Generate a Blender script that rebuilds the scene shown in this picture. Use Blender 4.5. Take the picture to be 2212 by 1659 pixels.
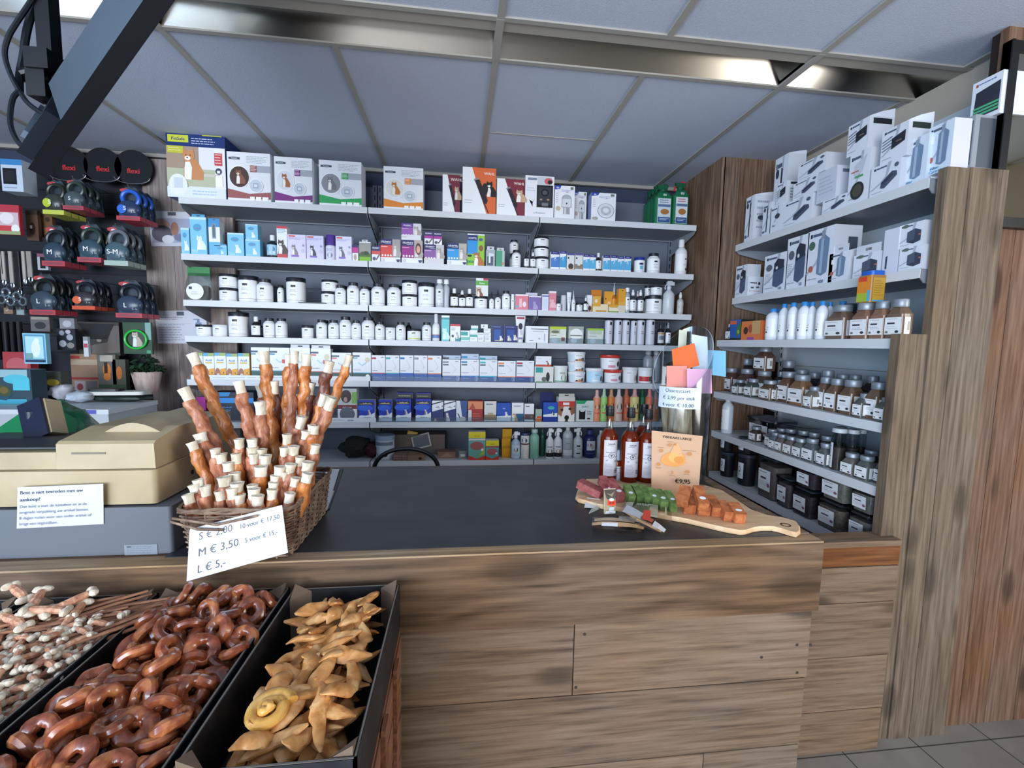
import bpy, bmesh, math, random
from mathutils import Vector, Matrix
random.seed(7)
SC = bpy.context.scene
COL = SC.collection
for _o in list(bpy.data.objects): bpy.data.objects.remove(_o)

# ------------------------------------------------------------------ camera
FPX = 956.45
CAMP = Vector((0.0, 0.0, 1.45))
def _cam_axes():
    y, p, r = [math.radians(a) for a in (6.914, 5.151, -1.149)]
    fwd = Vector((math.sin(y)*math.cos(p), math.cos(y)*math.cos(p), -math.sin(p)))
    right = Vector((math.cos(y), -math.sin(y), 0))
    down = fwd.cross(right)
    r2 = math.cos(r)*right + math.sin(r)*down
    d2 = -math.sin(r)*right + math.cos(r)*down
    return r2, d2, fwd
AR, AD, AF = _cam_axes()
cd = bpy.data.cameras.new('camera'); cam = bpy.data.objects.new('camera', cd); COL.objects.link(cam)
cd.sensor_fit = 'HORIZONTAL'; cd.sensor_width = 36.0; cd.lens = FPX/2212*36.0
cd.clip_start = 0.02; cd.clip_end = 60
m = Matrix.Identity(4)
for i in range(3):
    m[i][0] = AR[i]; m[i][1] = -AD[i]; m[i][2] = -AF[i]; m[i][3] = CAMP[i]
cam.matrix_world = m
SC.camera = cam

# ------------------------------------------------------------------ world, lights, exposure
w = bpy.data.worlds.new('world'); SC.world = w; w.use_nodes = True
w.node_tree.nodes['Background'].inputs[0].default_value = (0.72, 0.85, 1.0, 1)
w.node_tree.nodes['Background'].inputs[1].default_value = 1.0
SC.view_settings.view_transform = 'Standard'; SC.view_settings.look = 'None'
SC.view_settings.gamma = 1.0; SC.view_settings.use_curve_mapping = False
SC.view_settings.exposure = 0.0
SC.cycles.use_denoising = True
SC.cycles.max_bounces = 8; SC.cycles.diffuse_bounces = 4; SC.cycles.glossy_bounces = 3
SC.cycles.transmission_bounces = 6; SC.cycles.transparent_max_bounces = 12
SC.cycles.caustics_reflective = False; SC.cycles.caustics_refractive = False
SC.cycles.sample_clamp_indirect = 6
def area(name, loc, target, sx, sy, power, color):
    l = bpy.data.lights.new(name, 'AREA'); l.shape = 'RECTANGLE'; l.size = sx; l.size_y = sy
    l.energy = power; l.color = color
    o = bpy.data.objects.new(name, l); COL.objects.link(o); o.location = loc
    o.rotation_euler = (Vector(target)-Vector(loc)).to_track_quat('-Z', 'Y').to_euler()
    return o
# daylight of unseen windows behind the camera and left; the right one is added
area('daylight_front', (-1.5, -3.38, 1.5), (-1.0, 0, 2.05), 3.0, 1.9, 240, (0.92, 0.95, 1.0))
area('daylight_side', (-3.18, -1.95, 1.5), (0, -.2, 1.95), 2.2, 1.7, 135, (0.60, 0.79, 1.0))
area('added_light_right', (3.18, -.75, 1.6), (0, -.3, 1.9), 1.6, 1.7, 80, (1.0, 0.94, 0.86))  # warm lamp added for the bright reflection in the ceiling strip

# ------------------------------------------------------------------ where a point of the photograph lies on a plane of the room
def ray(x, y): return AR*((x-1106)/FPX) + AD*((y-829.5)/FPX) + AF
def onX(x, y, X): d = ray(x, y); return CAMP + d*((X-CAMP.x)/d.x)
def onY(x, y, Y): d = ray(x, y); return CAMP + d*((Y-CAMP.y)/d.y)
def onZ(x, y, Z): d = ray(x, y); return CAMP + d*((Z-CAMP.z)/d.z)

# ------------------------------------------------------------------ materials
def lin(h):
    out = []
    for i in (0, 2, 4):
        c = int(h[i:i+2], 16)/255
        out.append(c/12.92 if c <= .04045 else ((c+.055)/1.055)**2.4)
    return tuple(out)+(1,)
_M = {}
def M(h, rough=.55, metal=0, spec=.5, trans=0, alpha=1, emit=0, bump=0, bscale=60, ior=1.45, coat=0):
    k = (h, rough, metal, spec, trans, alpha, emit, bump, bscale, coat)
    if k in _M: return _M[k]
    mt = bpy.data.materials.new('paint_'+h); mt.use_nodes = True
    nt = mt.node_tree; b = nt.nodes['Principled BSDF']
    b.inputs['Base Color'].default_value = lin(h); b.inputs['Roughness'].default_value = rough
    b.inputs['Metallic'].default_value = metal; b.inputs['Specular IOR Level'].default_value = spec
    b.inputs['Transmission Weight'].default_value = trans; b.inputs['Alpha'].default_value = alpha
    b.inputs['IOR'].default_value = ior; b.inputs['Coat Weight'].default_value = coat
    if emit:
        b.inputs['Emission Color'].default_value = lin(h); b.inputs['Emission Strength'].default_value = emit
    if bump:
        tc = nt.nodes.new('ShaderNodeTexCoord'); n = nt.nodes.new('ShaderNodeTexNoise'); n.inputs['Scale'].default_value = bscale
        n.inputs['Detail'].default_value = 4
        bp = nt.nodes.new('ShaderNodeBump'); bp.inputs['Strength'].default_value = bump; bp.inputs['Distance'].default_value = .01
        nt.links.new(tc.outputs['Object'], n.inputs['Vector']); nt.links.new(n.outputs['Fac'], bp.inputs['Height'])
        nt.links.new(bp.outputs['Normal'], b.inputs['Normal'])
    _M[k] = mt; return mt
def clear(name, tint, fac=.12, rough=.03):
    """thin clear plastic or glass: mostly lets light through, mirrors a little"""
    if name in _M: return _M[name]
    mt = bpy.data.materials.new(name); mt.use_nodes = True; nt = mt.node_tree; nt.nodes.clear()
    o = nt.nodes.new('ShaderNodeOutputMaterial'); t = nt.nodes.new('ShaderNodeBsdfTransparent'); g = nt.nodes.new('ShaderNodeBsdfGlossy')
    t.inputs[0].default_value = lin(tint); g.inputs['Roughness'].default_value = rough
    lw = nt.nodes.new('ShaderNodeLayerWeight'); fr = nt.nodes.new('ShaderNodeMath'); fr.operation = 'POWER'; fr.inputs[1].default_value = 5
    nt.links.new(lw.outputs['Facing'], fr.inputs[0])
    ad = nt.nodes.new('ShaderNodeMath'); ad.operation = 'MULTIPLY_ADD'; ad.inputs[1].default_value = .55; ad.inputs[2].default_value = fac*.6; ad.use_clamp = True
    mx = nt.nodes.new('ShaderNodeMixShader')
    nt.links.new(fr.outputs[0], ad.inputs[0]); nt.links.new(ad.outputs[0], mx.inputs[0])
    nt.links.new(t.outputs[0], mx.inputs[1]); nt.links.new(g.outputs[0], mx.inputs[2]); nt.links.new(mx.outputs[0], o.inputs[0])
    _M[name] = mt; return mt
def noisy(name, cols, scale=(8, 8, 8), rough=.6, detail=5, bump=.2, spec=.4, coat=0, lo=.3, hi=.7, rand=0, dist=.6, sss=0):
    """mottled surface: a ramp of colours over noise in the object's own space"""
    if name in _M: return _M[name]
    mt = bpy.data.materials.new(name); mt.use_nodes = True; nt = mt.node_tree; b = nt.nodes['Principled BSDF']
    tc = nt.nodes.new('ShaderNodeTexCoord'); mp = nt.nodes.new('ShaderNodeMapping'); mp.inputs['Scale'].default_value = scale
    n = nt.nodes.new('ShaderNodeTexNoise'); n.inputs['Scale'].default_value = 1; n.inputs['Detail'].default_value = detail
    n.inputs['Distortion'].default_value = dist
    oi = nt.nodes.new('ShaderNodeObjectInfo'); add = nt.nodes.new('ShaderNodeVectorMath'); add.operation = 'MULTIPLY_ADD'
    add.inputs[1].default_value = (7, 7, 7)
    cb = nt.nodes.new('ShaderNodeCombineXYZ')
    for i in range(3): nt.links.new(oi.outputs['Random'], cb.inputs[i])
    nt.links.new(tc.outputs['Object'], mp.inputs['Vector'])
    nt.links.new(cb.outputs[0], add.inputs[0]); nt.links.new(mp.outputs[0], add.inputs[2]); nt.links.new(add.outputs[0], n.inputs['Vector'])
    r = nt.nodes.new('ShaderNodeValToRGB'); e = r.color_ramp.elements
    while len(e) < len(cols): e.new(.5)
    for i, c in enumerate(cols):
        e[i].position = lo+(hi-lo)*i/max(1, len(cols)-1); e[i].color = lin(c)
    nt.links.new(n.outputs['Fac'], r.inputs[0])
    out = r.outputs[0]
    if rand:
        hv = nt.nodes.new('ShaderNodeHueSaturation'); mr = nt.nodes.new('ShaderNodeMapRange')
        mr.inputs['To Min'].default_value = 1-rand; mr.inputs['To Max'].default_value = 1+rand
        nt.links.new(oi.outputs['Random'], mr.inputs[0]); nt.links.new(mr.outputs[0], hv.inputs['Value']); nt.links.new(out, hv.inputs['Color']); out = hv.outputs[0]
    nt.links.new(out, b.inputs['Base Color'])
    b.inputs['Roughness'].default_value = rough; b.inputs['Specular IOR Level'].default_value = spec; b.inputs['Coat Weight'].default_value = coat
    b.inputs['Coat Roughness'].default_value = .15
    if bump:
        bp = nt.nodes.new('ShaderNodeBump'); bp.inputs['Strength'].default_value = bump; bp.inputs['Distance'].default_value = .01
        nt.links.new(n.outputs['Fac'], bp.inputs['Height']); nt.links.new(bp.outputs['Normal'], b.inputs['Normal'])
    _M[name] = mt; return mt
def wood(name, dark, mid, light, axis, rough=.75, var=.12, knots=.5, scale=1.0, rings=.35, hue=.5):
    """boards: grain stretched along one axis, rings, knots and a tone of its own for each board"""
    if name in _M: return _M[name]
    mt = bpy.data.materials.new(name); mt.use_nodes = True; nt = mt.node_tree; b = nt.nodes['Principled BSDF']
    N = nt.nodes.new; Lk = nt.links.new
    tc = N('ShaderNodeTexCoord'); geo = N('ShaderNodeNewGeometry')
    off = N('ShaderNodeVectorMath'); off.operation = 'MULTIPLY_ADD'; off.inputs[1].default_value = (11, 5, 17)
    cb = N('ShaderNodeCombineXYZ')
    for i in range(3): Lk(geo.outputs['Random Per Island'], cb.inputs[i])
    Lk(cb.outputs[0], off.inputs[0]); Lk(tc.outputs['Object'], off.inputs[2])
    def mapped(a, c):
        mp = N('ShaderNodeMapping'); s = [c*scale]*3; s[axis] = a*scale; mp.inputs['Scale'].default_value = s
        Lk(off.outputs[0], mp.inputs['Vector']); return mp.outputs[0]
    n1 = N('ShaderNodeTexNoise'); n1.inputs['Scale'].default_value = 1; n1.inputs['Detail'].default_value = 8; n1.inputs['Roughness'].default_value = .65
    Lk(mapped(3.5, 85), n1.inputs['Vector'])
    n2 = N('ShaderNodeTexNoise'); n2.inputs['Scale'].default_value = 1; n2.inputs['Detail'].default_value = 3
    Lk(mapped(1.0, 3.6), n2.inputs['Vector'])
    mul = N('ShaderNodeMath'); mul.operation = 'MULTIPLY'; mul.inputs[1].default_value = 62
    dt = N('ShaderNodeVectorMath'); dt.operation = 'DOT_PRODUCT'; dt.inputs[1].default_value = (3.2*scale, 0, 0) if axis == 2 else (0, 0, 3.2*scale)
    if axis == 1: dt.inputs[1].default_value = (1.6, 0, 3.2)
    sm = N('ShaderNodeMath'); sm.operation = 'ADD'; Lk(off.outputs[0], dt.inputs[0]); Lk(dt.outputs['Value'], sm.inputs[0]); Lk(n2.outputs['Fac'], sm.inputs[1]); Lk(sm.outputs[0], mul.inputs[0])
    sn = N('ShaderNodeMath'); sn.operation = 'SINE'; Lk(mul.outputs[0], sn.inputs[0])
    rg = N('ShaderNodeMath'); rg.operation = 'MULTIPLY_ADD'; rg.inputs[1].default_value = .10*rings; Lk(sn.outputs[0], rg.inputs[0]); Lk(n1.outputs['Fac'], rg.inputs[2])
    r = N('ShaderNodeValToRGB'); e = r.color_ramp.elements; e.new(.5)
    e[0].position = .28; e[0].color = lin(dark); e[1].position = .5; e[1].color = lin(mid); e[2].position = .72; e[2].color = lin(light)
    Lk(rg.outputs[0], r.inputs[0])
    vo = N('ShaderNodeTexVoronoi'); vo.inputs['Scale'].default_value = 1; Lk(mapped(2.6, 7.0), vo.inputs['Vector'])
    kr = N('ShaderNodeMapRange'); kr.inputs['From Min'].default_value = .13; kr.inputs['From Max'].default_value = .27
    kr.inputs['To Min'].default_value = knots; kr.inputs['To Max'].default_value = 0; kr.interpolation_type = 'SMOOTHSTEP'
    Lk(vo.outputs['Distance'], kr.inputs[0])
    mx = N('ShaderNodeMix'); mx.data_type = 'RGBA'; mx.inputs[7].default_value = tuple(c*.35 for c in lin(dark)[:3])+(1,)
    Lk(kr.outputs[0], mx.inputs[0]); Lk(r.outputs[0], mx.inputs[6])
    hv = N('ShaderNodeHueSaturation'); mr = N('ShaderNodeMapRange'); mr.inputs['To Min'].default_value = 1-var; mr.inputs['To Max'].default_value = 1+var
    n3 = N('ShaderNodeTexNoise'); n3.inputs['Scale'].default_value = 2.3; n3.inputs['Detail'].default_value = 2; Lk(off.outputs[0], n3.inputs['Vector'])
    mr3 = N('ShaderNodeMapRange'); mr3.inputs['From Min'].default_value = .3; mr3.inputs['From Max'].default_value = .7; mr3.inputs['To Min'].default_value = .8; mr3.inputs['To Max'].default_value = 1.12
    Lk(n3.outputs['Fac'], mr3.inputs[0]); Lk(mr3.outputs[0], hv.inputs['Saturation'])
    Lk(geo.outputs['Random Per Island'], mr.inputs[0]); Lk(mr.outputs[0], hv.inputs['Value']); Lk(mx.outputs[2], hv.inputs['Color'])
    Lk(hv.outputs[0], b.inputs['Base Color'])
    b.inputs['Roughness'].default_value = rough; b.inputs['Specular IOR Level'].default_value = .25
    bp = N('ShaderNodeBump'); bp.inputs['Strength'].default_value = .25; bp.inputs['Distance'].default_value = .004
    Lk(rg.outputs[0], bp.inputs['Height']); Lk(bp.outputs['Normal'], b.inputs['Normal'])
    _M[name] = mt; return mt

# ------------------------------------------------------------------ mesh builder
_TX = {}
def text_geo(s):
    k = s
    if k in _TX: return _TX[k]
    cu = bpy.data.curves.new('t', 'FONT'); cu.body = s; cu.size = 1.0; cu.resolution_u = 3
    o = bpy.data.objects.new('t', cu); COL.objects.link(o)
    bpy.context.view_layer.update()
    ev = o.evaluated_get(bpy.context.evaluated_depsgraph_get()); me = ev.to_mesh()
    vs = [(v.co.x, v.co.y) for v in me.vertices]; fs = [tuple(p.vertices) for p in me.polygons]
    ev.to_mesh_clear(); bpy.data.objects.remove(o); bpy.data.curves.remove(cu)
    wd = max([v[0] for v in vs] or [0.1])
    _TX[k] = (vs, fs, wd); return _TX[k]

class MB:
    def __init__(s): s.v = []; s.f = []; s.mi = []; s.sm = []; s.mats = []
    def m(s, mat):
        if isinstance(mat, str): mat = M(mat)
        if mat not in s.mats: s.mats.append(mat)
        return s.mats.index(mat)
    def add(s, vs, fs, mat, smooth=False):
        o = len(s.v); s.v += [tuple(v) for v in vs]; k = s.m(mat)
        for f in fs: s.f.append([i+o for i in f]); s.mi.append(k); s.sm.append(smooth)
    def box(s, x0, x1, y0, y1, z0, z1, mat, T=None, skip=''):
        vs = [(x0, y0, z0), (x1, y0, z0), (x1, y1, z0), (x0, y1, z0), (x0, y0, z1), (x1, y0, z1), (x1, y1, z1), (x0, y1, z1)]
        if T: vs = [T @ Vector(v) for v in vs]
        fs = [(0, 3, 2, 1), (4, 5, 6, 7), (0, 1, 5, 4), (2, 3, 7, 6), (0, 4, 7, 3), (1, 2, 6, 5)]
        s.add(vs, fs, mat)
    def rbox(s, x0, x1, y0, y1, z0, z1, r, mat, n=4, T=None, tz=0):
        """box whose four upright corners are rounded; tz tapers the foot"""
        pts = []
        for cx, cy, a0 in ((x1-r, y0+r, -90), (x1-r, y1-r, 0), (x0+r, y1-r, 90), (x0+r, y0+r, 180)):
            for i in range(n+1):
                a = math.radians(a0+90*i/n); pts.append((cx+r*math.cos(a), cy+r*math.sin(a)))
        s.prism(pts, z0, z1, mat, T, tz)
    def prism(s, pts, z0, z1, mat, T=None, taper=0, smooth=False):
        n = len(pts); cx = sum(p[0] for p in pts)/n; cy = sum(p[1] for p in pts)/n
        k = 1-taper
        vs = [(cx+(p[0]-cx)*k, cy+(p[1]-cy)*k, z0) for p in pts]+[(p[0], p[1], z1) for p in pts]
        if T: vs = [T @ Vector(v) for v in vs]
        o = len(s.v); s.v += [tuple(v) for v in vs]; mi = s.m(mat)
        for i in range(n):
            j = (i+1) % n; s.f.append([o+i, o+j, o+n+j, o+n+i]); s.mi.append(mi); s.sm.append(n > 12)
        s.f.append([o+i for i in range(n)][::-1]); s.mi.append(mi); s.sm.append(False)
        s.f.append([o+n+i for i in range(n)]); s.mi.append(mi); s.sm.append(False)
    def lathe(s, prof, mat, n=20, c=(0, 0, 0), T=None, sy=1.0, wob=None):
        vs = []; fs = []
        for r, z in prof:
            for i in range(n):
                a = 2*math.pi*i/n; rr = r*(wob(a, z) if wob else 1)
                vs.append((c[0]+rr*math.cos(a), c[1]+rr*math.sin(a)*sy, c[2]+z))
        k = len(prof)
        for j in range(k-1):
            for i in range(n):
                i2 = (i+1) % n; fs.append((j*n+i, j*n+i2, (j+1)*n+i2, (j+1)*n+i))
        if T: vs = [T @ Vector(v) for v in vs]
        s.add(vs, fs, mat, True)
        caps = []
        if prof[0][0] > 1e-4: caps.append(tuple(range(n))[::-1])
        if prof[-1][0] > 1e-4: caps.append(tuple((k-1)*n+i for i in range(n)))
        if caps:
            o = len(s.v)-len(vs); mi = s.m(mat)
            for cc in caps: s.f.append([o+i for i in cc]); s.mi.append(mi); s.sm.append(False)
    def tube(s, pts, r, mat, n=8, closed=False, rs=None, flat=1.0):
        pts = [Vector(p) for p in pts]; k = len(pts); vs = []; up = Vector((0, 0, 1)); last = None
        for i, p in enumerate(pts):
            a = pts[(i-1) % k] if (closed or i > 0) else p; b = pts[(i+1) % k] if (closed or i < k-1) else p
            t = (b-a).normalized()
            if last is None:
                x = t.cross(up)
                if x.length < 1e-3: x = t.cross(Vector((1, 0, 0)))
            else: x = last-t*last.dot(t)
            x.normalize(); last = x; y = t.cross(x); rr = rs[i] if rs else r
            for j in range(n):
                an = 2*math.pi*j/n; vs.append(p+x*(rr*math.cos(an))+y*(rr*flat*math.sin(an)))
        fs = []
        for i in range(k if closed else k-1):
            i2 = (i+1) % k
            for j in range(n): fs.append((i*n+j, i*n+(j+1) % n, i2*n+(j+1) % n, i2*n+j))
        if not closed: fs += [tuple(range(n))[::-1], tuple((k-1)*n+j for j in range(n))]
        s.add(vs, fs, mat, True)
    def ell(s, c, r, mat, n=12, k=8, T=None, wob=None):
        pr = [(math.sin(math.pi*i/k), -math.cos(math.pi*i/k)) for i in range(k+1)]
        vs = []; fs = []
        for q, z in pr:
            for i in range(n):
                a = 2*math.pi*i/n; v = Vector((q*math.cos(a), q*math.sin(a), z))
                if wob: v *= wob(v)
                vs.append((c[0]+v.x*r[0], c[1]+v.y*r[1], c[2]+v.z*r[2]))
        for j in range(k):
            for i in range(n): i2 = (i+1) % n; fs.append((j*n+i, j*n+i2, (j+1)*n+i2, (j+1)*n+i))
        if T: vs = [T @ Vector(v) for v in vs]
        s.add(vs, fs, mat, True)
    # printed matter: everything in 0..1 of a face, laid on it by mapf(u, v, lift)
    def art(s, ops, mapf, asp, seg=1, lift0=.0004, step=.00022):
        k = 0
        for op in ops:
            k += 1; lf = lift0+step*k; t = op[0]; cmat = op[-1] if t != 't' else op[5]
            if isinstance(cmat, str): cmat = M(cmat, .42)
            if t == 'r':
                _, u0, v0, u1, v1, _c = op; ns = max(1, int(math.ceil((u1-u0)*seg))) if seg > 1 else 1
                vs = []; fs = []
                for i in range(ns+1):
                    u = u0+(u1-u0)*i/ns; vs += [mapf(u, v0, lf), mapf(u, v1, lf)]
                for i in range(ns): fs.append((2*i, 2*i+2, 2*i+3, 2*i+1))
                s.add(vs, fs, cmat)
            elif t == 'e':
                _, u, v, ru, rv, _c = op; n = 18
                s.add([mapf(u+ru*math.cos(2*math.pi*i/n), v+rv*math.sin(2*math.pi*i/n), lf) for i in range(n)], [tuple(range(n))], cmat)
            elif t == 'g':
                s.add([mapf(u, v, lf) for u, v in op[1]], [tuple(range(len(op[1])))], cmat)
            elif t == 'l':   # small print: rows of fine dashes
                _, u0, v0, u1, v1, n, _c = op; rnd = random.Random(int(u0*97+v0*31)+n)
                hh = (v1-v0)/n*.32
                vs = []; fs = []
                for i in range(n):
                    v = v1-(v1-v0)*(i+.5)/n; u = u0; ue = u1-(u1-u0)*rnd.random()*.3
                    while u < ue:
                        l = (u1-u0)*(.06+.12*rnd.random()); e = min(u+l, ue)
                        o = len(vs); vs += [mapf(u, v, lf), mapf(e, v, lf), mapf(e, v+hh, lf), mapf(u, v+hh, lf)]; fs.append((o, o+1, o+2, o+3)); u = e+(u1-u0)*.025
                s.add(vs, fs, cmat)
            elif t == 't':   # ('t', u, v, height, text, colour, anchor, bold, maxwidth)
                _, u, v, h, txt, _c = op[:6]; an = op[6] if len(op) > 6 else 'c'; bo = op[7] if len(op) > 7 else 0.0; mw = op[8] if len(op) > 8 else None
                vs, fs, wd = text_geo(txt); sc = h/.73; su = sc/asp
                if mw and wd*su > mw: su = mw/wd
                u0 = u-(wd*su/2 if an == 'c' else (wd*su if an == 'r' else 0))
                for dx in ((-bo, 0, bo) if bo else (0,)): s.add([mapf(u0+(x+dx)*su, v+y*sc, lf+dx*.002) for x, y in vs], fs, cmat)
    def mesh(s, name, sharp=35):
        me = bpy.data.meshes.new(name); me.from_pydata(s.v, [], s.f); me.update()
        for mt in s.mats: me.materials.append(mt)
        me.polygons.foreach_set('material_index', s.mi); me.polygons.foreach_set('use_smooth', s.sm)
        if any(s.sm): me.set_sharp_from_angle(angle=math.radians(sharp))
        me.update(); return me
    def build(s, name, parent=None, label=None):
        o = bpy.data.objects.new(name, s.mesh(name)); COL.objects.link(o)
        if parent: o.parent = parent
        if label: o['label'] = label
        return o

def boxmap(w, h, y=0.0, xc=0.0, z0=0.0):
    return lambda u, v, l: (xc-w/2+u*w, y-l, z0+v*h)
def cylmap(r, z0, h, span, cy=0.0, yaw=0.0):
    """u covers an arc of that many metres on a cylinder of radius r, facing -y"""
    def f(u, v, l):
        a = (u-.5)*span/r+yaw; return (math.sin(a)*(r+l), cy-math.cos(a)*(r+l), z0+v*h)
    return f
def quadmap(a, b, c, d):
    """corners: lower left, lower right, upper right, upper left"""
    a, b, c, d = map(Vector, (a, b, c, d)); n = (b-a).cross(d-a).normalized()
    return lambda u, v, l: (a*(1-u)+b*u)*(1-v)+(d*(1-u)+c*u)*v+n*l

# ------------------------------------------------------------------ naming and labels
PEND = []
def empty(name, loc=(0, 0, 0), rz=0.0, T=None):
    o = bpy.data.objects.new(name, None); COL.objects.link(o); o.empty_display_size = .02
    if T is not None: o.matrix_world = T
    else: o.location = loc; o.rotation_euler = (0, 0, rz)
    return o
def tag(o, label, cat, group=None, kind=None):
    o['label'] = label; o['category'] = cat
    if group: o['group'] = group
    if kind: o['kind'] = kind
    return o
def struct(o): o['kind'] = 'structure'; return o
def pend(o, desc, cat, where, key, group=None): PEND.append((o, desc, cat, where, key, group))
ORD = ['leftmost', 'second from left', 'third from left', 'fourth from left', 'fifth from left', 'sixth from left', 'seventh from left', 'eighth from left', 'ninth from left', 'tenth from left', 'eleventh from left', 'twelfth from left', 'thirteenth from left', 'fourteenth from left', 'fifteenth from left']
def settle_labels():
    g = {}
    for p in PEND: g.setdefault((p[1], p[3]), []).append(p)
    for (desc, where), ps in g.items():
        ps.sort(key=lambda p: p[4])
        for i, (o, d, cat, wh, key, grp) in enumerate(ps):
            if len(ps) == 1: lab = d+' '+wh
            elif i == len(ps)-1 and i > 0: lab = d+', rightmost such '+wh
            else: lab = d+', '+ORD[i]+' '+wh
            tag(o, lab, cat, grp)
def copytree(o, parent=None):
    c = o.copy(); COL.objects.link(c)
    if parent: c.parent = parent
    for ch in o.children: copytree(ch, c)
    return c
# ------------------------------------------------------------------ the room
CZ = 2.55
W_GREY = wood('weathered_board', '463a2f', '6c5d4e', '837463', 2, var=.10, knots=.55, rings=.25)
W_ORNG = wood('pine_plank_vertical', '4e3626', '6e5240', '846854', 2, var=.10, knots=.7, rings=.25)
W_LILA = wood('pale_board_vertical', '6c5f5d', '91847f', 'a69a96', 2, var=.06, knots=.5, rings=.3)
W_COLM = wood('pine_plank_column', '4a382c', '725a48', '8f745e', 2, var=.14, knots=.55, rings=.5)
W_BEAM = wood('counter_beam', '40301f', '664e3a', '7a6048', 0, var=.05, knots=.5, rings=.75, scale=.8)
W_FRNT = wood('counter_plank', '4e3d30', '745f4c', '86705c', 0, var=.10, knots=.7, rings=.3, scale=1.0)
W_CRAT = wood('crate_slat', '4e301e', '75492e', '8d6040', 1, var=.12, knots=.5, rings=.4)

mb = MB(); mb.box(-3.3, 3.2, -3.5, 3.1, -.06, 0, noisy('floor_tile', ['6f6963', '7d7771', '88827b'], (3, 3, 3), rough=.35, bump=0))
gm = M('3f3b37', .8)
for k in range(-16, 7):
    x = 1.395+.305*k; mb.box(x-.002, x+.002, -3.5, 3.1, -.01, .0006, gm)
for k in range(-9, 9):
    y = 1.62+.305*k; mb.box(-3.3, 3.2, y-.002, y+.002, -.01, .0006, gm)
struct(mb.build('floor'))

mb = MB(); CT = noisy('ceiling_tile', ['bcc5d8', 'c6cfe0'], (260, 260, 260), rough=.9, bump=.12, spec=.1, detail=2)
def cbox(x0, x1, y0, y1): mb.box(x0, x1, y0, y1, CZ, CZ+.02, CT)
cbox(-3.3, 3.2, 1.82, 3.1); cbox(-3.3, 3.2, -3.5, 1.60); cbox(-3.3, -2.27, 1.6, 1.82); cbox(2.53, 3.2, 1.6, 1.82)
struct(mb.build('ceiling'))
mb = MB(); gr = M('a39f98', .5)
for k in range(-5, 6):
    x = .13+.6*k
    mb.box(x-.012, x+.012, 1.815, 3.04, CZ-.006, CZ+.001, gr); mb.box(x-.012, x+.012, -3.48, 1.605, CZ-.006, CZ+.001, gr)
for x in (-2.27, -1.07, .13, 1.33, 2.53): mb.box(x-.014, x+.014, 1.6, 1.82, CZ-.007, CZ+.012, gr)
for y in (1.60, 1.822, .40, -.80, -2.0): mb.box(-3.28, 3.18, y-.010, y+.010, CZ-.0062, CZ+.001, gr)
mb.box(.15, .72, 2.418, 2.424, CZ-.003, CZ+.001, gr)
mb.box(-3.28, 1.5, 3.02, 3.045, CZ-.02, CZ+.001, gr)
struct(mb.build('trim_1'))
# recessed light fittings with mirror reflectors (switched off), each 1.2 m long
MIR = M('b3aea5', .20, metal=1); FLG = M('aba59b', .5)
for i, (x, lab) in enumerate(((-2.27, 'recessed mirrored ceiling light fitting nearest the left edge above the monitor'), (-1.07, 'recessed mirrored ceiling light fitting above the left half of the shelves'), (.13, 'recessed mirrored ceiling light fitting above the dark clippers and counter'), (1.33, 'recessed ceiling light fitting with the bright reflection, above the right rack'))):
    r = empty('ceiling_light', (x, 1.6, CZ)); tag(r, lab, 'ceiling light', 'recessed ceiling light fittings')
    mb = MB(); mb.box(.014, 1.186, .008, .066, 0, .004, FLG); mb.build('flange', r)
    mb = MB(); mb.add([(.014, .212, 0), (1.186, .212, 0), (1.186, .152, .10), (.014, .152, .10)], [(0, 1, 2, 3)], MIR)
    mb.add([(.014, .152, .10), (1.186, .152, .10), (1.186, .066, .06), (.014, .066, .06)], [(0, 1, 2, 3)], MIR)
    mb.add([(.014, .066, .06), (1.186, .066, .06), (1.186, .066, 0), (.014, .066, 0)], [(0, 1, 2, 3)], MIR); mb.build('reflector', r)
    for xx in (.006, 1.186):
        mb = MB(); mb.box(xx, xx+.008, .05, .214, 0, .12, M('6d6a66', .4, metal=.6)); mb.build('end_plate', r)
    mb = MB(); mb.box(0, 1.2, 0, .22, .12, .13, M('4c4a48')); mb.build('housing', r)

WB = M('39425a', .8)
mb = MB(); mb.box(-3.3, 3.2, 3.06, 3.12, 0, CZ, WB); struct(mb.build('wall_back'))
mb = MB(); mb.box(-3.36, -3.3, -3.5, 3.1, 0, .6, M('9a9ca0', .8)); mb.box(-3.36, -3.3, -3.5, 3.1, 2.4, CZ, M('9a9ca0', .8))
mb.box(-3.36, -3.3, -.75, 3.1, .6, 2.4, M('9a9ca0', .8)); mb.box(-3.36, -3.3, -3.5, -3.1, .6, 2.4, M('9a9ca0', .8)); struct(mb.build('wall_left'))
mb = MB(); mb.box(1.965, 2.02, 1.445, 3.1, 0, CZ, M('b9b0a2', .8)); k = M('a3947f', .8); mb.box(3.2, 3.26, -3.5, 1.45, 0, .7, k); mb.box(3.2, 3.26, -3.5, 1.45, 2.45, CZ, k); mb.box(3.2, 3.26, -3.5, -1.6, .7, 2.45, k); mb.box(3.2, 3.26, .1, 1.45, .7, 2.45, k); struct(mb.build('wall_right'))
mb = MB(); g = M('8e8a84', .8)
mb.box(-3.3, 3.2, -3.56, -3.5, 0, .5, g); mb.box(-3.3, 3.2, -3.56, -3.5, 2.45, CZ, g); mb.box(.05, 3.2, -3.56, -3.5, .5, 2.45, g); mb.box(-3.3, -3.05, -3.56, -3.5, .5, 2.45, g)
struct(mb.build('wall_front'))
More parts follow.
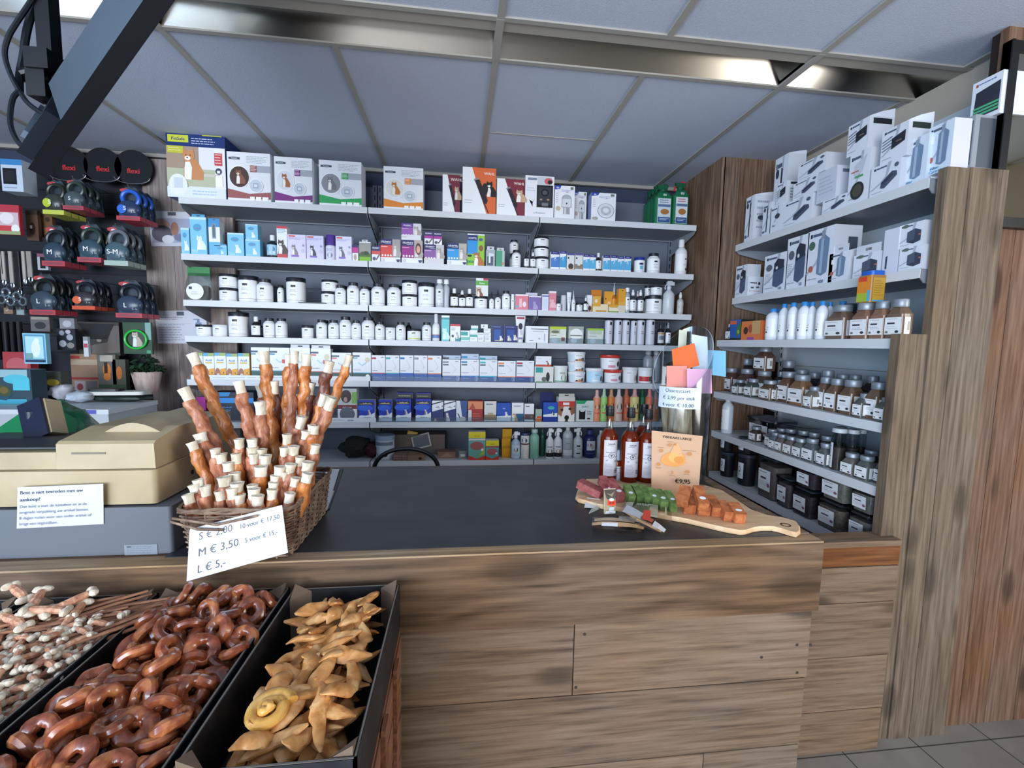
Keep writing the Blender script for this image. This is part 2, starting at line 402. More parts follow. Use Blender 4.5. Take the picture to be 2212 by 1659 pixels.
for i, (x0, x1, axis) in enumerate(((-3.05, .05, 0), (-1.6, .1, 2), (-3.1, -.75, 1))):  # all out of view; the right-wall one is added to go with its lamp
    mb = MB(); fr = M('3b3f45', .4)
    for k in range(4):
        x = x0+(x1-x0)*k/3
        if axis == 0: mb.box(x-.025, x+.025, -3.55, -3.5, .5 if i < 2 else .6, 2.45, fr)
        else: mb.box(-3.35 if axis == 1 else 3.205, -3.3 if axis == 1 else 3.255, x-.025, x+.025, .7, 2.4, fr)
    for z in (.5, 2.42):
        if axis == 0: mb.box(x0, x1, -3.55, -3.5, z, z+.04, fr)
        else: mb.box(-3.35 if axis == 1 else 3.205, -3.3 if axis == 1 else 3.255, x0, x1, max(z, .7)-.02, max(z, .7)+.02, fr)
    o = struct(mb.build('window_%d' % (i+1)))
    mb = MB()
    if axis == 0: mb.box(x0, x1, -3.535, -3.53, .5, 2.45, clear('window_glass', 'f4faff', .06))
    else: mb.box(-3.335 if axis == 1 else 3.22, -3.33 if axis == 1 else 3.225, x0, x1, .7, 2.4, clear('window_glass', 'f4faff', .06))
    mb.build('pane', o)

# planked wall that faces the shop on the right, and the boards that close the right rack
mb = MB(); x = 1.832; rnd = random.Random(3)
while x < 3.2:
    wd = rnd.choice((.105, .12, .135, .15)); mb.box(x, min(x+wd-.003, 3.2), 1.385, 1.41, 0, CZ, W_ORNG); x += wd
mb.box(1.84, 3.2, 1.405, 1.44, 0, CZ, M('241a14')); struct(mb.build('wall_right_front'))
mb = MB(); mb.box(1.615, 1.70, 1.355, 1.385, 0, 2.07, W_GREY); mb.box(1.7005, 1.85, 1.353, 1.384, 0, 2.072, W_GREY); struct(mb.build('trim_2'))
mb = MB(); mb.box(1.505, 1.613, 1.36, 1.395, 0, 1.512, W_GREY); struct(mb.build('trim_3'))
# boxed-in column between the two racks
mb = MB(); x = 1.515
for wd in (.10, .135, .12): mb.box(x, x+wd-.003, 2.50, 2.525, 0, CZ, W_COLM); x += wd
y = 2.50
for wd in (.14, .13, .15, .14): mb.box(1.50, 1.522, y, min(y+wd-.003, 3.06), 0, CZ, W_COLM); y += wd
mb.box(1.523, 1.96, 2.526, 3.058, 0, CZ, M('2b2019')); struct(mb.build('wall_column'))
# pale cladding left of the shelves
mb = MB(); x = -1.875
for wd in (.16, .19, .15): mb.box(x, x+wd-.002, 2.965, 2.985, 0, 2.50, W_LILA); x += wd
mb.box(-1.87, -1.38, 2.985, 3.058, 0, 2.49, M('4c4443')); struct(mb.build('trim_4'))

# ------------------------------------------------------------------ racks
SH = M('d3d6da', .38); SHU = M('8c929b', .5); PNL = M('6c7483', .55)
def price_rail_bm(x0, x1, y, z): b = MB(); b.box(x0, x1, y-.004, y, z-.034, z, SH); return b
YF = 2.70; BZ = [2.214, 1.912, 1.660, 1.460, 1.215, .968, .728]; BX = [-1.530, -.526, .475, 1.475]
rack_lab = ['left bay of the white back rack, from its cat-flap boxes to the first bracket', 'middle bay of the white back rack, behind the counter', 'right bay of the white back rack, against the wooden column']
for b in range(3):
    x0, x1 = BX[b]+.003, BX[b+1]-.003
    r = empty('shelving_unit', ((x0+x1)/2, 2.86, 0)); tag(r, rack_lab[b], 'shelf rack', 'bays of the back rack')
    mi = Matrix.Translation((-(x0+x1)/2, -2.86, 0))
    def bl(mbx, nm, par=r):
        mbx.v = [tuple(mi @ Vector(v)) for v in mbx.v] if par is r else mbx.v
        return mbx.build(nm, par)
    p = MB(); 
    for z0 in (.1, .52, .94, 1.36, 1.78, 2.20): p.box(x0, x1, 3.032, 3.045, z0, z0+(.417 if z0 < 2.1 else .235), PNL)
    bl(p, 'back_panel')
    for xu in (x0+.0, x1-.026):
        p = MB(); p.box(xu, xu+.026, 3.012, 3.034, 0, 2.44, PNL)
        z = .15
        while z < 2.40: p.box(xu+.010, xu+.016, 3.0105, 3.013, z, z+.028, M('15171b')); z += .05
        bl(p, 'upright')
    for k, z in enumerate(BZ):
        p = MB(); p.box(x0, x1, YF+.002, 3.02, z-.0045, z, SH); p.box(x0, x1, YF+.005, 3.01, z-.03, z-.0052, SHU)
        p.box(x0, x1, 3.0, 3.012, z-.036, z-.03, SHU)
        p.box(x0, x1, YF-.002, YF+.002, z-.034, z, SH); s = bl(p, 'shelf')
        for xb in (x0+.001, x1-.004):
            p = MB(); p.add([Vector(q)-Vector(((x0+x1)/2, 2.86, 0)) for q in [(xb, YF+.004, z-.034), (xb, YF+.02, z-.052), (xb, 2.93, z-.11), (xb, 3.012, z-.13), (xb, 3.012, z-.005), (xb, YF+.004, z-.005)]]+[Vector(q)-Vector(((x0+x1)/2, 2.86, 0)) for q in [(xb+.003, YF+.004, z-.034), (xb+.003, YF+.02, z-.052), (xb+.003, 2.93, z-.11), (xb+.003, 3.012, z-.13), (xb+.003, 3.012, z-.005), (xb+.003, YF+.004, z-.005)]],
                  [(0, 1, 2, 3, 4, 5), (11, 10, 9, 8, 7, 6)]+[(i, i+6, (i+1) % 6+6, (i+1) % 6) for i in range(6)], SHU)
            o = p.build('bracket', s)
    # open foot of the rack
    p = MB(); p.box(x0, x1, 2.75, 3.02, 0, .1, M('6c7078')); bl(p, 'plinth')
# right rack
SZ = [2.050, 1.745, 1.4965, 1.193, .958, .705]; SXF = [1.60, 1.60, 1.52, 1.52, 1.52, 1.52]; SY0, SY1 = 1.398, 2.475
r = empty('shelving_unit', (1.75, 1.93, 0)); tag(r, 'white rack of deep shelves along the right wall behind the weathered boards', 'shelf rack')
def bls(mbx, nm, par=r):
    mbx.v = [tuple(Vector(v)-Vector((1.75, 1.93, 0))) for v in mbx.v]; return mbx.build(nm, par)
p = MB()
for z0 in (.1, .52, .94, 1.36, 1.78, 2.20): p.box(1.948, 1.96, SY0, SY1+.02, z0, z0+.417 if z0 < 2.1 else 2.40, M('c9d4de', .5))
bls(p, 'back_panel')
for yu in (SY0, SY1-.03):
    p = MB(); p.box(1.928, 1.95, yu, yu+.03, 0, 2.40, SH)
    z = .15
    while z < 2.36: p.box(1.9265, 1.929, yu+.011, yu+.018, z, z+.028, M('15171b')); z += .05
    bls(p, 'upright')
for k, z in enumerate(SZ):
    xf = SXF[k]; p = MB(); p.box(xf, 1.94, SY0, SY1, z-.004, z, SH); p.box(xf+.006, 1.94, SY0+.003, SY1-.003, z-.028, z-.0045, SHU); p.box(xf-.002, xf+.002, SY0, SY1, z-.036, z, SH)
    s = bls(p, 'shelf')
    for yb in (SY0+.001, SY1-.005):
        q = MB(); pts = [(xf+.004, z-.036), (xf+.02, z-.052), (1.86, z-.10), (1.93, z-.13), (1.93, z-.005), (xf+.004, z-.005)]
        q.add([(a, yb, c) for a, c in pts]+[(a, yb+.004, c) for a, c in pts], [(5, 4, 3, 2, 1, 0), (6, 7, 8, 9, 10, 11)]+[(i, (i+1) % 6, (i+1) % 6+6, i+6) for i in range(6)], SHU); bls(q, 'bracket', s)

# ------------------------------------------------------------------ counter
r = empty('shop_counter', (-.6, 1.4, 0)); tag(r, 'long shop counter clad in weathered planks under a thick pine beam', 'counter')
def bc(mbx, nm, par=r):
    mbx.v = [tuple(Vector(v)-Vector((-.6, 1.4, 0))) for v in mbx.v]; return mbx.build(nm, par)
p = MB(); p.box(-2.7, .957, 1.014, 1.062, .759, .9465, W_BEAM); bc(p, 'front_beam')
p = MB(); p.box(-2.7, .956, 1.0145, 1.0615, .9467, .951, wood('worn_lit_edge', '7a6248', '9a7f60', 'b59a78', 0, var=0, knots=.2)); bc(p, 'worn_lit_cap')  # paler wood: worn edge, with the light on the beam top painted in
p = MB(); p.box(-2.7, .955, 1.0625, 1.79, .905, .9495, W_BEAM); bc(p, 'counter_top')
p = MB(); p.box(.915, .955, 1.063, 1.79, .9497, .953, W_FRNT); bc(p, 'edge_strip')
p = MB(); xs = onY(1241, 1356, 1.02).x
rows = [(.567, .7555, (-2.7, -1.2, xs, .945)), (.372, .564, (-2.7, -.6, .9405)), (.186, .369, (-2.7, -1.0, .66, .938)), (.01, .183, (-2.7, -.2, .936))]
for z0, z1, xx in rows:
    for i in range(len(xx)-1): p.box(xx[i]+.0015, xx[i+1]-.0015, 1.020, 1.045, z0, z1, W_FRNT)
p.box(-2.69, .925, 1.045, 1.06, 0, .758, M('17120e')); fp = bc(p, 'front_panel')
p = MB()
for z0 in (.02, .21, .40, .59): p.box(.918, .938, 1.062, 1.78, z0, z0+.186, W_FRNT)
bc(p, 'side_panel')
for x, y in ((1751, 1393), (1722, 1393), (1722, 1453), (1263, 1370), (1244, 1485), (1645, 1420)):
    q = onY(x, y, 1.0195); p = MB(); p.lathe([(.004, -.0006), (.004, .0006)], M('3a332c', .5), 8, (0, 0, 0), Matrix.Translation(q) @ Matrix.Rotation(math.pi/2, 4, 'X')); bc(p, 'screw', fp)
# black mat
p = MB(); mm = noisy('slate_mat', ['25272c', '2f3237', '3b3f45'], (5, 7, 5), rough=.42, bump=.03, detail=7, lo=.35, hi=.75)
p.box(-.66, .913, 1.052, 1.772, 0, .0022, mm); o = p.build('counter_mat'); o.location = (0, 0, .9502)
tag(o, 'black scuffed mat covering the top of the counter', 'mat')
CTZ = .9533
# gate between counter and wall
YG = 1.325
r = empty('gate_panel', (1.25, YG, 0)); tag(r, 'low plank gate between the counter and the right wall', 'gate')
zz = [onY(1905, yy, YG).z for yy in (1222, 1299, 1414, 1527, 1622)]
p = MB(); xl, xr = .965, 1.548
for i in range(4): p.box(xl-1.25, xr-1.25-.004*i, 0, .022, zz[i+1]+.0015, zz[i]-.0015, W_FRNT)
p.box(xl-1.25, xr-1.28, .022, .03, .03, zz[0], M('17120e')); p.build('plank', r)
p = MB(); p.box(xl-1.25, xr-1.248, .002, .02, zz[0]+.001, onY(1905, 1180, YG).z, wood('varnished_strip', '4e2b12', '6f421f', '86552b', 0, var=.02, knots=0)); p.build('top_rail', r, 'varnished orange-brown rail')
p = MB(); p.box(xl-1.25, xr-1.248, -.001, .075, onY(1905, 1180, YG).z+.0005, onY(1905, 1175, YG).z+.012, W_FRNT); p.build('cap_board', r)

# black picture frame on the planked wall
ql = onY(2135, 490, 1.37); qt = onY(2190, 100, 1.37); xl = 1.812; z0 = ql.z; z1 = 2.49
r = empty('framed_mirror', (xl, 1.385, z0)); tag(r, 'black-framed glazed panel hanging high on the right planked wall', 'mirror')
p = MB(); W2 = .95; H2 = z1-z0; t = .034; bk = M('0b0c0f', .35)
p.box(0, t, -.026, -.001, 0, H2, bk); p.box(W2-t, W2, -.026, -.001, 0, H2, bk); p.box(t, W2-t, -.026, -.001, 0, t, bk); p.box(t, W2-t, -.026, -.001, H2-t, H2, bk)
p.box(0, .010, -.030, -.001, 0, H2, bk); p.build('frame', r)
p = MB(); p.box(t, W2-t, -.02, -.012, t, H2-t, M('a9a698', .04, metal=1)); p.build('glass', r)
# ------------------------------------------------------------------ goods: builders (front faces local -y, foot at z 0)
PA = .38
def animal(u, v, s, c1, c2='f3efe9', asp=1.0):
    """a small sitting dog or cat in a printed picture"""
    a = s/asp
    return [('g', [(u-.34*a, v-.40*s), (u+.46*a, v-.40*s), (u+.50*a, v-.12*s), (u+.36*a, v+.12*s), (u+.20*a, v+.34*s), (u-.24*a, v+.34*s), (u-.30*a, v)], c1), ('g', [(u-.30*a, v-.40*s), (u-.02*a, v-.40*s), (u+.02*a, v+.05*s), (u-.06*a, v+.26*s), (u-.24*a, v+.24*s), (u-.28*a, v)], c2), ('e', u-.10*a, v+.46*s, .25*a, .19*s, c1),
            ('g', [(u-.34*a, v+.5*s), (u-.30*a, v+.74*s), (u-.14*a, v+.60*s)], c1), ('g', [(u-.06*a, v+.60*s), (u+.10*a, v+.74*s), (u+.14*a, v+.5*s)], c1),
            ('e', u-.14*a, v+.38*s, .12*a, .08*s, c2), ('e', u-.15*a, v+.40*s, .035*a, .025*s, '1b1512'), ('e', u-.20*a, v+.49*s, .022*a, .02*s, '1b1512'), ('e', u-.03*a, v+.49*s, .022*a, .02*s, '1b1512')]
def A_catflap(c, cat, bg):
    return [('e', .17, .87, .10, .035, 'a9b4bd'), ('r', .04, .845, .30, .89, '3f4c58'), ('t', .17, .853, .03, 'PetSafe', 'e8eef2'), ('l', .45, .77, .95, .93, 5, 'a6adb8'),
            ('r', .53, .60, .69, .74, c), ('r', .69, .60, 1, .74, 'a9acb8'), ('l', .54, .61, .68, .73, 4, 'f0e7e2'), ('g', [(0, .05), (1, .05), (1, .20), (.5, .15), (0, .24)], c), ('r', 0, 0, 1, .05, 'eceef3'),
            ('e', .28, .49, .245, .235, 'f4f5f8'), ('e', .28, .49, .225, .215, bg)]+animal(.29, .45, .26, cat)+[('e', .66, .32, .17, .15, 'f4f5f8'), ('e', .66, .32, .15, .13, 'c9cfda'), ('r', .60, .27, .72, .37, '9aa6b8'), ('r', .62, .29, .70, .35, 'dfe4ec'),
            ('r', .52, .01, .63, .09, 'fafafa'), ('r', .66, .01, .78, .09, 'fafafa'), ('r', .81, .01, .95, .09, 'fafafa')]
def A_bigflap():
    return [('r', 0, .79, 1, 1, '16306e'), ('r', .03, .85, .38, .96, 'c9cf3a'), ('t', .205, .88, .05, 'PetSafe', '24357a', 'c', .02), ('l', .43, .82, .92, .93, 3, 'c8d0ea'), ('r', .62, .965, .95, .99, 'b9bd30'), ('r', .58, .985, .8, 1, 'b3252c'),
            ('r', 0, .45, .55, .79, 'a8917f'), ('r', .55, .28, .82, .79, 'e6e5ec'), ('r', 0, .18, .82, .45, 'b9bfa0'), ('r', .82, .15, 1, .79, 'eceaf0'), ('r', .02, .68, .29, .79, 'c3c13c'), ('l', .04, .70, .27, .77, 2, 'e8e6a0'),
            ('r', .30, .34, .9, .38, 'cfc9c0')]+animal(.42, .45, .42, 'c98a5a', 'f6f2ee')+[('r', .82, .52, .95, .71, 'c8474a'), ('l', .83, .53, .94, .70, 4, 'f0d8d4'), ('e', .885, .43, .055, .05, '39405c'), ('r', .86, .40, .91, .44, 'f3f3f6'),
            ('r', .84, .19, .95, .36, 'f7f7fa'), ('r', 0, 0, 1, .16, 'dfe6f1'), ('l', .43, .03, .9, .12, 2, 'a5bfe2'), ('e', .19, .19, .16, .17, 'e9edf2'), ('r', .12, .14, .27, .30, 'cdd6df')]
def A_clip(c, big=False):
    return [('r', 0, 0, 1, 1, c), ('g', [(0, 0), (.74 if not big else .72, 0), (.28, 1), (0, 1)], 'eef1f5'), ('g', [(.36, .72), (.50, .75), (.76, .30), (.72, .22), (.62, .24)], '2b2328'), ('g', [(.62, .24), (.66, .26), (.80, .02), (.77, .02)], '39323a'),
            ('g', [(.33, .71), (.49, .75), (.47, .79), (.34, .75)], '8d9097'), ('t', .80, .85, .06 if big else .075, 'WAHL', 'f4e9e4', 'c', .015)]+animal(.86 if not big else .84, .50, .30, '2a2022' if big else 'c9a98c', 'f3eee8', .62 if not big else .8)+\
           ([('e', .67, .54, .09, .13, '26262c')] if big else [])+[('l', .06, .2, .3, .3, 2, 'b8bcc4')]
def A_bsi(rnd_):
    o = [('g', [(0, 1), (.32, 1), (.26, .90), (0, .87)], '2b47a6'), ('t', .14, .91, .05, 'BSI', 'f4f6fb', 'c', .02), ('r', .78, .89, .93, .97, '6f7a6a'), ('l', .32, .80, .92, .88, 2, '8d8fc8'), ('t', .62, .79, .035, 'ultra', 'c8486a'), ('l', .06, .45, .2, .78, 5, 'b6bcc6')]
    if rnd_: o += [('e', .60, .36, .34, .27, '30343a'), ('e', .60, .36, .325, .26, 'd9dde3'), ('e', .60, .36, .22, .17, 'b7bcc5'), ('e', .60, .37, .12, .09, 'e3e6ea'), ('e', .16, .07, .13, .06, 'a9a79c')]
    else: o += [('e', .60, .60, .24, .13, '6a6f76'), ('r', .36, .34, .84, .60, '6a6f76'), ('e', .60, .60, .22, .12, 'aeb3b9'), ('r', .38, .35, .82, .60, 'd6d9de'), ('e', .60, .46, .04, .03, '3d4046'), ('r', .44, .13, .76, .33, '9da1a6'), ('r', .50, .13, .56, .33, 'e4e6e8'), ('e', .18, .3, .12, .07, 'c2b4a2')]
    return o
def A_trap():
    return [('r', .08, .89, .40, .95, '7a8aa4'), ('l', .06, .6, .36, .72, 2, 'c5cbd4'), ('g', [(.14, .42), (.22, .30), (.26, .24), (.27, .36), (.33, .44), (.25, .36), (.2, .32)], '3f4752'), ('t', .5, .08, .05, 'e Protecto', '7f93a8'), ('r', .42, .72, .92, .98, 'c6cdd6'), ('e', .80, .88, .15, .08, 'c8686c'), ('e', .85, .86, .08, .05, '241f22'),
            ('r', .40, .24, .96, .78, '16181c'), ('r', .45, .30, .91, .74, '31353c'), ('e', .68, .60, .14, .09, '0e0f12'), ('e', .68, .60, .09, .055, '4a5058'), ('e', .55, .43, .05, .02, 'a08d6a'), ('e', .80, .43, .05, .02, 'a08d6a'), ('r', .58, .27, .80, .35, '6f757d')]
def A_blue(asp=1.0, big=False):
    return [('r', 0, 0, 1, 1, '7fc4e3'), ('r', 0, .93, 1, 1, 'bfe2f0'), ('e', .45, .72, .26, .10, '4f9cc8'), ('r', .36, .685, .6, .70, 'b55560')]+animal(.62, .26, .34, 'dcecf2', 'f2f8fa', max(asp, .5))+[('l', .05, .03, .5, .12, 2, 'e5f4fa')]
def A_lilac(dog):
    return [('r', .06, .90, .42, .96, 'cf4a52'), ('l', .06, .78, .92, .88, 2, '7d6fc0')]+animal(.36, .28, .42, dog, 'f0ecf2')+[('e', .86, .55, .06, .05, '9a94c4'), ('e', .82, .32, .09, .08, 'c9c5de'), ('r', .2, .06, .6, .14, '8467b8')]
def A_fel(top, c, side='cfc7c2', txt='FELIWAY'):
    return [('r', 0, .74, .60, 1, top), ('t', .30, .84, .085, txt, 'f4f4fa', 'c', .02, .5), ('l', .25, .77, .55, .82, 1, 'dcdcf0'), ('r', 0, .22, .60, .74, c), ('l', .04, .62, .45, .70, 1, 'f2dce8')]+\
           [('e', .10+.14*i, .30, .045, .045, 'f6eef4') for i in range(4)]+[('r', .60, .22, 1, 1, side)]+animal(.80, .48, .5, 'a9a3a0', 'e9e4df')+[('g', [(.80, .14), (.98, .14), (.96, .05), (.89, .01), (.82, .05)], '3a4468'), ('e', .12, .10, .07, .08, 'd9d2d8')]
def A_felmini(c): return [('r', 0, .68, 1, 1, '2b2560'), ('t', .5, .80, .12, 'FELIWAY', 'eeeef8', 'c', .02, .85), ('r', 0, .46, 1, .68, c), ('g', [(.5, .15), (.9, .5), (.98, .42), (.6, .08)], '6b5a54'), ('e', .3, .18, .2, .12, '5a566a')]
def A_denta(c, wide=False, two=False):
    o = [('r', 0, 0, 1, .27 if not two else .22, '3763a8'), ('r', 0, .27 if not two else .22, 1, .31 if not two else .26, c), ('r', .02, .84, .34, .92, c), ('l', .70, .85, .95, .95, 1, '8e939c'), ('t', .22, .36, .035, 'x', '3b4450', 'c'), ('g', [(.50, .82), (.78, .55), (.62, .45), (.60, .43), (.75, .56), (.48, .82)], 'b9c3cc'), ('l', .1, .1, .5, .16, 1, 'b8cbe6')]
    o[4] = ('l', .06, .36, .5, .41, 1, '4a525e')
    if two: o += [('r', .03, .73, .34, .80, '676d78'), ('e', .87, .12, .10, .11, 'c8d4ea'), ('e', .87, .12, .085, .095, '3763a8'), ('r', .84, .04, .93, .18, 'aebfe0')]
    return o
def A_emax(c, tab=True, circle=False, red=False):
    o = [('r', 0, 0, 1, .26, '24504e'), ('r', 0, .26, 1, .285, c), ('r', 0, .84, .38, .90, '33506c'), ('r', 0, .77, .26, .82, c), ('l', .04, .34, .6, .39, 1, '2c3640'), ('g', [(.3, .62), (.5, .52), (.72, .58), (.8, .75), (.74, .66), (.5, .56), (.32, .66)], 'a9d4e6'), ('e', .80, .74, .13, .09, 'd9cfae' if circle else 'c3dbe8'), ('l', .04, .08, .4, .16, 2, '5f8a86')]
    if circle: o += [('e', .82, .12, .13, .10, 'e8eee8')]
    if red: o += [('g', [(.62, .52), (.9, .50), (.9, .62), (.62, .64)], 'd8422e')]
    return o
def A_bella():
    return [('r', 0, 0, 1, 1, '1c37ae'), ('e', .4, .62, .5, .14, '2f62d2'), ('r', .04, .78, .92, .9, '16182a'), ('r', .08, .8, .85, .83, 'c9b35a'), ('t', .5, .81, .07, 'bolfo tail', 'e9e4c0', 'c', .01, .8), ('g', [(0, 0), (1, 0), (1, .42), (.75, .30), (.4, .26), (.12, .28), (0, .24)], 'e9edf2'), ('l', .3, .12, .85, .2, 1, '6d7484')]+animal(.66, .38, .22, 'e8e0d4', '8d7b69')
def A_milb(dog=True):
    return [('r', 0, 0, 1, 1, '2c3a72'), ('g', [(0, .46), (1, .62), (1, 1), (0, 1)], 'f0f2f6'), ('g', [(0, .86), (1, 1), (1, .95), (0, .80)], '262b44'), ('t', .5, .66, .07, 'milbe', '2a3668', 'c', .02, .7), ('g', [(.84, .72), (.96, .80), (.92, .68)], '262b44')]+(animal(.3, .12, .42, 'e4ddd2', 'cfc6ba') if dog else [('e', .3, .05, .12, .08, 'c9a79a')])
def A_plain(top, c, band=None, pet=None, txt=None, tc='2c3038'):
    o = [('r', 0, .0, 1, 1, c)]
    if top: o += [('r', 0, .82, 1, 1, top)]
    if band: o += [('r', 0, .0, 1, .25, band)]
    if txt: o += [('t', .5, .66, .12, txt, tc, 'c', .01, .86)]
    else: o += [('l', .08, .62, .88, .76, 2, tc)]
    if pet: o += animal(.66, .28, .42, pet)
    return o
def A_drop(c, dark=False):
    return [('r', 0, .84, 1, 1, '2a2f78'), ('l', .2, .88, .8, .95, 1, 'cdd2ee'), ('r', 0, .0, 1, .10, 'f0f0ee'), ('g', [(0, .1), (1, .1), (1, .72), (0, .62)], c), ('g', [(.5, .7), (.64, .5), (.5, .36), (.36, .5)], 'e8eef6' if not dark else '7d6f66'), ('e', .5, .48, .09, .1, c)]
def A_food(c='e6a324'):
    return [('r', 0, .88, .45, 1, '5aa7d6'), ('r', .45, .88, 1, 1, '9cb36a'), ('t', .5, .68, .09, 'Actif', '5577b8', 'c', .02, .7), ('r', .18, .60, .8, .65, 'd9b845'), ('g', [(.45, 0), (1, 0), (1, .42), (.5, .38)], c), ('e', .25, .22, .24, .2, 'a8684e'), ('e', .3, .12, .16, .1, 'e7ddd3'), ('e', .78, .24, .05, .03, '3c3f66')]
def A_fish(style, rnd):
    """white aquarium-equipment boxes with a dark appliance on the front"""
    o = [('r', .10, .86, .18, .93, '2c3444'), ('r', .20, .87, .55, .92, '55607a'), ('g', [(.58, 1), (.70, 1), (.60, .58), (.52, .58)], 'aeb7c4'), ('g', [(.52, .58), (.60, .58), (.42, .38), (.34, .40)], 'aeb7c4'), ('g', [(.34, .40), (.42, .38), (.10, .22), (0, .22)], 'aeb7c4'), ('l', .08, .08, .5, .13, 1, '8a94a4')]
    if style == 'pump': o += [('g', [(.38, .22), (.52, .18), (.92, .48), (.90, .62), (.74, .66), (.40, .40)], '4b5468'), ('g', [(.46, .30), (.80, .54), (.76, .60), (.42, .38)], '333b4c'), ('e', .88, .82, .07, .07, '5a6274')]
    elif style == 'grill': o += [('g', [(.42, .34), (.92, .46), (.92, .76), (.42, .66)], '262c38')]+[('g', [(.06, .36+.09*i), (.44, .44+.09*i), (.44, .47+.09*i), (.06, .39+.09*i)], '59647a') for i in range(4)]+[('r', .6, .5, .8, .54, '7a6a54')]
    elif style == 'filter': o += [('g', [(.42, .16), (.62, .10), (.88, .2), (.90, .62), (.80, .76), (.50, .70), (.44, .6)], '4c5a78'), ('g', [(.46, .52), (.88, .60), (.88, .80), (.60, .86), (.46, .74)], '2a3142'), ('e', .24, .66, .14, .09, '5b6472'), ('e', .58, .62, .05, .04, 'd8dde4'), ('l', .08, .25, .34, .5, 6, 'a4adba')]
    elif style == 'cyl': o += [('g', [(.42, .2), (.6, .15), (.8, .2), (.84, .78), (.64, .88), (.44, .8)], '6f87a3'), ('g', [(.52, .2), (.62, .2), (.64, .8), (.54, .8)], '9db2c8'), ('r', .54, .8, .66, .95, '8796a8'), ('e', .20, .30, .09, .06, 'b3604c'), ('r', .15, .62, .3, .78, 'f0f4f8')]
    elif style == 'lens': o += [('e', .5, .25, .34, .17, '2c2f33'), ('e', .5, .25, .24, .12, '4e4a40'), ('g', [(.3, .75), (.9, .9), (.7, .6), (.3, .5)], 'c4ccd6'), ('r', .35, .50, .75, .54, '58996a'), ('l', .15, .58, .6, .66, 1, 'c45a48')]
    elif style == 'rod': o += [('g', [(.46, .1), (.58, .1), (.64, .84), (.52, .86)], '2f3542'), ('e', .24, .8, .13, .06, '3c4350'), ('e', .6, .55, .09, .05, '555e6e'), ('e', .2, .12, .12, .04, '46608a')]
    elif style == 'cube': o += [('g', [(.36, .22), (.62, .12), (.9, .2), (.9, .62), (.66, .74), (.36, .64)], '3a4254'), ('g', [(.36, .64), (.66, .74), (.66, .3), (.36, .22)], '4f586c'), ('e', .86, .46, .06, .03, 'c07060'), ('e', .28, .9, .13, .07, '5c7466')]
    return o

CAT = {'carton': ('carton', 'box'), 'jar': ('supplement_jar', 'jar'), 'pill': ('pill_bottle', 'bottle'), 'drop': ('dropper_bottle', 'bottle'), 'aero': ('aerosol_can', 'spray can'), 'spray': ('spray_bottle', 'spray bottle'), 'bottle': ('bottle', 'bottle'), 'tub': ('tub', 'tub'),
       'tube': ('tube', 'tube'), 'spice': ('spice_jar', 'jar'), 'bucket': ('bucket', 'bucket'), 'sqtub': ('storage_tub', 'tub'), 'vial': ('nozzle_bottle', 'bottle'), 'long': ('tall_tube_jar', 'jar'), 'flask': ('flat_spray_bottle', 'bottle')}
PLUR = {'carton': 'cartons', 'jar': 'supplement jars', 'pill': 'pill bottles', 'drop': 'dropper bottles', 'aero': 'spray cans', 'spray': 'trigger and pump sprays', 'bottle': 'bottles', 'tub': 'round tubs', 'tube': 'tubes', 'spice': 'seasoning jars', 'bucket': 'black buckets', 'sqtub': 'square tubs', 'vial': 'nozzle bottles', 'long': 'tall tubes', 'flask': 'flat sprays'}
PUUR = [('r', .40, .76, .60, .88, '1c2029'), ('l', .36, .50, .66, .64, 3, '8d929a'), ('l', .38, .30, .62, .40, 2, '3a3e46'), ('r', 0, .06, 1, .085, '9a9ea6')]
def setT(o, loc, rz): o.location = loc; o.rotation_euler = (0, 0, rz)
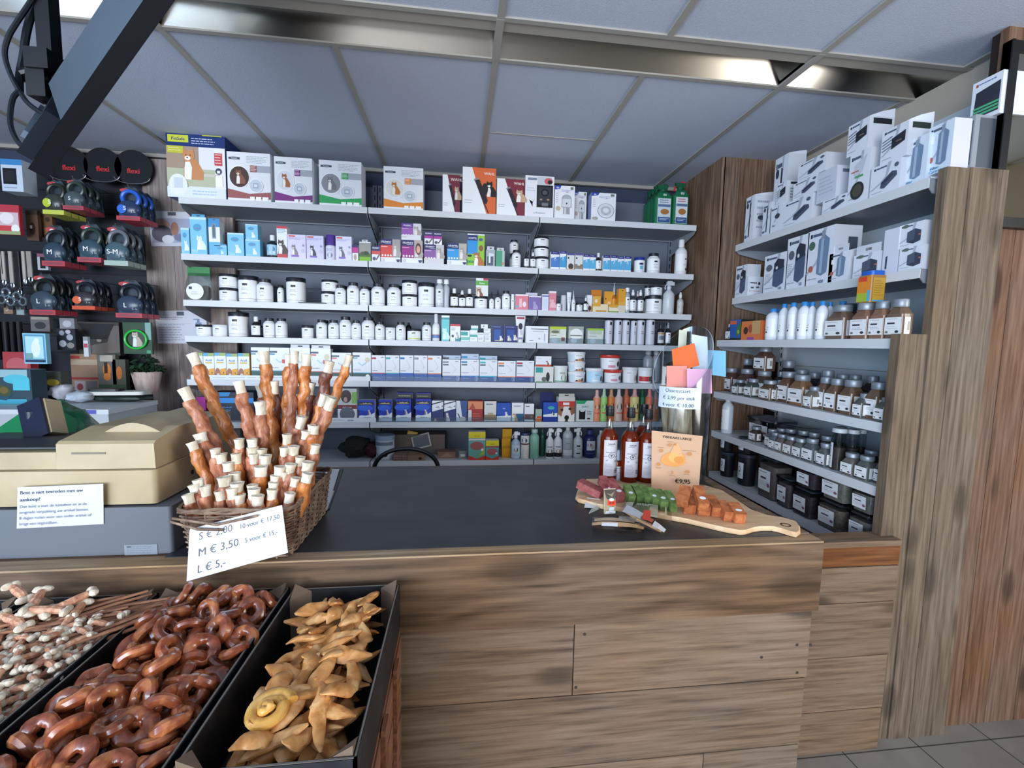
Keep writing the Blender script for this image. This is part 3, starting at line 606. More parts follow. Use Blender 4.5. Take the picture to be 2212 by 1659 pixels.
def make(kind, w, h, o, loc, rz):
    nm = o.get('name', CAT[kind][0]); g = o.get
    mb = MB()
    if kind == 'carton':
        d = g('d', min(max(w*.6, .03), .12)); fc = g('c', 'e9ebf0'); sc = g('sc', fc)
        mb.box(-w/2, w/2, 0, d, 0, h, M(sc, PA)); mb.add([(-w/2, -.0002, 0), (w/2, -.0002, 0), (w/2, -.0002, h), (-w/2, -.0002, h)], [(0, 1, 2, 3)], M(fc, PA))
        if g('tc'): mb.add([(-w/2, 0, h+.0003), (w/2, 0, h+.0003), (w/2, d, h+.0003), (-w/2, d, h+.0003)], [(0, 1, 2, 3)], M(g('tc'), PA))
        mb.art(g('art', [('l', .1, .3, .9, .8, 4, '9aa0aa')]), boxmap(w, h), w/h)
        if g('side'):   # print on the right flank
            mb.art(g('side'), lambda u, v, l: (w/2+l, u*d, v*h), d/h)
        r = mb.build(nm); setT(r, loc, rz)
        if g('tab'):    # punched hanging flap
            tw, th, tcx = g('tab')[:3]; t = MB(); y = d*(g('tab')[3]/2 if len(g('tab')) > 3 else .5)
            x0, x1 = -w/2*tw, w/2*tw; cx = 0; hw = w*.12
            t.box(x0, x1, y-.0008, y+.0008, h+.0003, h+th*.35, M(tcx, PA)); t.box(x0, -hw, y-.0008, y+.0008, h+th*.35, h+th*.65, M(tcx, PA)); t.box(hw, x1, y-.0008, y+.0008, h+th*.35, h+th*.65, M(tcx, PA)); t.box(x0, x1, y-.0008, y+.0008, h+th*.65, h+th, M(tcx, PA))
            t.build('hanging_flap', r)
        if g('ftab'):   # peaked flap standing up at the near end
            t = MB(); t.add([(w/2-.001, 0, h), (w/2-.001, d, h), (w/2-.001, d, h+g('ftab')), (w/2-.001, d*.45, h+g('ftab')*.55)], [(0, 1, 2, 3)], M(fc, PA)); t.add([(w/2, 0, h), (w/2, d, h), (w/2, d, h+g('ftab')), (w/2, d*.45, h+g('ftab')*.55)], [(3, 2, 1, 0)], M(fc, PA)); t.build('flap', r)
        return r, d
    if kind in ('jar', 'pill', 'tub', 'drop', 'aero', 'bottle', 'spray', 'vial'):
        R = w/2; cy = R; n = 24; c = g('c', 'e6e8ec'); mt = M(c, g('rg', .3)) if not g('clr') else clear('clear_bottle_'+c, c, .10)
        cap = g('cap', '20242e'); lab = g('lab', 'f0f1f3'); art = g('art', PUUR)
        if kind == 'jar':
            hl = min(.2*h, .016+.06*h); b = [(R*.94, 0), (R*.97, .003), (R*.97, h-hl)]
            mb.lathe(b, mt, n, (0, cy, 0)); lid = [(R, h-hl+.0002), (R, h-.003), (R*.96, h)]; lz, lh, lr = .06*h, h-hl-.10*h, R*.975
        elif kind == 'tub':
            hl = g('hl', min(.2*h, .016)); b = [(R*.86, 0), (R*.88, .003), (R*.95, h-hl)]
            mb.lathe(b, mt, n, (0, cy, 0)); lid = [(R*.96, h-hl-.004), (R, h-hl+.0002), (R, h-.002), (R*.93, h)]; lz, lh, lr = .04*h, h-hl-.06*h, None
        elif kind == 'pill':
            mb.lathe([(R*.93, 0), (R, .003), (R, .70*h), (R*.96, .745*h), (R*.76, .805*h), (R*.70, .825*h), (R*.70, .85*h)], mt, n, (0, cy, 0))
            lid = [(R*.77, .848*h), (R*.77, .985*h), (R*.72, h)]; lz, lh, lr = .06*h, .62*h, R*1.005
        elif kind == 'drop':
            mb.lathe([(R*.93, 0), (R, .003), (R, .58*h), (R*.9, .64*h), (R*.42, .72*h), (R*.40, .76*h)], mt, n, (0, cy, 0))
            lid = [(R*.48, .755*h), (R*.48, .88*h), (R*.36, .9*h), (R*.30, h-.002), (R*.2, h)] if not g('flat') else [(R*.46, .755*h), (R*.46, .99*h), (R*.42, h)]; lz, lh, lr = .10*h, .46*h, R*1.005
        elif kind == 'aero':
            ch = g('ch', .30); mb.lathe([(R*.96, 0), (R, .003), (R, (1-ch)*h-.004), (R*.9, (1-ch)*h)], mt, n, (0, cy, 0))
            lid = [(R*.93, (1-ch)*h), (R*.93, h-.004), (R*.85, h)] if not g('cone') else [(R*.85, (1-ch)*h), (R*.5, (1-ch*.75)*h), (R*.42, h-.004), (R*.35, h)]; lz, lh, lr = .04*h, (1-ch)*h-.07*h, R*1.004
        elif kind == 'bottle':
            sh = g('sh', .74); mb.lathe([(R*.93, 0), (R, .004), (R, sh*h-.02*h), (R*.92, sh*h+.03*h), (R*.55, (sh+.11)*h), (R*.36, (sh+.13)*h), (R*.34, (sh+.14)*h)], mt, n, (0, cy, 0), sy=1)
            lid = [(R*g('cr', .42), (sh+.135)*h), (R*g('cr', .42)*.95, h-.003), (R*g('cr', .42)*.85, h)]; lz, lh, lr = .10*h, (sh-.18)*h, R*1.005
        elif kind == 'vial':
            mb.lathe([(R*.93, 0), (R, .003), (R, .48*h), (R*.8, .56*h), (R*.42, .60*h)], mt, n, (0, cy, 0))
            lid = [(R*.5, .60*h), (R*.45, .70*h), (R*.2, .85*h), (R*.09, h)]; lz, lh, lr = .06*h, .40*h, R*1.005
        elif kind == 'spray':
            mb.lathe([(R*.93, 0), (R, .004), (R, .56*h), (R*.92, .62*h), (R*.45, .71*h), (R*.34, .74*h), (R*.34, .78*h)], mt, n, (0, cy, 0))
            lid = None; lz, lh, lr = .06*h, .46*h, R*1.005
        r = mb.build(nm); setT(r, loc, rz)
        if lid:
            q = MB(); q.lathe(lid, M(cap, .35), n, (0, cy, 0)); q.build('lid' if kind in ('jar', 'tub') else 'cap', r)
        else:
            q = MB(); hd = M(cap, .4); q.lathe([(R*.42, .765*h), (R*.42, .83*h), (R*.3, .85*h), (R*.25, .87*h)], hd, 14, (0, cy, 0)); s = 1 if not g('flip') else -1
            q.box(-.42*R if s > 0 else -.9*R, .9*R if s > 0 else .42*R, cy-.22*R, cy+.22*R, .865*h, .965*h, hd); q.box(-.30*R, .55*R, cy-.2*R, cy+.2*R, .965*h, h, hd)
            x = -.42*R*s; q.tube([(x*.9, cy, .89*h), (x*1.5, cy, .86*h), (x*1.75, cy, .80*h), (x*1.55, cy, .74*h)], .11*R, hd, 6); q.build('trigger_head', r)
        if g('clr') and g('fill'):
            q = MB(); fh = g('fh', .55)*h; q.lathe([(R*.9, .004), (R*.95, .007), (R*.95, fh), (0, fh+.0003)], M(g('fill'), .2), n, (0, cy, 0)); q.build('contents', r)
        if lab:
            span = 2*R*1.25; q = MB()
            if lr: mf = cylmap(lr, lz, lh, span, cy)
            else:
                def mf(u, v, l, r0=R*.885, r1=R*.945):
                    a = (u-.5)*span/R; rr = r0+(r1-r0)*(lz+v*lh)/h+l+.0006; return (math.sin(a)*rr, cy-math.cos(a)*rr, lz+v*lh)
            q.art([('r', 0, 0, 1, 1, lab)]+list(art), mf, span/lh, seg=14, lift0=.0002, step=.0003); q.build('label', r)
        return r, w
    if kind == 'tube':   # squeezed tube standing on its cap
        R = w/2; ch = .12*h; vs = []; n = 16; c = g('c', 'e8eaee'); fs = []
        for j in range(7):
            t = j/6; z = ch+(h-ch)*t; ry = R*.62*(1-t)+.001; rx = R*(.66+.34*t)
            for i in range(n): a = 2*math.pi*i/n; vs.append((rx*math.cos(a), R*.62+ry*math.sin(a), z))
        for j in range(6):
            for i in range(n): i2 = (i+1) % n; fs.append((j*n+i, j*n+i2, (j+1)*n+i2, (j+1)*n+i))
        mb.add(vs, fs, M(c, .35), True); r = mb.build(nm); setT(r, loc, rz)
        q = MB(); q.lathe([(R*.6, 0), (R*.62, ch)], M(g('cap', 'dfe2e6'), .4), 16, (0, R*.62, 0)); q.build('cap', r)
        q = MB(); q.art(g('art', [('l', .2, .3, .8, .7, 4, '8a8f98')]), lambda u, v, l: ((u-.5)*2*R*(.62+.36*v)*.8, R*.62-(R*.62*(1-v)+.001)*math.sqrt(max(0, 1-((u-.5)*1.6)**2))-.0012-l, ch+(h-ch)*v), w/h, seg=8); q.build('label', r)
        return r, w*.62
    if kind in ('spice', 'long', 'sqtub', 'bucket', 'flask'):
        d = g('d', w*.8)
        if kind == 'spice':
            cn = g('fill', '5a4236'); gl = clear('clear_jar', 'd9dde0', .16); rr = min(w, d)*.2
            mb.rbox(-w/2, w/2, 0, d, 0, .62*h, rr, M(cn, .3, coat=.4), 3)
            k = .60; pts = lambda s: [(x*s, d/2+(y-d/2)*s) for x, y in [(-w/2+rr, 0), (w/2-rr, 0), (w/2, rr), (w/2, d-rr), (w/2-rr, d), (-w/2+rr, d), (-w/2, d-rr), (-w/2, rr)]]
            a = pts(1); b = pts(k); vs = [(x, y, .62*h) for x, y in a]+[(x, y, .80*h) for x, y in b]
            mb.add(vs, [(i, (i+1) % 8, (i+1) % 8+8, i+8) for i in range(8)]+[tuple(range(8, 16))], M(cn, .3, coat=.4))
            r = mb.build(nm); setT(r, loc, rz)
            R = min(w, d)*.43; q = MB(); q.lathe([(R*1.02, .80*h), (R*1.08, .82*h), (R*1.08, .97*h), (R, h)], M(g('cap', '8d959f'), .42, metal=.4), 20, (0, d/2, 0)); q.build('lid', r)
            q = MB(); ops = [('r', 0, 0, 1, 1, 'eceef0'), ('l', .12, .84, .88, .93, 1, '9aa0a8'), ('r', .16, .60, .62, .70, '353b44'), ('l', .16, .30, .8, .5, 2, 'b4bac2'), ('e', .16, .14, .09, .07, '6d7470'), ('e', .78, .16, .11, .08, '33363a')]
            q.art(ops, boxmap(w*.96, .44*h, 0, 0, .10*h), w/(.44*h), lift0=.0005)
            q.art([('r', 0, 0, .75, 1, 'e6e6e4'), ('r', .4, .25, .7, .75, '9a948c')], lambda u, v, l: (w/2+l+.0004, rr+u*(d-2*rr), .10*h+v*.44*h), 1); q.build('label', r)
            return r, d
        if kind == 'long':
            R = w/2; mb.lathe([(R, 0), (R, .9*h)], clear('clear_tube', 'dfe6ea', .14), 20, (0, R, 0)); r = mb.build(nm); setT(r, loc, rz)
            q = MB(); q.lathe([(R*.94, .003), (R*.94, .54*h), (.0005, .545*h)], M(g('fill', '4e3f3a'), .5), 18, (0, R, 0)); q.build('contents', r)
            q = MB(); q.lathe([(R*1.02, .9*h), (R*1.02, h-.003), (R*.9, h)], M('c3c9ce', .4), 18, (0, R, 0)); q.build('cap', r)
            if g('lab', 1): q = MB(); q.art([('r', 0, 0, 1, 1, 'e4e6e8'), ('l', .2, .1, .8, .9, 6, '8d939b')], cylmap(R*1.01, .05*h, .6*h, R*1.2, R, -.5), R*1.2/(.6*h), seg=6); q.build('label', r)
            return r, w
        if kind == 'sqtub':
            cn = g('fill', '4a3c3b'); gl = clear('clear_tub', 'c9ced2', .16, .08)
            mb.rbox(-w/2*.96, w/2*.96, 0, d, 0, h-.012, w*.12, gl, 3, tz=.10); r = mb.build(nm); setT(r, loc, rz)
            q = MB(); q.rbox(-w/2*.92, w/2*.92, .006, d-.006, .004, (h-.012)*g('fh', .85), w*.12, noisy('tub_fill_'+cn, [cn, g('fill2', '6a5a56')], (90, 90, 90), rough=.5, bump=.3), 3, tz=.10); q.build('contents', r)
            q = MB(); q.rbox(-w/2, w/2, -.005, d+.005, h-.012, h, w*.12, clear('tub_lid', g('lid', 'aab2bc'), .2, .12), 3); q.rbox(-w/2*.9, w/2*.9, .01, d-.01, h-.0115, h-.006, w*.1, M(g('lid', 'aab2bc'), .3, alpha=.55), 3); q.build('lid', r)
            q = MB(); q.art([('r', 0, 0, 1, 1, 'dfe3e8'), ('l', .1, .8, .8, .92, 1, '70767e'), ('r', .2, .55, .66, .64, '3a4048'), ('l', .1, .2, .9, .45, 3, 'a6adb5'), ('e', .86, .30, .11, .10, g('acc', '8a5a6a'))], lambda u, v, l: ((-.36+u*.62)*w, .05*d*(1-(.18+.5*v))-l-.001, (.18+v*.5)*h), w/(.6*h), lift0=.0006); q.build('label', r)
            return r, d
        if kind == 'bucket':
            R = w/2; mb.lathe([(R*.86, 0), (R*.88, .004), (R*.96, h-.016)], M('1c1f26', .35), 26, (0, R, 0)); r = mb.build(nm); setT(r, loc, rz)
            q = MB(); q.lathe([(R*.97, h-.018), (R*1.0, h-.016), (R*1.0, h-.002), (R*.93, h), (R*.9, h-.004), (0, h-.004)], M('343a46', .25), 26, (0, R, 0)); q.build('lid', r)
            q = MB(); q.art([('r', 0, 0, 1, 1, 'd5dde4'), ('e', .4, .58, .2, .2, '39424c'), ('e', .4, .6, .13, .13, 'd5dde4'), ('l', .15, .2, .8, .3, 1, '6d757d')], cylmap(R*.935, .22*h, .5*h, R*.8, R, .15), R*.8/(.5*h), seg=6, lift0=.0008); q.build('label', r)
            return r, w
        if kind == 'flask':   # flat green garden-style trigger sprayer
            mb.rbox(-w/2, w/2, 0, d, 0, .66*h, w*.14, M(g('c', '1b6b47'), .3), 3)
            mb.prism([(-w/2, 0), (w/2, 0), (w/2, d), (-w/2, d)], .66*h, .6605*h, M('1b6b47', .3)); pts = [(-w/2*.95, .02*d), (w/2*.95, .02*d), (w/2*.95, d*.98), (-w/2*.95, d*.98)]
            vs = [(x, y, .66*h) for x, y in pts]+[(x*.45, d/2+(y-d/2)*.5, .80*h) for x, y in pts]; mb.add(vs, [(0, 1, 5, 4), (1, 2, 6, 5), (2, 3, 7, 6), (3, 0, 4, 7), (4, 5, 6, 7)], M('1b6b47', .3))
            r = mb.build(nm); setT(r, loc, rz)
            q = MB(); hd = M('14563a', .35); q.prism([(-w*.34, d*.3), (w*.30, d*.3), (w*.30, d*.7), (-w*.34, d*.7)], .86*h, .97*h, hd, taper=.25); q.lathe([(w*.2, .80*h), (w*.2, .86*h)], hd, 12, (0, d/2, 0)); q.tube([(-w*.22, d/2, .9*h), (-w*.36, d/2, .86*h), (-w*.40, d/2, .78*h)], w*.05, M(g('trig', '14563a'), .4), 6); q.box(w*.02, w*.22, d*.35, d*.65, .97*h, h, M(g('trig', '14563a'), .4)); q.build('trigger_head', r)
            q = MB(); c2 = g('c2', 'c8d3dc'); q.art([('r', .14, .03, .88, .63, 'b9cfc4'), ('r', .17, .04, .86, .62, c2), ('t', .52, .69, .05, 'BSI', 'e9f0ea', 'c', .02, .34), ('r', .17, .04, .86, .17, '31558a'), ('r', .17, .42, .86, .48, '5a7196'), ('e', .55, .30, .24, .07, 'a8703a'), ('l', .25, .50, .8, .6, 2, g('tc', '39506e')), ('l', .25, .08, .8, .14, 2, 'e6ecf2')], boxmap(w, h), w/h); q.build('label', r)
            return r, d

def proj(P):
    q = Vector(P)-CAMP; z = q.dot(AF); return 1106+FPX*q.dot(AR)/z, 829.5+FPX*q.dot(AD)/z
BACKW = ['on the top back shelf', 'on the second back shelf', 'on the third back shelf', 'on the fourth back shelf', 'on the fifth back shelf', 'on the sixth back shelf', 'on the lowest back shelf']
SIDEW = ['on the top right-rack shelf', 'on the second right-rack shelf', 'on the third right-rack shelf', 'on the fourth right-rack shelf', 'on the fifth right-rack shelf', 'on the lowest right-rack shelf']
THINGS = []
def row(ox, oy, s, rack, k, items):
    prev = []
    for it in items:
        kind, x0, x1, yt, desc = it[:5]; o = dict(it[5]) if len(it) > 5 else {}
        X0, X1, Y = ox+x0/s, ox+x1/s, oy+yt/s; ins = o.get('ins', .010)
        base = BZ[k] if rack == 'B' else (SZ[k] if not o.get('bz') else o['bz'])
        if 'on' in o:
            pr = prev[-o['on']]; base = pr[0]
            if 'ins' not in o: ins = pr[1]+.003
        base += .0008
        if rack == 'B':
            Yp = YF+ins; xm = (X0+X1)/2; a = onY(xm, Y, Yp); yb = proj((a.x, Yp, base))[1]; ym = (Y+yb)/2
            xa, xb = onY(X0, ym, Yp).x, onY(X1, ym, Yp).x; w = xb-xa; h = onY(xm, Y, Yp).z-base; loc = ((xa+xb)/2, Yp, base); rz = 0; wh = BACKW[k]
        else:
            Xp = SXF[k]+ins; a = onX(X1, Y, Xp); yb = proj((Xp, a.y, base))[1]; ym = (Y+yb)/2
            ya, yb2 = onX(X0, ym, Xp).y, onX(X1, ym, Xp).y; w = ya-yb2; h = onX(X1, Y, Xp).z-base; loc = (Xp, (ya+yb2)/2, base); rz = -math.pi/2; wh = SIDEW[k]
        if o.get('h'): h = o['h']
        if rack == 'S' and kind in ('bucket', 'bottle', 'long'): w = (X1-X0)/FPX*(Vector((Xp, (ya+yb2)/2, base+h/2))-CAMP).dot(AF); loc = (Xp-w*.0, (ya+yb2)/2, base)
        w *= .985
        if w <= .004 or h <= .006: print('BAD', desc, w, h); continue
        if o.get('rz'): rz += math.radians(o['rz'])
        ob, d = make(kind, w, h, o, loc, rz)
        prev.append((base+h, ins, w, d))
        nm, cat = CAT[kind]
        pend(ob, desc, o.get('cat', cat), wh, X0, '%s on the %s rack' % (PLUR[kind], 'back' if rack == 'B' else 'right'))
        THINGS.append(ob)
# ------------------------------------------------------------------ goods on the back rack, read off the photograph shelf by shelf
Z1, Z2, Z3, Z4, Z5, Z6 = (340, 260, 4.809), (780, 330, 5.53), (1130, 350, 5.53), (380, 560, 5.267), (780, 570, 5.53), (1130, 580, 5.53)
Y1, Y2, Y3 = (380, 740, 5.027), (780, 750, 5.53), (1120, 750, 4.809)
WH = 'e6e8ee'
# top shelf
row(*Z1, 'B', 0, [
 ('carton', 95, 712, 135, 'largest pet-door carton with dark blue header', dict(art=A_bigflap(), d=.20, tc='16306e', c=WH, sc='1a3270')),
 ('carton', 724, 1178, 335, 'white cat-flap carton with brown accent panel', dict(art=A_catflap('9c5b58', '8a5540', '4b3430'), d=.11, c=WH)),
 ('carton', 1214, 1612, 385, 'white pet-door carton with purple bottom band', dict(art=A_catflap('7b2f7c', 'a5683f', 'dcdfe8'), d=.13, c=WH, tab=(.35, .012, 'd9dbe0', 1.8))),
 ('carton', 1677, 2123, 422, 'white cat-flap carton with green bottom band', dict(art=A_catflap('35a35c', '77757c', '8e8f96'), d=.12, c=WH, tab=(.35, .012, 'd9dbe0', 1.8)))])
row(*Z2, 'B', 0, [
 ('carton', 266, 745, 172, 'white cat-flap carton with orange bottom band', dict(art=A_catflap('e38a34', 'c47c3c', 'dfe0da'), d=.10, c=WH, tab=(.5, .016, 'd9742a', 1.8))),
 ('carton', 972, 1182, 264, 'narrow maroon clipper carton', dict(art=A_clip('7e3040'), d=.09, sc='d9dae0', ins=.06)),
 ('carton', 1209, 1614, 178, 'tall orange clipper carton with two dogs', dict(art=A_clip('dd6b3c', True), d=.09, sc='d9dae0')),
 ('carton', 1619, 1954, 314, 'maroon clipper carton beside the orange one', dict(art=A_clip('7e3040'), d=.08))])
row(*Z3, 'B', 0, [
 ('carton', 22, 370, 167, 'white carton picturing a black scaring device', dict(art=A_trap(), d=.12)),
 ('carton', 374, 616, 284, 'white pest-repeller carton in front', dict(art=A_bsi(False), d=.06, sc='c9ccd4')),
 ('carton', 610, 756, 356, 'smaller pest-repeller carton set further back', dict(art=A_bsi(False), ins=.09, d=.05)),
 ('carton', 812, 1108, 370, 'white repeller carton showing a round device', dict(art=A_bsi(True), d=.07, sc='6f86b8')),
 ('flask', 1466, 1640, 330, 'green flat sprayer deepest in the queue', dict(ins=.22, d=.05)),
 ('flask', 1500, 1690, 300, 'green flat sprayer third in the queue', dict(ins=.15, d=.05)),
 ('flask', 1540, 1745, 270, 'green flat sprayer second in the queue', dict(ins=.08, d=.05)),
 ('flask', 1577, 1792, 250, 'green flat sprayer at the queue front', dict(d=.05)),
 ('flask', 1797, 1990, 222, 'green flat sprayer with red trigger', dict(d=.05, trig='c02a30', tc='c0303a', c2='d6dbe2')),
])
# second shelf
row(*Z1, 'B', 1, [
 ('carton', 247, 333, 1118, 'pale blue narrow carton at the shelf end', dict(art=A_blue(.4), d=.05, c='8fcfe8')),
 ('carton', 341, 512, 1005, 'tallest light blue cat carton', dict(art=A_blue(.5), d=.06, c='7fc4e3', tab=(.8, .016, '4f9cc8', .2))),
 ('carton', 534, 652, 1045, 'blue and white carton with a window', dict(art=A_plain('3b8fc6', 'f0f0f0', None)[1:2]+[('r', 0, 0, 1, .38, '69b4dc'), ('r', .3, .48, .65, .92, '8ea0aa'), ('r', .36, .52, .58, .9, '5c6c76')], d=.05, c='e9ebe9', tab=(1, .014, '3b8fc6', .1))),
 ('carton', 592, 722, 1300, 'small light blue hanging pack', dict(art=A_blue(1.3), d=.03, c='7fc4e3', tab=(.9, .008, '4797c8', .1))),
 ('carton', 729, 900, 1170, 'light blue square carton with red ribbon mark', dict(art=A_blue(.8), d=.06, c='6eb8dc', tc='e6e8ea')),
 ('carton', 914, 1068, 1240, 'light blue carton carrying another', dict(art=A_blue(1), d=.06, c='6eb8dc', tc='e6e8ea')),
 ('carton', 914, 1044, 1080, 'small light blue carton stacked on another', dict(art=A_blue(.9), d=.05, on=1, c='7fc4e3')),
 ('drop', 1116, 1235, 1183, 'dark bottle with light blue label', dict(c='1e2c33', cap='e8ebee', flat=1, lab='a7cfe6', art=[('e', .5, .6, .3, .25, '4786b8'), ('e', .6, .25, .2, .15, 'e6eef4')])),
 ('carton', 1241, 1350, 1098, 'slim white carton with red foot and puppy', dict(art=[('r', 0, .92, 1, 1, 'c23b3f'), ('r', 0, 0, 1, .12, 'c23b3f'), ('l', .1, .76, .9, .9, 3, '6aa6c4')]+animal(.5, .28, .4, '4b403c', asp=.35), d=.05)),
 ('carton', 1353, 1543, 1187, 'lilac carton with grey tabby pet', dict(art=A_lilac('8b7f86'), d=.05, c='d9d3ec')),
 ('carton', 1548, 1727, 1197, 'lilac carton with spotted dog', dict(art=A_lilac('3c3f4c'), d=.05, c='d3cfe9')),
 ('aero', 1734, 1846, 1184, 'white spray can with purple cap', dict(c='d5d6e6', cap='553c92', ch=.42, lab='d9daea', art=[('l', .25, .6, .75, .8, 2, '7d76b4'), ('e', .5, .28, .2, .2, '8b83a8')])),
 ('carton', 1852, 2019, 1206, 'lilac-white carton with dalmatian puppies', dict(art=A_lilac('6d6f80'), d=.05, c='dedbee')),
 ('carton', 2024, 2086, 1296, 'tiny white carton with magenta band', dict(art=[('r', 0, .5, 1, .85, 'c23a92'), ('r', 0, .85, 1, 1, '3b2e6a'), ('e', .5, .22, .25, .2, 'b9a08e')], d=.03)),
 ('carton', 2096, 2215, 1262, 'green seed-mix carton with grass picture', dict(art=[('r', 0, .0, 1, .22, '7bb62e'), ('r', 0, .22, 1, .4, '4f6b33'), ('r', 0, .4, 1, .95, '9a9a92'), ('e', .6, .42, .25, .1, '3c4630'), ('e', .3, .40, .2, .09, '4c5a3a')], d=.03, tab=(.5, .012, 'cfd2d2', .1)))])
row(*Z2, 'B', 1, [
 ('carton', 127, 226, 1110, 'small red calming carton', dict(art=A_felmini('d8564e'), d=.03)),
 ('carton', 231, 470, 1032, 'red and navy calming carton with kitten', dict(art=A_fel('2b2560', 'd84a44', 'a59d9b'), d=.08, ins=.02)),
 ('carton', 483, 735, 1045, 'purple and navy calming carton with smiling woman', dict(art=A_fel('2b2560', '9a2a86', 'b5a79f')+[('e', .80, .62, .13, .26, '4e342c'), ('e', .80, .60, .09, .17, 'dba58e'), ('r', .76, .52, .84, .54, 'f5efe9')], d=.10)),
 ('carton', 481, 718, 845, 'lilac and white calming carton stacked on top', dict(art=A_fel('6a3f96', '9a5cae', 'd9dade')+[('r', 0, 0, 1, .30, 'dfe0e4'), ('l', .06, .1, .3, .2, 1, 'c98a4a')], d=.08, on=1)),
 ('carton', 751, 990, 1128, 'wide purple calming carton under two small ones', dict(art=A_fel('2b2560', '8a5aa0', 'c6c2c2')+[('r', 0, 0, 1, .28, 'd4d3d8'), ('l', .05, .18, .25, .26, 1, 'c07a4a')], d=.08, h=.112)),
 ('carton', 757, 856, 942, 'left mini purple carton on the wide one', dict(art=A_felmini('a83a9a'), d=.03, on=1)),
 ('carton', 866, 967, 950, 'right mini purple carton on the wide one', dict(art=A_felmini('a83a9a'), d=.03, on=2, ins=.016)),
 ('carton', 1026, 1262, 1082, 'blue calming carton with pale dog', dict(art=A_fel('24346e', '2f9ad8', 'b9b3a6', 'ADAPTIL'), d=.08)),
 ('carton', 1268, 1475, 985, 'green and blue calming carton with child and dog', dict(art=[('r', 0, 0, 1, 1, '8fc63c'), ('r', 0, .38, .6, 1, '2f93d6'), ('r', 0, .82, .6, 1, '24346e'), ('t', .3, .87, .06, 'ADAPTIL', 'f0f2f8', 'c', .01, .5), ('e', .8, .58, .13, .1, '8a5a44'), ('e', .78, .86, .12, .05, '4a5a9a'), ('e', .14, .32, .13, .04, '1d2a1c'), ('r', 0, .08, .4, .16, '4f9a48')]+animal(.62, .16, .4, 'b5713c', asp=.55), d=.07, tc='eef0f2', tab=(1, .008, 'e9ece8', .1))),
 ('carton', 1492, 1600, 1160, 'clear pouch of pet parts beside the green carton', dict(art=[('r', .1, .05, .8, .6, '59606a'), ('r', .3, .2, .5, .8, 'e9ecef'), ('e', .6, .7, .3, .1, 'd9dde0')], c='a9adb4', sc='b9bdc4', d=.03, name='pouch', cat='pouch', tab=(.8, .02, 'c9ccd0', .1))),
 ('carton', 1608, 1716, 1168, 'green hanging pack with white corner', dict(art=[('r', 0, 0, .72, 1, '4f9c7c'), ('e', .8, .2, .14, .1, 'b98a72')], c='b3bfba', sc='8fae9f', d=.03, tab=(.8, .016, 'c3cac8', .1))),
 ('pill', 1775, 1890, 1200, 'clear-bodied bottle under another at the back', dict(ins=.16, c='aeb6bf')),
 ('pill', 1778, 1888, 1034, 'white bottle stacked at the back', dict(ins=.16, on=1)),
 ('pill', 1804, 1916, 1156, 'white pill bottle before the stacked pair', {}),
 ('drop', 1950, 2010, 1180, 'tiny dropper bottle with black pipette', dict(c='2a2d33', cap='15171c')),
 ('drop', 2024, 2090, 1182, 'tiny dropper bottle with white pipette', dict(c='2a2d33', cap='e2e5e9')),
])
row(*Z3, 'B', 1, [
 ('jar', 152, 322, 1124, 'bottom white tub of the three-high stack', {}),
 ('jar', 143, 322, 1002, 'middle white tub of the three-high stack', dict(on=1)),
 ('jar', 143, 326, 885, 'top white tub of the three-high stack', dict(on=1)),
 ('carton', 332, 432, 1070, 'wide blue droplet carton', dict(art=A_drop('4a7fc4'), d=.04)),
 ('carton', 438, 514, 1060, 'narrow tall blue droplet carton', dict(art=A_drop('3f9ad0'), d=.035)),
 ('carton', 522, 612, 1090, 'white carton with dark hedgehog shape', dict(art=[('r', 0, .88, 1, 1, '4a4f94'), ('r', .1, .66, .3, .76, '2c3340'), ('e', .55, .2, .35, .18, '463c38'), ('r', 0, 0, 1, .04, 'b9a04a')], c='dcdcda', d=.035)),
 ('carton', 620, 712, 1092, 'white carton with brown landscape foot', dict(art=[('r', 0, .88, 1, 1, '5a4f94'), ('r', .1, .66, .3, .76, '2c3340'), ('r', 0, .06, 1, .35, '8a7a68'), ('e', .5, .32, .2, .06, 'e0dcd2')], c='d9dcdc', d=.035)),
 ('carton', 718, 796, 1102, 'slim blue droplet carton', dict(art=A_drop('58b0dc'), d=.03)),
 ('carton', 799, 868, 1108, 'slim blue droplet carton', dict(art=A_drop('58b0dc'), d=.03)),
 ('drop', 872, 946, 1080, 'dark bottle with white cap between cartons', dict(c='2e2220', cap='e6e6e6', flat=1)),
 ('carton', 956, 1040, 1116, 'slim blue droplet carton', dict(art=A_drop('58b0dc'), d=.03)),
 ('carton', 1048, 1128, 1116, 'slim blue droplet carton', dict(art=A_drop('58b0dc'), d=.03)),
 ('carton', 1131, 1205, 1128, 'slim blue droplet carton', dict(art=A_drop('58b0dc'), d=.03)),
 ('carton', 1209, 1289, 1126, 'slim blue droplet carton', dict(art=A_drop('58b0dc'), d=.03)),
 ('jar', 1350, 1476, 1132, 'white jar with royal blue lid', dict(cap='28348e', art=[('r', .36, .62, .66, .8, '2a3060'), ('r', .4, .2, .64, .55, '6fb0cc'), ('r', 0, .05, 1, .07, '2a5a9a')])),
 ('pill', 1512, 1662, 1080, 'large white pill bottle with round label mark', {}),
 ('bottle', 1852, 1986, 915, 'tall white bottle beside the wooden column', dict(c='dfe1e4', cap='e4e6e9', cr=.5, sh=.66, art=[('r', .6, .66, .75, .73, '20242c'), ('e', .75, .1, .12, .08, '6a3a34'), ('l', .5, .3, .8, .4, 2, 'a9adb4')]))])
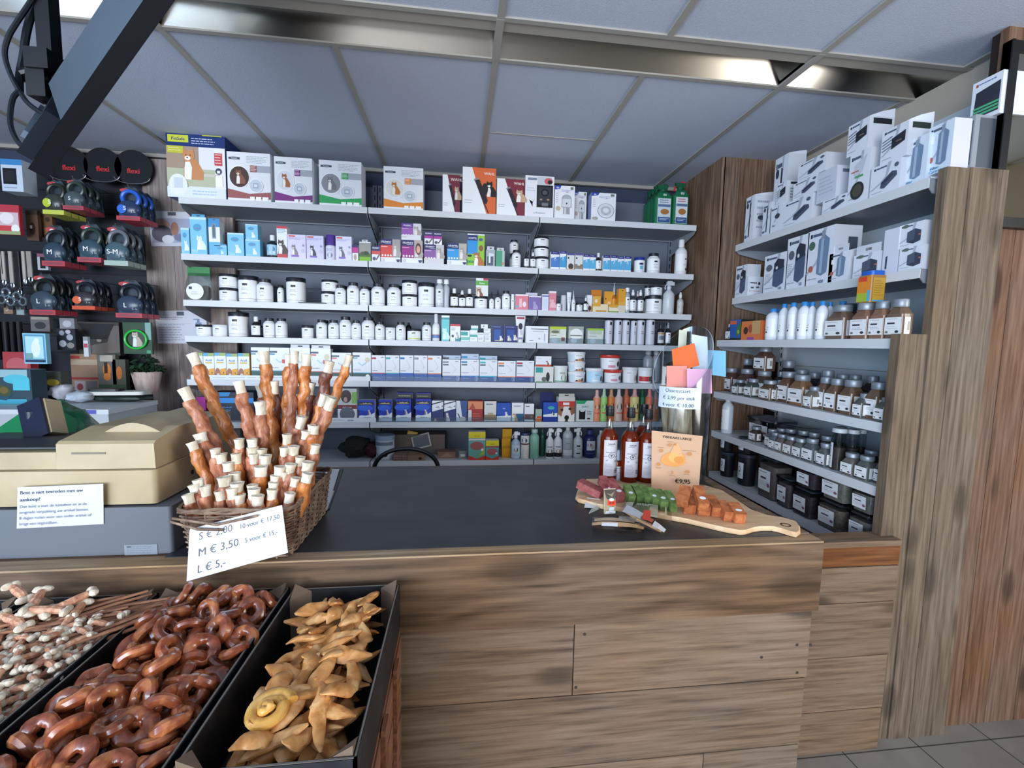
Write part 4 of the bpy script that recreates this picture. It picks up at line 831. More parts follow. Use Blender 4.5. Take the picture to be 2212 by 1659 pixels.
# third shelf
row(*Z4, 'B', 2, [
 ('jar', 451, 656, 320, 'lower wide white jar of the left pair', {}),
 ('jar', 445, 660, 160, 'upper wide white jar of the left pair', dict(on=1)),
 ('jar', 666, 895, 181, 'large white jar beside the stacked left pair', {}),
 ('pill', 889, 1068, 217, 'big white pill bottle after the large jar', {}),
 ('pill', 1140, 1218, 290, 'small pill bottle half behind a big jar', dict(ins=.06)),
 ('jar', 1219, 1443, 202, 'large white jar standing alone', {}),
 ('jar', 1634, 1790, 362, 'lower white jar of the second pair', {}),
 ('jar', 1630, 1822, 230, 'upper white jar of the second pair', dict(on=1)),
 ('pill', 1795, 1920, 290, 'white pill bottle with black cap', {}),
 ('pill', 1850, 1950, 300, 'cap and shoulder of a hidden pill bottle', dict(ins=.10)),
 ('pill', 1931, 2074, 258, 'white pill bottle with black cap', {}),
 ('pill', 2079, 2194, 302, 'white pill bottle with black cap', {}),
 ('pill', 2140, 2230, 316, 'cap and shoulder of a hidden pill bottle', dict(ins=.11))])
row(*Z5, 'B', 2, [
 ('pill', 108, 272, 228, 'white pill bottle with black cap', {}),
 ('pill', 299, 465, 238, 'white pill bottle with black cap', {}),
 ('pill', 395, 500, 260, 'cap and shoulder of a hidden pill bottle', dict(ins=.12)),
 ('jar', 480, 664, 360, 'lower white jar of the third pair', {}),
 ('jar', 476, 664, 190, 'upper white jar of the third pair', dict(on=1)),
 ('jar', 671, 879, 218, 'large white jar beside the third pair', {}),
 ('bottle', 975, 1058, 184, 'rear clear dosing bottle with white cap', dict(c='b4bac2', cap='eceef0', cr=.8, sh=.7, ins=.03, lab=None)),
 ('bottle', 886, 985, 180, 'front clear dosing bottle with white cap', dict(c='b9bfc7', cap='eceef0', cr=.72, sh=.72, ins=.008, lab='e2e5e9')),
 ('drop', 1066, 1160, 290, 'brown glass bottle with short white cap', dict(c='25211f', cap='e6e8ea', flat=1)),
 ('drop', 1168, 1248, 312, 'short dark bottle with pump cap', dict(c='25211f', cap='e6e8ea')),
 ('drop', 1252, 1340, 296, 'brown glass bottle with short white cap', dict(c='25211f', cap='e6e8ea', flat=1)),
 ('jar', 1352, 1516, 384, 'wide low jar under the relax carton', {}),
 ('carton', 1372, 1518, 172, 'green and white relax carton with dogs', dict(art=[('r', 0, .60, 1, .86, '58a63a'), ('t', .5, .67, .10, 'Relax', 'f2f6ee', 'c', .01, .8), ('r', .6, .88, 1, 1, 'b23a44'), ('r', 0, .0, .45, .5, 'c9b9a8')]+animal(.3, .12, .4, '8a4f34', asp=.7), on=1, d=.05, c='dfe2e0')),
 ('vial', 1532, 1590, 332, 'white nozzle bottle, blunt', {}),
 ('vial', 1601, 1672, 300, 'white nozzle bottle, long pointed tip', {}),
 ('pill', 1686, 1786, 320, 'slim white pill bottle near the pink cartons', {}),
 ('aero', 1792, 1834, 360, 'thin white stick bottle', dict(c='e4e6ea', cap='e4e6ea')),
 ('carton', 1842, 1998, 363, 'pink animal-care carton', dict(art=[('r', 0, 0, 1, 1, 'dc8090'), ('r', 0, .9, 1, 1, 'eadfe2'), ('r', .3, .15, .5, .7, 'ecc2c8'), ('e', .7, .35, .14, .18, 'f0dfe2'), ('e', .15, .2, .1, .1, '7ab0d0')], d=.05)),
 ('carton', 2004, 2152, 382, 'violet animal-care carton', dict(art=[('r', 0, 0, 1, 1, '7d6aa6'), ('r', 0, .9, 1, 1, 'dcd6e6')]+animal(.5, .25, .5, 'a89ac6', 'a89ac6'), d=.05)),
 ('carton', 1966, 2105, 345, 'white-violet carton tucked behind', dict(art=[('r', 0, .86, 1, 1, 'cdc6dc')], c='d0ccd8', ins=.07, d=.04))])
row(*Z6, 'B', 2, [
 ('carton', 226, 303, 306, 'narrow white and violet carton', dict(art=[('r', 0, .84, 1, .92, '6e62a8'), ('r', .2, .1, .8, .7, 'c9d6e4')], c='dadce8', d=.04)),
 ('carton', 310, 395, 272, 'tall narrow pink carton', dict(art=[('r', 0, 0, 1, 1, 'd98490'), ('r', 0, .9, 1, 1, 'ecdfe2')]+animal(.5, .3, .4, 'e8b9c0', 'e8b9c0', .35), d=.04)),
 ('aero', 400, 458, 418, 'small white square-shouldered bottle', dict(c='d9dce1', cap='e6e8ec')),
 ('aero', 455, 528, 318, 'white rounded roll bottle', dict(c='d0d3da', cap='d6d9df', lab=None, ins=.05)),
 ('tube', 524, 578, 282, 'white flat tube standing upright', dict()),
 ('vial', 584, 630, 262, 'slim white syringe-shaped bottle', dict(c='dfe1e6', cap='d0d4db')),
 ('jar', 640, 724, 408, 'small black-lidded jar', dict(c='22252b', ins=.03)),
 ('drop', 728, 782, 346, 'small dark bottle with round white cap', dict(c='1c1e22', cap='e6e8ea', flat=1)),
 ('carton', 762, 822, 318, 'white carton with dark dog at its foot', dict(art=[('e', .6, .22, .3, .16, '3f3430'), ('r', 0, 0, 1, .06, 'b03a3a')], ins=.04, d=.04)),
 ('carton', 830, 1015, 425, 'open orange display tray of sachets', dict(art=[('r', 0, .0, 1, 1, 'e6d9b4'), ('r', 0, .7, .5, 1, 'e0a238'), ('r', .2, .02, .9, .2, 'c98a2a')], c='dc9a34', d=.08, name='display_tray', cat='display tray')),
 ('carton', 810, 935, 256, 'orange back flap of the sachet display', dict(art=[], c='cf7c22', ins=.085, d=.004, name='display_flap', cat='display card')),
 ('carton', 836, 925, 330, 'white and orange sachet box in the display', dict(art=[('r', 0, .3, 1, 1, 'e0a840'), ('e', .4, .7, .2, .12, 'e9dcc0')], c='e9e2d2', ins=.03, d=.03)),
 ('carton', 1020, 1140, 430, 'orange counter box holding small bottles', dict(art=[('r', 0, 0, 1, .16, '7aa03c'), ('r', 0, .16, 1, .7, 'e9dcc0'), ('r', .1, .6, .9, .75, 'c9a24a')], c='dca030', d=.05)),
 ('carton', 968, 1085, 275, 'orange folded carton leaning among bottles', dict(art=[('e', .5, .4, .2, .14, 'e9c890'), ('e', .15, .66, .05, .05, '2a2018')], c='dc9c34', ins=.06, d=.02)),
 ('vial', 1062, 1128, 166, 'amber bottle with long pale nozzle', dict(c='b06a20', cap='b9c2cc', ins=.05, art=[('r', 0, 0, 1, 1, 'd08a2c')])),
 ('carton', 1138, 1222, 243, 'tall orange carton with small heart mark', dict(art=[('r', 0, .0, 1, .35, 'd3cdbc'), ('r', 0, .3, 1, .45, 'dca64a'), ('e', .55, .92, .12, .02, '2c3a34')], c='dc9a2c', d=.04)),
 ('bottle', 1221, 1286, 228, 'slim bottle with white screw cap', dict(c='a8aeb5', cap='eef0f2', cr=.75, sh=.7)),
 ('drop', 1287, 1362, 250, 'dark-shouldered spray bottle with white top', dict(c='3a3f46', cap='e9ebee')),
 ('drop', 1350, 1400, 264, 'dark bottle with pink-white top behind', dict(c='3a3f46', cap='d9c9c9', ins=.05)),
 ('drop', 1378, 1452, 252, 'dark-shouldered spray bottle with white top', dict(c='3a3f46', cap='e9ebee')),
 ('jar', 1454, 1545, 350, 'half-hidden jar behind the big one', dict(ins=.09, c='b4b9c0')),
 ('jar', 1500, 1694, 318, 'big white jar under two small jars', dict(c='dfe2e6')),
 ('jar', 1466, 1545, 200, 'left small silver jar on the big one', dict(on=2, ins=.09, c='a9afb8')),
 ('jar', 1548, 1690, 198, 'right small silver jar on the big one', dict(on=2, c='b0b5be')),
 ('spray', 1702, 1835, 140, 'grey-white trigger spray near the column', dict(c='c9cdd2', cap='c3c9d0', lab=None)),
 ('drop', 1858, 1930, 280, 'clear foam-pump bottle at the shelf end', dict(c='b4b4b0', cap='d9dad8', lab='c3c2bc', art=[('e', .5, .5, .35, .2, '8d9490')]))])
# fourth shelf
row(*Z4, 'B', 3, [
 ('jar', 183, 372, 742, 'low white jar with black lid, shelf end', {}),
 ('jar', 383, 549, 744, 'low white jar with white lid', dict(cap='dcdfe4')),
 ('jar', 551, 780, 598, 'large white jar with black lid', {}),
 ('drop', 838, 945, 650, 'dark bottle with white screw cap', dict(c='1f2227', cap='e6e8ea', flat=1)),
 ('drop', 905, 975, 690, 'dark bottle hidden behind another', dict(c='1f2227', cap='201c22', flat=1, ins=.07)),
 ('pill', 971, 1105, 668, 'white pill bottle with black cap', {}),
 ('pill', 1110, 1245, 670, 'white pill bottle with black cap', {}),
 ('jar', 1410, 1548, 750, 'short white jar with black lid', {}),
 ('pill', 1580, 1705, 686, 'white pill bottle with black cap', {}),
 ('pill', 1640, 1735, 694, 'hidden pill bottle behind the row', dict(ins=.10)),
 ('pill', 1717, 1842, 690, 'white pill bottle with black cap', {}),
 ('pill', 1846, 1985, 650, 'tall white pill bottle with black cap', {}),
 ('pill', 1986, 2096, 694, 'white pill bottle with black cap', {})])
row(*Z5, 'B', 3, [
 ('pill', -8, 152, 634, 'tall white pill bottle with black cap', {}),
 ('pill', 159, 275, 690, 'white pill bottle with black cap', {}),
 ('jar', 283, 404, 760, 'small white jar with white lid', dict(cap='dfe1e5')),
 ('pill', 409, 528, 694, 'white pill bottle with black cap', {}),
 ('bottle', 530, 600, 700, 'black pump dispenser behind the low jar', dict(c='17191d', cap='17191d', lab=None, ins=.12)),
 ('jar', 540, 712, 775, 'wide low jar with black lid and lime stripe', dict(art=PUUR+[('r', .2, .1, .95, .2, 'c9d43c')])),
 ('pill', 723, 838, 696, 'white pill bottle with black cap', {}),
 ('bottle', 848, 938, 596, 'white lotion spray with blue label band', dict(c='e3e5e9', cap='dcdfe4', sh=.55, cr=.5, art=[('r', 0, .3, 1, .36, 'b96a6a'), ('r', 0, 0, 1, .3, '6487c0')])),
 ('carton', 960, 1056, 616, 'tall turquoise carton with white animal', dict(art=[('r', 0, 0, 1, 1, '67c6c6'), ('r', 0, .84, 1, .92, '3f8f9c'), ('r', 0, .92, 1, 1, 'e3eceb')]+animal(.5, .22, .4, 'c9ecec', 'dff4f2', .35), d=.04)),
 ('carton', 1064, 1186, 720, 'red-topped white carton with grey pet', dict(art=[('r', 0, .88, 1, 1, 'cc4450'), ('r', .5, 0, 1, .2, '3f8f9a'), ('l', .1, .6, .6, .8, 2, '70757c'), ('e', .25, .3, .12, .08, '39404a')]+animal(.7, .28, .36, 'a9a9a9'), d=.04)),
 ('carton', 1190, 1298, 797, 'teal and white small carton', dict(art=[('r', 0, .55, .8, .9, '3fa39a'), ('r', 0, .1, 1, .4, '79c2b8')], d=.04)),
 ('carton', 1300, 1390, 790, 'white and teal small carton, lower', dict(art=[('r', 0, .4, 1, .6, '4faaa0'), ('l', .2, .1, .8, .3, 1, 'b9bec4')], d=.04)),
 ('carton', 1313, 1398, 738, 'white and teal small carton, upper', dict(art=[('r', 0, 0, 1, .4, '58b0a6')], d=.03, on=1)),
 ('carton', 1392, 1468, 875, 'lower tiny white carton of the near stack', dict(art=[('l', .1, .3, .8, .8, 2, '5a5f68')], d=.03)),
 ('carton', 1390, 1468, 822, 'upper tiny white carton of the near stack', dict(art=[('r', .1, .6, .9, .7, '4c525c')], d=.03, on=1)),
 ('carton', 1472, 1551, 872, 'bottom tiny white carton of the tall stack', dict(art=[('l', .1, .3, .8, .8, 2, '5a5f68')], d=.03)),
 ('carton', 1470, 1551, 820, 'second tiny white carton of the tall stack', dict(art=[('l', .1, .3, .8, .8, 2, '7a7f88')], d=.03, on=1)),
 ('carton', 1466, 1548, 772, 'third tiny white carton of the tall stack', dict(art=[('l', .1, .3, .8, .8, 1, '9a9fa8')], d=.03, on=1)),
 ('carton', 1432, 1514, 722, 'topmost tiny white carton of the tall stack', dict(art=[('e', .4, .5, .12, .2, '6f8aa0')], d=.03, on=1)),
 ('carton', 1562, 1703, 735, 'navy carton with pale dog', dict(art=[('r', 0, 0, 1, 1, '26336e'), ('r', .2, .1, .75, .75, '2f5aa0'), ('l', .1, .84, .8, .94, 1, '9aa6d0'), ('r', .25, .06, .85, .10, 'c9b78a')]+animal(.78, .2, .26, 'e6e0d8', asp=.75), d=.05)),
 ('carton', 1710, 1870, 737, 'navy carton with wolf-like dog', dict(art=[('r', 0, 0, 1, 1, '262f6a'), ('r', .2, .1, .75, .75, '2c4f98'), ('l', .1, .84, .8, .94, 1, '9aa6d0')]+animal(.36, .2, .28, 'cfc8ba', asp=.8)+animal(.82, .24, .3, 'd9d2c4', asp=.8), d=.05)),
 ('tube', 1845, 1968, 618, 'white toothpaste-style tube standing on its cap', dict(ins=.02, art=[('r', 0, .86, 1, .94, 'a8404e'), ('e', .5, .55, .3, .14, '34303e'), ('e', .6, .3, .25, .12, 'cfc8d8'), ('r', .1, 0, .9, .08, '8a7ab0')]))])
row(*Z6, 'B', 3, [
 ('carton', 32, 302, 688, 'wide white carton with dark bar', dict(art=[('r', .22, .80, .97, .84, '3f4a52'), ('l', .3, .62, .8, .72, 1, '8da0a8'), ('l', .15, .08, .35, .16, 1, '4a4f58'), ('r', .82, .1, .85, .55, '8a929a'), ('e', .6, .25, .04, .06, 'a9b4bc')], d=.06)),
 ('carton', 319, 516, 694, 'green bio carton with grey cat', dict(art=[('r', 0, .84, 1, 1, 'b8cc3a'), ('r', 0, .58, .62, .84, 'b9bf9c'), ('e', .32, .68, .24, .08, '6c6c62'), ('l', .06, .42, .5, .5, 1, '4f5a3c'), ('r', .7, .14, .92, .36, 'a85a58'), ('e', .28, .17, .19, .15, 'f4f5f4')], c='dbe0d6', d=.05)),
 ('carton', 545, 722, 692, 'grey-green bio carton with pale round print', dict(art=[('r', 0, .80, 1, 1, 'a3aa9c'), ('e', .5, .55, .42, .32, 'eceeea'), ('r', .1, .44, .9, .5, '6a7468'), ('e', .35, .17, .21, .15, 'f4f5f4')], c='c5c9c2', d=.05)),
 ('carton', 770, 962, 716, 'green bio carton beside silver bottles', dict(art=[('r', 0, .86, 1, 1, '9cc24a'), ('r', .1, .62, .9, .84, 'b9c8b0'), ('l', .1, .44, .7, .52, 1, '4f5a3c'), ('e', .32, .19, .19, .15, 'f4f5f4')], c='d3d8d2', d=.05))]+
 [('aero', a, b, t, 'silver-labelled cylinder bottle', dict(c='b9bcc4', cap='1c1e24', ch=.04, lab='cfd0da', rg=.2, art=[('r', .5, .82, .72, .96, '15171d'), ('l', .45, .4, .75, .55, 2, '4a4f58')])) for a, b, t in ((988, 1082, 605), (1101, 1190, 603), (1197, 1284, 605), (1296, 1366, 612), (1372, 1465, 605), (1486, 1590, 600))]+[
 ('drop', 1620, 1698, 640, 'short bottle with silver label at the end', dict(c='1f2126', cap='22252b', lab='c9ccd0', art=[('r', .1, .8, .9, .95, 'b98a3a'), ('r', .2, .3, .8, .7, '5f7480')])),
 ('drop', 1712, 1775, 645, 'dark bottle behind the clear cylinder', dict(c='1f2126', cap='8a9098'))])
# acrylic rail in front of the bio cartons
a = onY(Z6[0]+312/5.53, 735, YF); b_ = onY(Z6[0]+985/5.53, 738, YF)
q = MB(); q.box(a.x, b_.x, YF-.0005, YF+.0005, 0, .032, clear('acryl', 'e8eef2', .06, .35)); o = q.build('acrylic_rail'); o.location = (0, 0, BZ[3]+.0005)
tag(o, 'clear acrylic rail in front of the three bio cartons', 'shelf rail')
# fifth shelf
row(*Y1, 'B', 4, [
 ('carton', 172, 296, 108, 'yellow-footed snack carton at the shelf end', dict(art=A_food(), d=.06, ins=.03)),
 ('carton', 300, 418, 114, 'yellow-footed snack carton', dict(art=A_food(), d=.06, ins=.03)),
 ('carton', 420, 545, 110, 'yellow-footed snack carton', dict(art=A_food(), d=.06, ins=.03)),
 ('carton', 549, 670, 120, 'yellow-footed snack carton', dict(art=A_food(), d=.06, ins=.03)),
 ('carton', 676, 800, 116, 'yellow-footed snack carton', dict(art=A_food(), d=.06, ins=.03, side=[('r', 0, 0, 1, 1, 'e0a83a')])),
 ('carton', 818, 1016, 52, 'white and dark green health carton', dict(art=A_emax('6a9ab8'), d=.06, ins=.03)),
 ('carton', 1019, 1238, 56, 'white and dark green health carton', dict(art=A_emax('4a8fb8', red=True), d=.06, ins=.03)),
 ('carton', 1240, 1460, 58, 'tabbed white and dark green health carton', dict(art=A_emax('6aa0b8'), d=.05, ins=.02, tab=(.95, .02, 'c9cdd6', .2))),
 ('carton', 1466, 1684, 66, 'tabbed white and dark green health carton', dict(art=A_emax('d06a58', circle=True, red=True), d=.05, ins=.02, tab=(.95, .02, 'd0d2da', .2))),
 ('carton', 1692, 1906, 110, 'white carton with green foot and red tag', dict(art=A_emax('d06a58', circle=True, red=True), d=.05, ins=.03)),
 ('carton', 1918, 2119, 108, 'white carton with green foot and round seal', dict(art=A_emax('5aaac4', circle=True), d=.05, ins=.03))])
R5 = [(125, 288, 97, 'b0304e', 'red'), (293, 457, 97, '2fa3ae', 'turquoise'), (462, 627, 97, '3a6cc0', 'blue'), (632, 793, 99, '8d9298', 'grey'), (796, 959, 101, 'e58a5c', 'orange')]
row(*Y2, 'B', 4, [('carton', a, b, t, 'white and blue dental carton with %s tab' % n, dict(art=A_denta(c), d=.05, ins=.03)) for a, b, t, c, n in R5]+
 [('carton', a, b, t, 'rear dental carton with %s tab' % n, dict(art=A_denta(c, two=True), c='b9c8de', d=.04, ins=.09)) for a, b, t, c, n in ((975, 1190, 98, '5c5f68', 'dark grey'), (1196, 1405, 80, '2f8fc0', 'bright blue'), (1410, 1625, 103, '2fa3ae', 'turquoise'))]+
 [('carton', a, b, t, 'wide front dental carton with %s tab' % n, dict(art=A_denta(c, two=True), d=.05, ins=.03)) for a, b, t, c, n in ((970, 1187, 148, '8d9298', 'grey'), (1193, 1408, 148, '3a80b8', 'blue'), (1413, 1627, 152, '2fb0b4', 'turquoise'), (1633, 1847, 165, 'e58a5c', 'orange'), (1855, 2066, 163, 'b0304e', 'red'))])
PAL = dict(hl=.012)
def A_tubdogs(c='c9662e'): return [('r', 0, 0, .35, 1, 'cfe0ea'), ('l', .38, .66, .75, .8, 1, '3a3f48'), ('r', .3, .04, .9, .12, c), ('e', .42, .2, .06, .1, '3a3430'), ('e', .56, .24, .07, .14, 'c98a4a'), ('e', .72, .3, .09, .22, '6e6a6a')]
row(*Y3, 'B', 4, [
 ('carton', 170, 364, 202, 'white carton with black and grey dogs', dict(art=[('r', .04, .62, .42, .95, '2f9a9a'), ('e', .5, .2, .14, .16, '6d6a66'), ('e', .7, .35, .10, .3, '2a2726'), ('r', .05, 0, .95, .06, '5f8a6a')], d=.06, c='dcdfda')),
 ('carton', 181, 342, 94, 'white and red carton stacked on the dog carton', dict(art=[('r', 0, 0, 1, .18, 'c9483c'), ('l', .08, .7, .4, .8, 1, '9a7a98')]+animal(.74, .3, .36, '8a6a58', asp=1.4), d=.06, on=1)),
 ('tub', 372, 526, 194, 'white tub with green print', dict(c='dfe2e2', cap='e6e8ea', lab='dde3df', art=[('t', .55, .6, .14, 'SAGE', '3a403c', 'c', .02, .5), ('e', .65, .3, .18, .25, '7a8f70'), ('r', .1, 0, 1, .08, '3f8a6a')])),
 ('tub', 533, 716, 258, 'bottom dog-print tub of the three-high stack', dict(c='e4e6e8', cap='eceef0', art=A_tubdogs())),
 ('tub', 530, 720, 154, 'middle dog-print tub of the three-high stack', dict(c='e4e6e8', cap='eceef0', art=A_tubdogs(), on=1)),
 ('tub', 528, 724, 48, 'top dog-print tub of the three-high stack', dict(c='e4e6e8', cap='eceef0', art=A_tubdogs(), on=1)),
 ('tub', 722, 910, 220, 'pale blue milk-powder tub', dict(c='dde5ec', cap='e8ebee', lab='bcdcf0', art=[('t', .5, .6, .12, 'Lactol', '2a5a9c', 'c', .02, .5), ('e', .78, .3, .1, .25, '5c4a48'), ('r', .3, .1, .6, .2, 'f0f2f4')])),
 ('tub', 914, 1100, 236, 'lower red-lidded milk-powder tub', dict(c='e4e4e8', cap='cc4038', art=[('t', .42, .66, .12, 'Lactol', '3a3f48', 'c', .01, .35), ('r', .3, .12, .62, .34, 'd890a8'), ('e', .78, .45, .09, .25, '5a5658')])),
 ('tub', 878, 1090, 82, 'upper red-lidded milk-powder tub', dict(c='e4e4e8', cap='cc4038', on=1, art=[('t', .42, .66, .12, 'Lactol', '3a3f48', 'c', .01, .35), ('r', .3, .12, .62, .34, 'd890a8'), ('e', .78, .45, .09, .25, '5a5658')])),
 ('tub', 1106, 1263, 210, 'white tub with cat picture', dict(c='e4e4e4', cap='e8eaec', art=[('l', .2, .7, .5, .8, 1, '3a3f48'), ('g', [(.3, .05), (.9, .05), (.6, .3)], 'c98a3c'), ('e', .7, .35, .08, .25, 'b9b4ac'), ('e', .85, .4, .07, .3, '2c2a28')])),
 ('tub', 1266, 1418, 213, 'white tub with red and black band', dict(c='e4e4e6', cap='e8eaec', art=[('r', 0, .1, .6, .5, 'cc3c40'), ('r', .6, .1, 1, .5, '4a4a4c'), ('e', .7, .32, .12, .18, '8a8c90')])),
 ('bottle', 1314, 1416, 36, 'grey flacon at the back of the shelf', dict(ins=.12, c='98a0a8', cap='a9b0b8', lab=None, cr=.6)),
 ('bottle', 1402, 1490, 40, 'grey-white flacon at the back, far end', dict(ins=.13, c='a4abb2', cap='b0b6be', lab=None, cr=.6))])
# scanner rail of the left bays, lettered strips
for k, x0, x1, n in ((4, 386, 800, 0), (5, 640, 812, 1)):
    a = onY(x0+26, 815 if k == 4 else 905, YF-.006); b_ = onY(x1, 815 if k == 4 else 905, YF-.006)
    q = MB(); q.box(a.x, b_.x, 0, .004, 0, .026, M('e4e7ec', .3)); L_ = b_.x-a.x; asp = L_/.026; A = [('t', 1-.16 if L_ > .6 else .62, .28, .45, 'emax', '2c3f94', 'c', .02), ('l', .03, .35, .55, .62, 1, '8a92b0')]
    q.art(A, lambda u, v, l: (a.x+u*L_, -l, v*.026), asp); o = q.build('shelf_strip'); o.location = (0, YF-.006, BZ[k]+.0006)
    tag(o, 'white lettered display strip standing on the %s shelf edge' % ('fifth' if k == 4 else 'sixth'), 'shelf strip', 'lettered shelf strips')
for k, x0, x1, nm in ((4, 803, 1156, 'fifth'), (5, 812, 1154, 'sixth')):
    a = onY(x0, BZ[k], YF).x if 0 else onY(x0, 820 if k == 4 else 905, YF).x; b_ = onY(x1, 820 if k == 4 else 905, YF).x
    q = MB(); q.box(a, b_, 0, .0015, 0, .026, clear('acryl', 'e8eef2', .06, .35)); q.box(a, b_, -.012, .0, 0, .002, clear('acryl', 'e8eef2', .06, .35)); o = q.build('acrylic_rail'); o.location = (0, YF+.012, BZ[k]+.0006)
    tag(o, 'long clear acrylic stop rail on the middle of the %s shelf' % nm, 'shelf rail')
# sixth shelf
row(*Y1, 'B', 5, [
 ('carton', 225, 326, 590, 'magenta display box behind the treats', dict(art=[('r', 0, .45, 1, 1, 'a83090'), ('r', 0, 0, 1, .45, '3a1838')], c='7a2468', d=.10, ins=.06)),
 ('carton', 390, 850, 540, 'wide dark blue display box with bright band', dict(art=[('r', 0, 0, 1, 1, '131b33'), ('r', 0, .62, 1, .80, '2b8fe0'), ('g', [(0, .84), (.4, .86), (.45, 1), (0, 1)], '2a86c8'), ('l', .1, .3, .5, .5, 2, '4f8ac8')], c='131b33', d=.12, ins=.06)),
 ('carton', 1290, 1470, 560, 'pale carton behind the treat sticks', dict(c='b9c2cc', d=.05, ins=.05)),
 ('carton', 1755, 1965, 500, 'chew carton with chocolate labrador', dict(art=[('r', 0, .42, 1, 1, 'b8c2c0'), ('r', .75, .55, 1, .9, '7ab04a'), ('e', .45, .76, .28, .2, '3a2a26'), ('e', .42, .66, .1, .08, 'b98a84'), ('r', 0, .38, 1, .5, '7a2a34'), ('t', .5, .41, .05, 'Advocate', 'f0e4e4', 'c', .01, .8), ('r', 0, 0, 1, .38, 'dfe2e6'), ('e', .5, .22, .4, .22, '5f6672')], d=.06, ins=.03)),
 ('carton', 1985, 2160, 625, 'blue flea-collar carton', dict(art=A_bella(), d=.05, ins=.03))])
row(*Y2, 'B', 5, [
 ('carton', 210, 370, 628, 'blue flea-collar carton', dict(art=A_bella(), d=.05, ins=.03)),
 ('carton', 415, 600, 620, 'tall blue flea-collar carton', dict(art=A_bella(), d=.05, ins=.03, sc='1c2a96')),
 ('carton', 425, 628, 540, 'dark blue header box behind the collars', dict(art=[('r', 0, .8, 1, .95, '3a3f3c'), ('l', .1, .82, .9, .9, 1, 'c9c9a8')], c='1a2488', d=.04, ins=.09)),
 ('carton', 650, 838, 620, 'tall blue flea-collar carton', dict(art=A_bella(), d=.05, ins=.03, sc='1c2a96')),
 ('carton', 655, 835, 543, 'dark blue header box behind the collars', dict(art=[('r', 0, .8, 1, .95, '3a3f3c'), ('l', .1, .82, .9, .9, 1, 'c9c9a8')], c='1a2488', d=.04, ins=.09)),
 ('carton', 846, 982, 640, 'navy and white tablet carton without dog', dict(art=A_milb(False), d=.05, ins=.03, tc='c9cdd6')),
 ('carton', 992, 1130, 640, 'navy and white tablet carton with dog', dict(art=A_milb(), d=.05, ins=.03, tc='c9cdd6')),
 ('carton', 1135, 1265, 640, 'navy and white carton with slanted stripe', dict(art=[('g', [(.35, 1), (1, 1), (1, 0), (.62, 0)], '33518c'), ('g', [(.1, .4), (.35, .1), (.5, .02), (.25, .35)], '39465c'), ('e', .6, .1, .3, .12, 'd3cdbf')], c='dfe3ea', d=.05, ins=.03, tc='5f6a80')),
 ('carton', 1275, 1455, 640, 'red carton with orange dog silhouettes', dict(art=[('r', 0, 0, 1, 1, 'a82a2c'), ('r', 0, .6, 1, .96, 'dc8a5c'), ('g', [(.1, .6), (.3, .9), (.5, .62)], 'b04a34'), ('r', .02, 0, .25, .55, 'd9d4d4'), ('l', .3, .05, .9, .4, 3, 'c96a5c')], d=.06, ins=.03, tc='7e2630')),
 ('carton', 1470, 1616, 645, 'white carton with brown stone foot', dict(art=[('r', 0, .05, 1, .32, '8f7a62'), ('l', .15, .75, .85, .9, 1, '4a5058'), ('r', .3, .3, .75, .42, 'b3a48c')], c='dad9d4', sc='8a2a34', d=.05, ins=.03)),
 ('carton', 1620, 1792, 665, 'blue carton with small dog and white foot', dict(art=[('r', 0, 0, 1, 1, '1f4fae'), ('t', .5, .66, .09, 'vet', 'cfe4f4', 'c'), ('g', [(0, 0), (1, 0), (1, .3), (0, .26)], 'e3e8ee')]+animal(.68, .3, .3, 'dfe0dc'), d=.06, ins=.03, sc='14275e')),
 ('carton', 1800, 1940, 665, 'white and teal carton with sitting dog', dict(art=[('r', .35, .0, 1, .4, '1f5f80'), ('l', .15, .75, .9, .86, 1, '4a5058'), ('e', .5, .62, .48, .12, 'eef0ee')]+animal(.25, .15, .4, 'c9a878', asp=.7), d=.05, ins=.03)),
 ('carton', 1952, 2065, 676, 'small white and brown carton', dict(art=[('r', 0, .08, 1, .4, '5a4448'), ('l', .1, .75, .6, .9, 1, '4a3f48'), ('e', .75, .22, .12, .09, '8a6a5c')], d=.04, ins=.03)),
 ('carton', 2085, 2160, 740, 'tiny green and orange leaning pack', dict(art=[('r', 0, 0, 1, .22, 'b8603a'), ('r', .2, .25, .9, .42, 'd8482e')], c='9fb3a8', d=.03, ins=.02))])
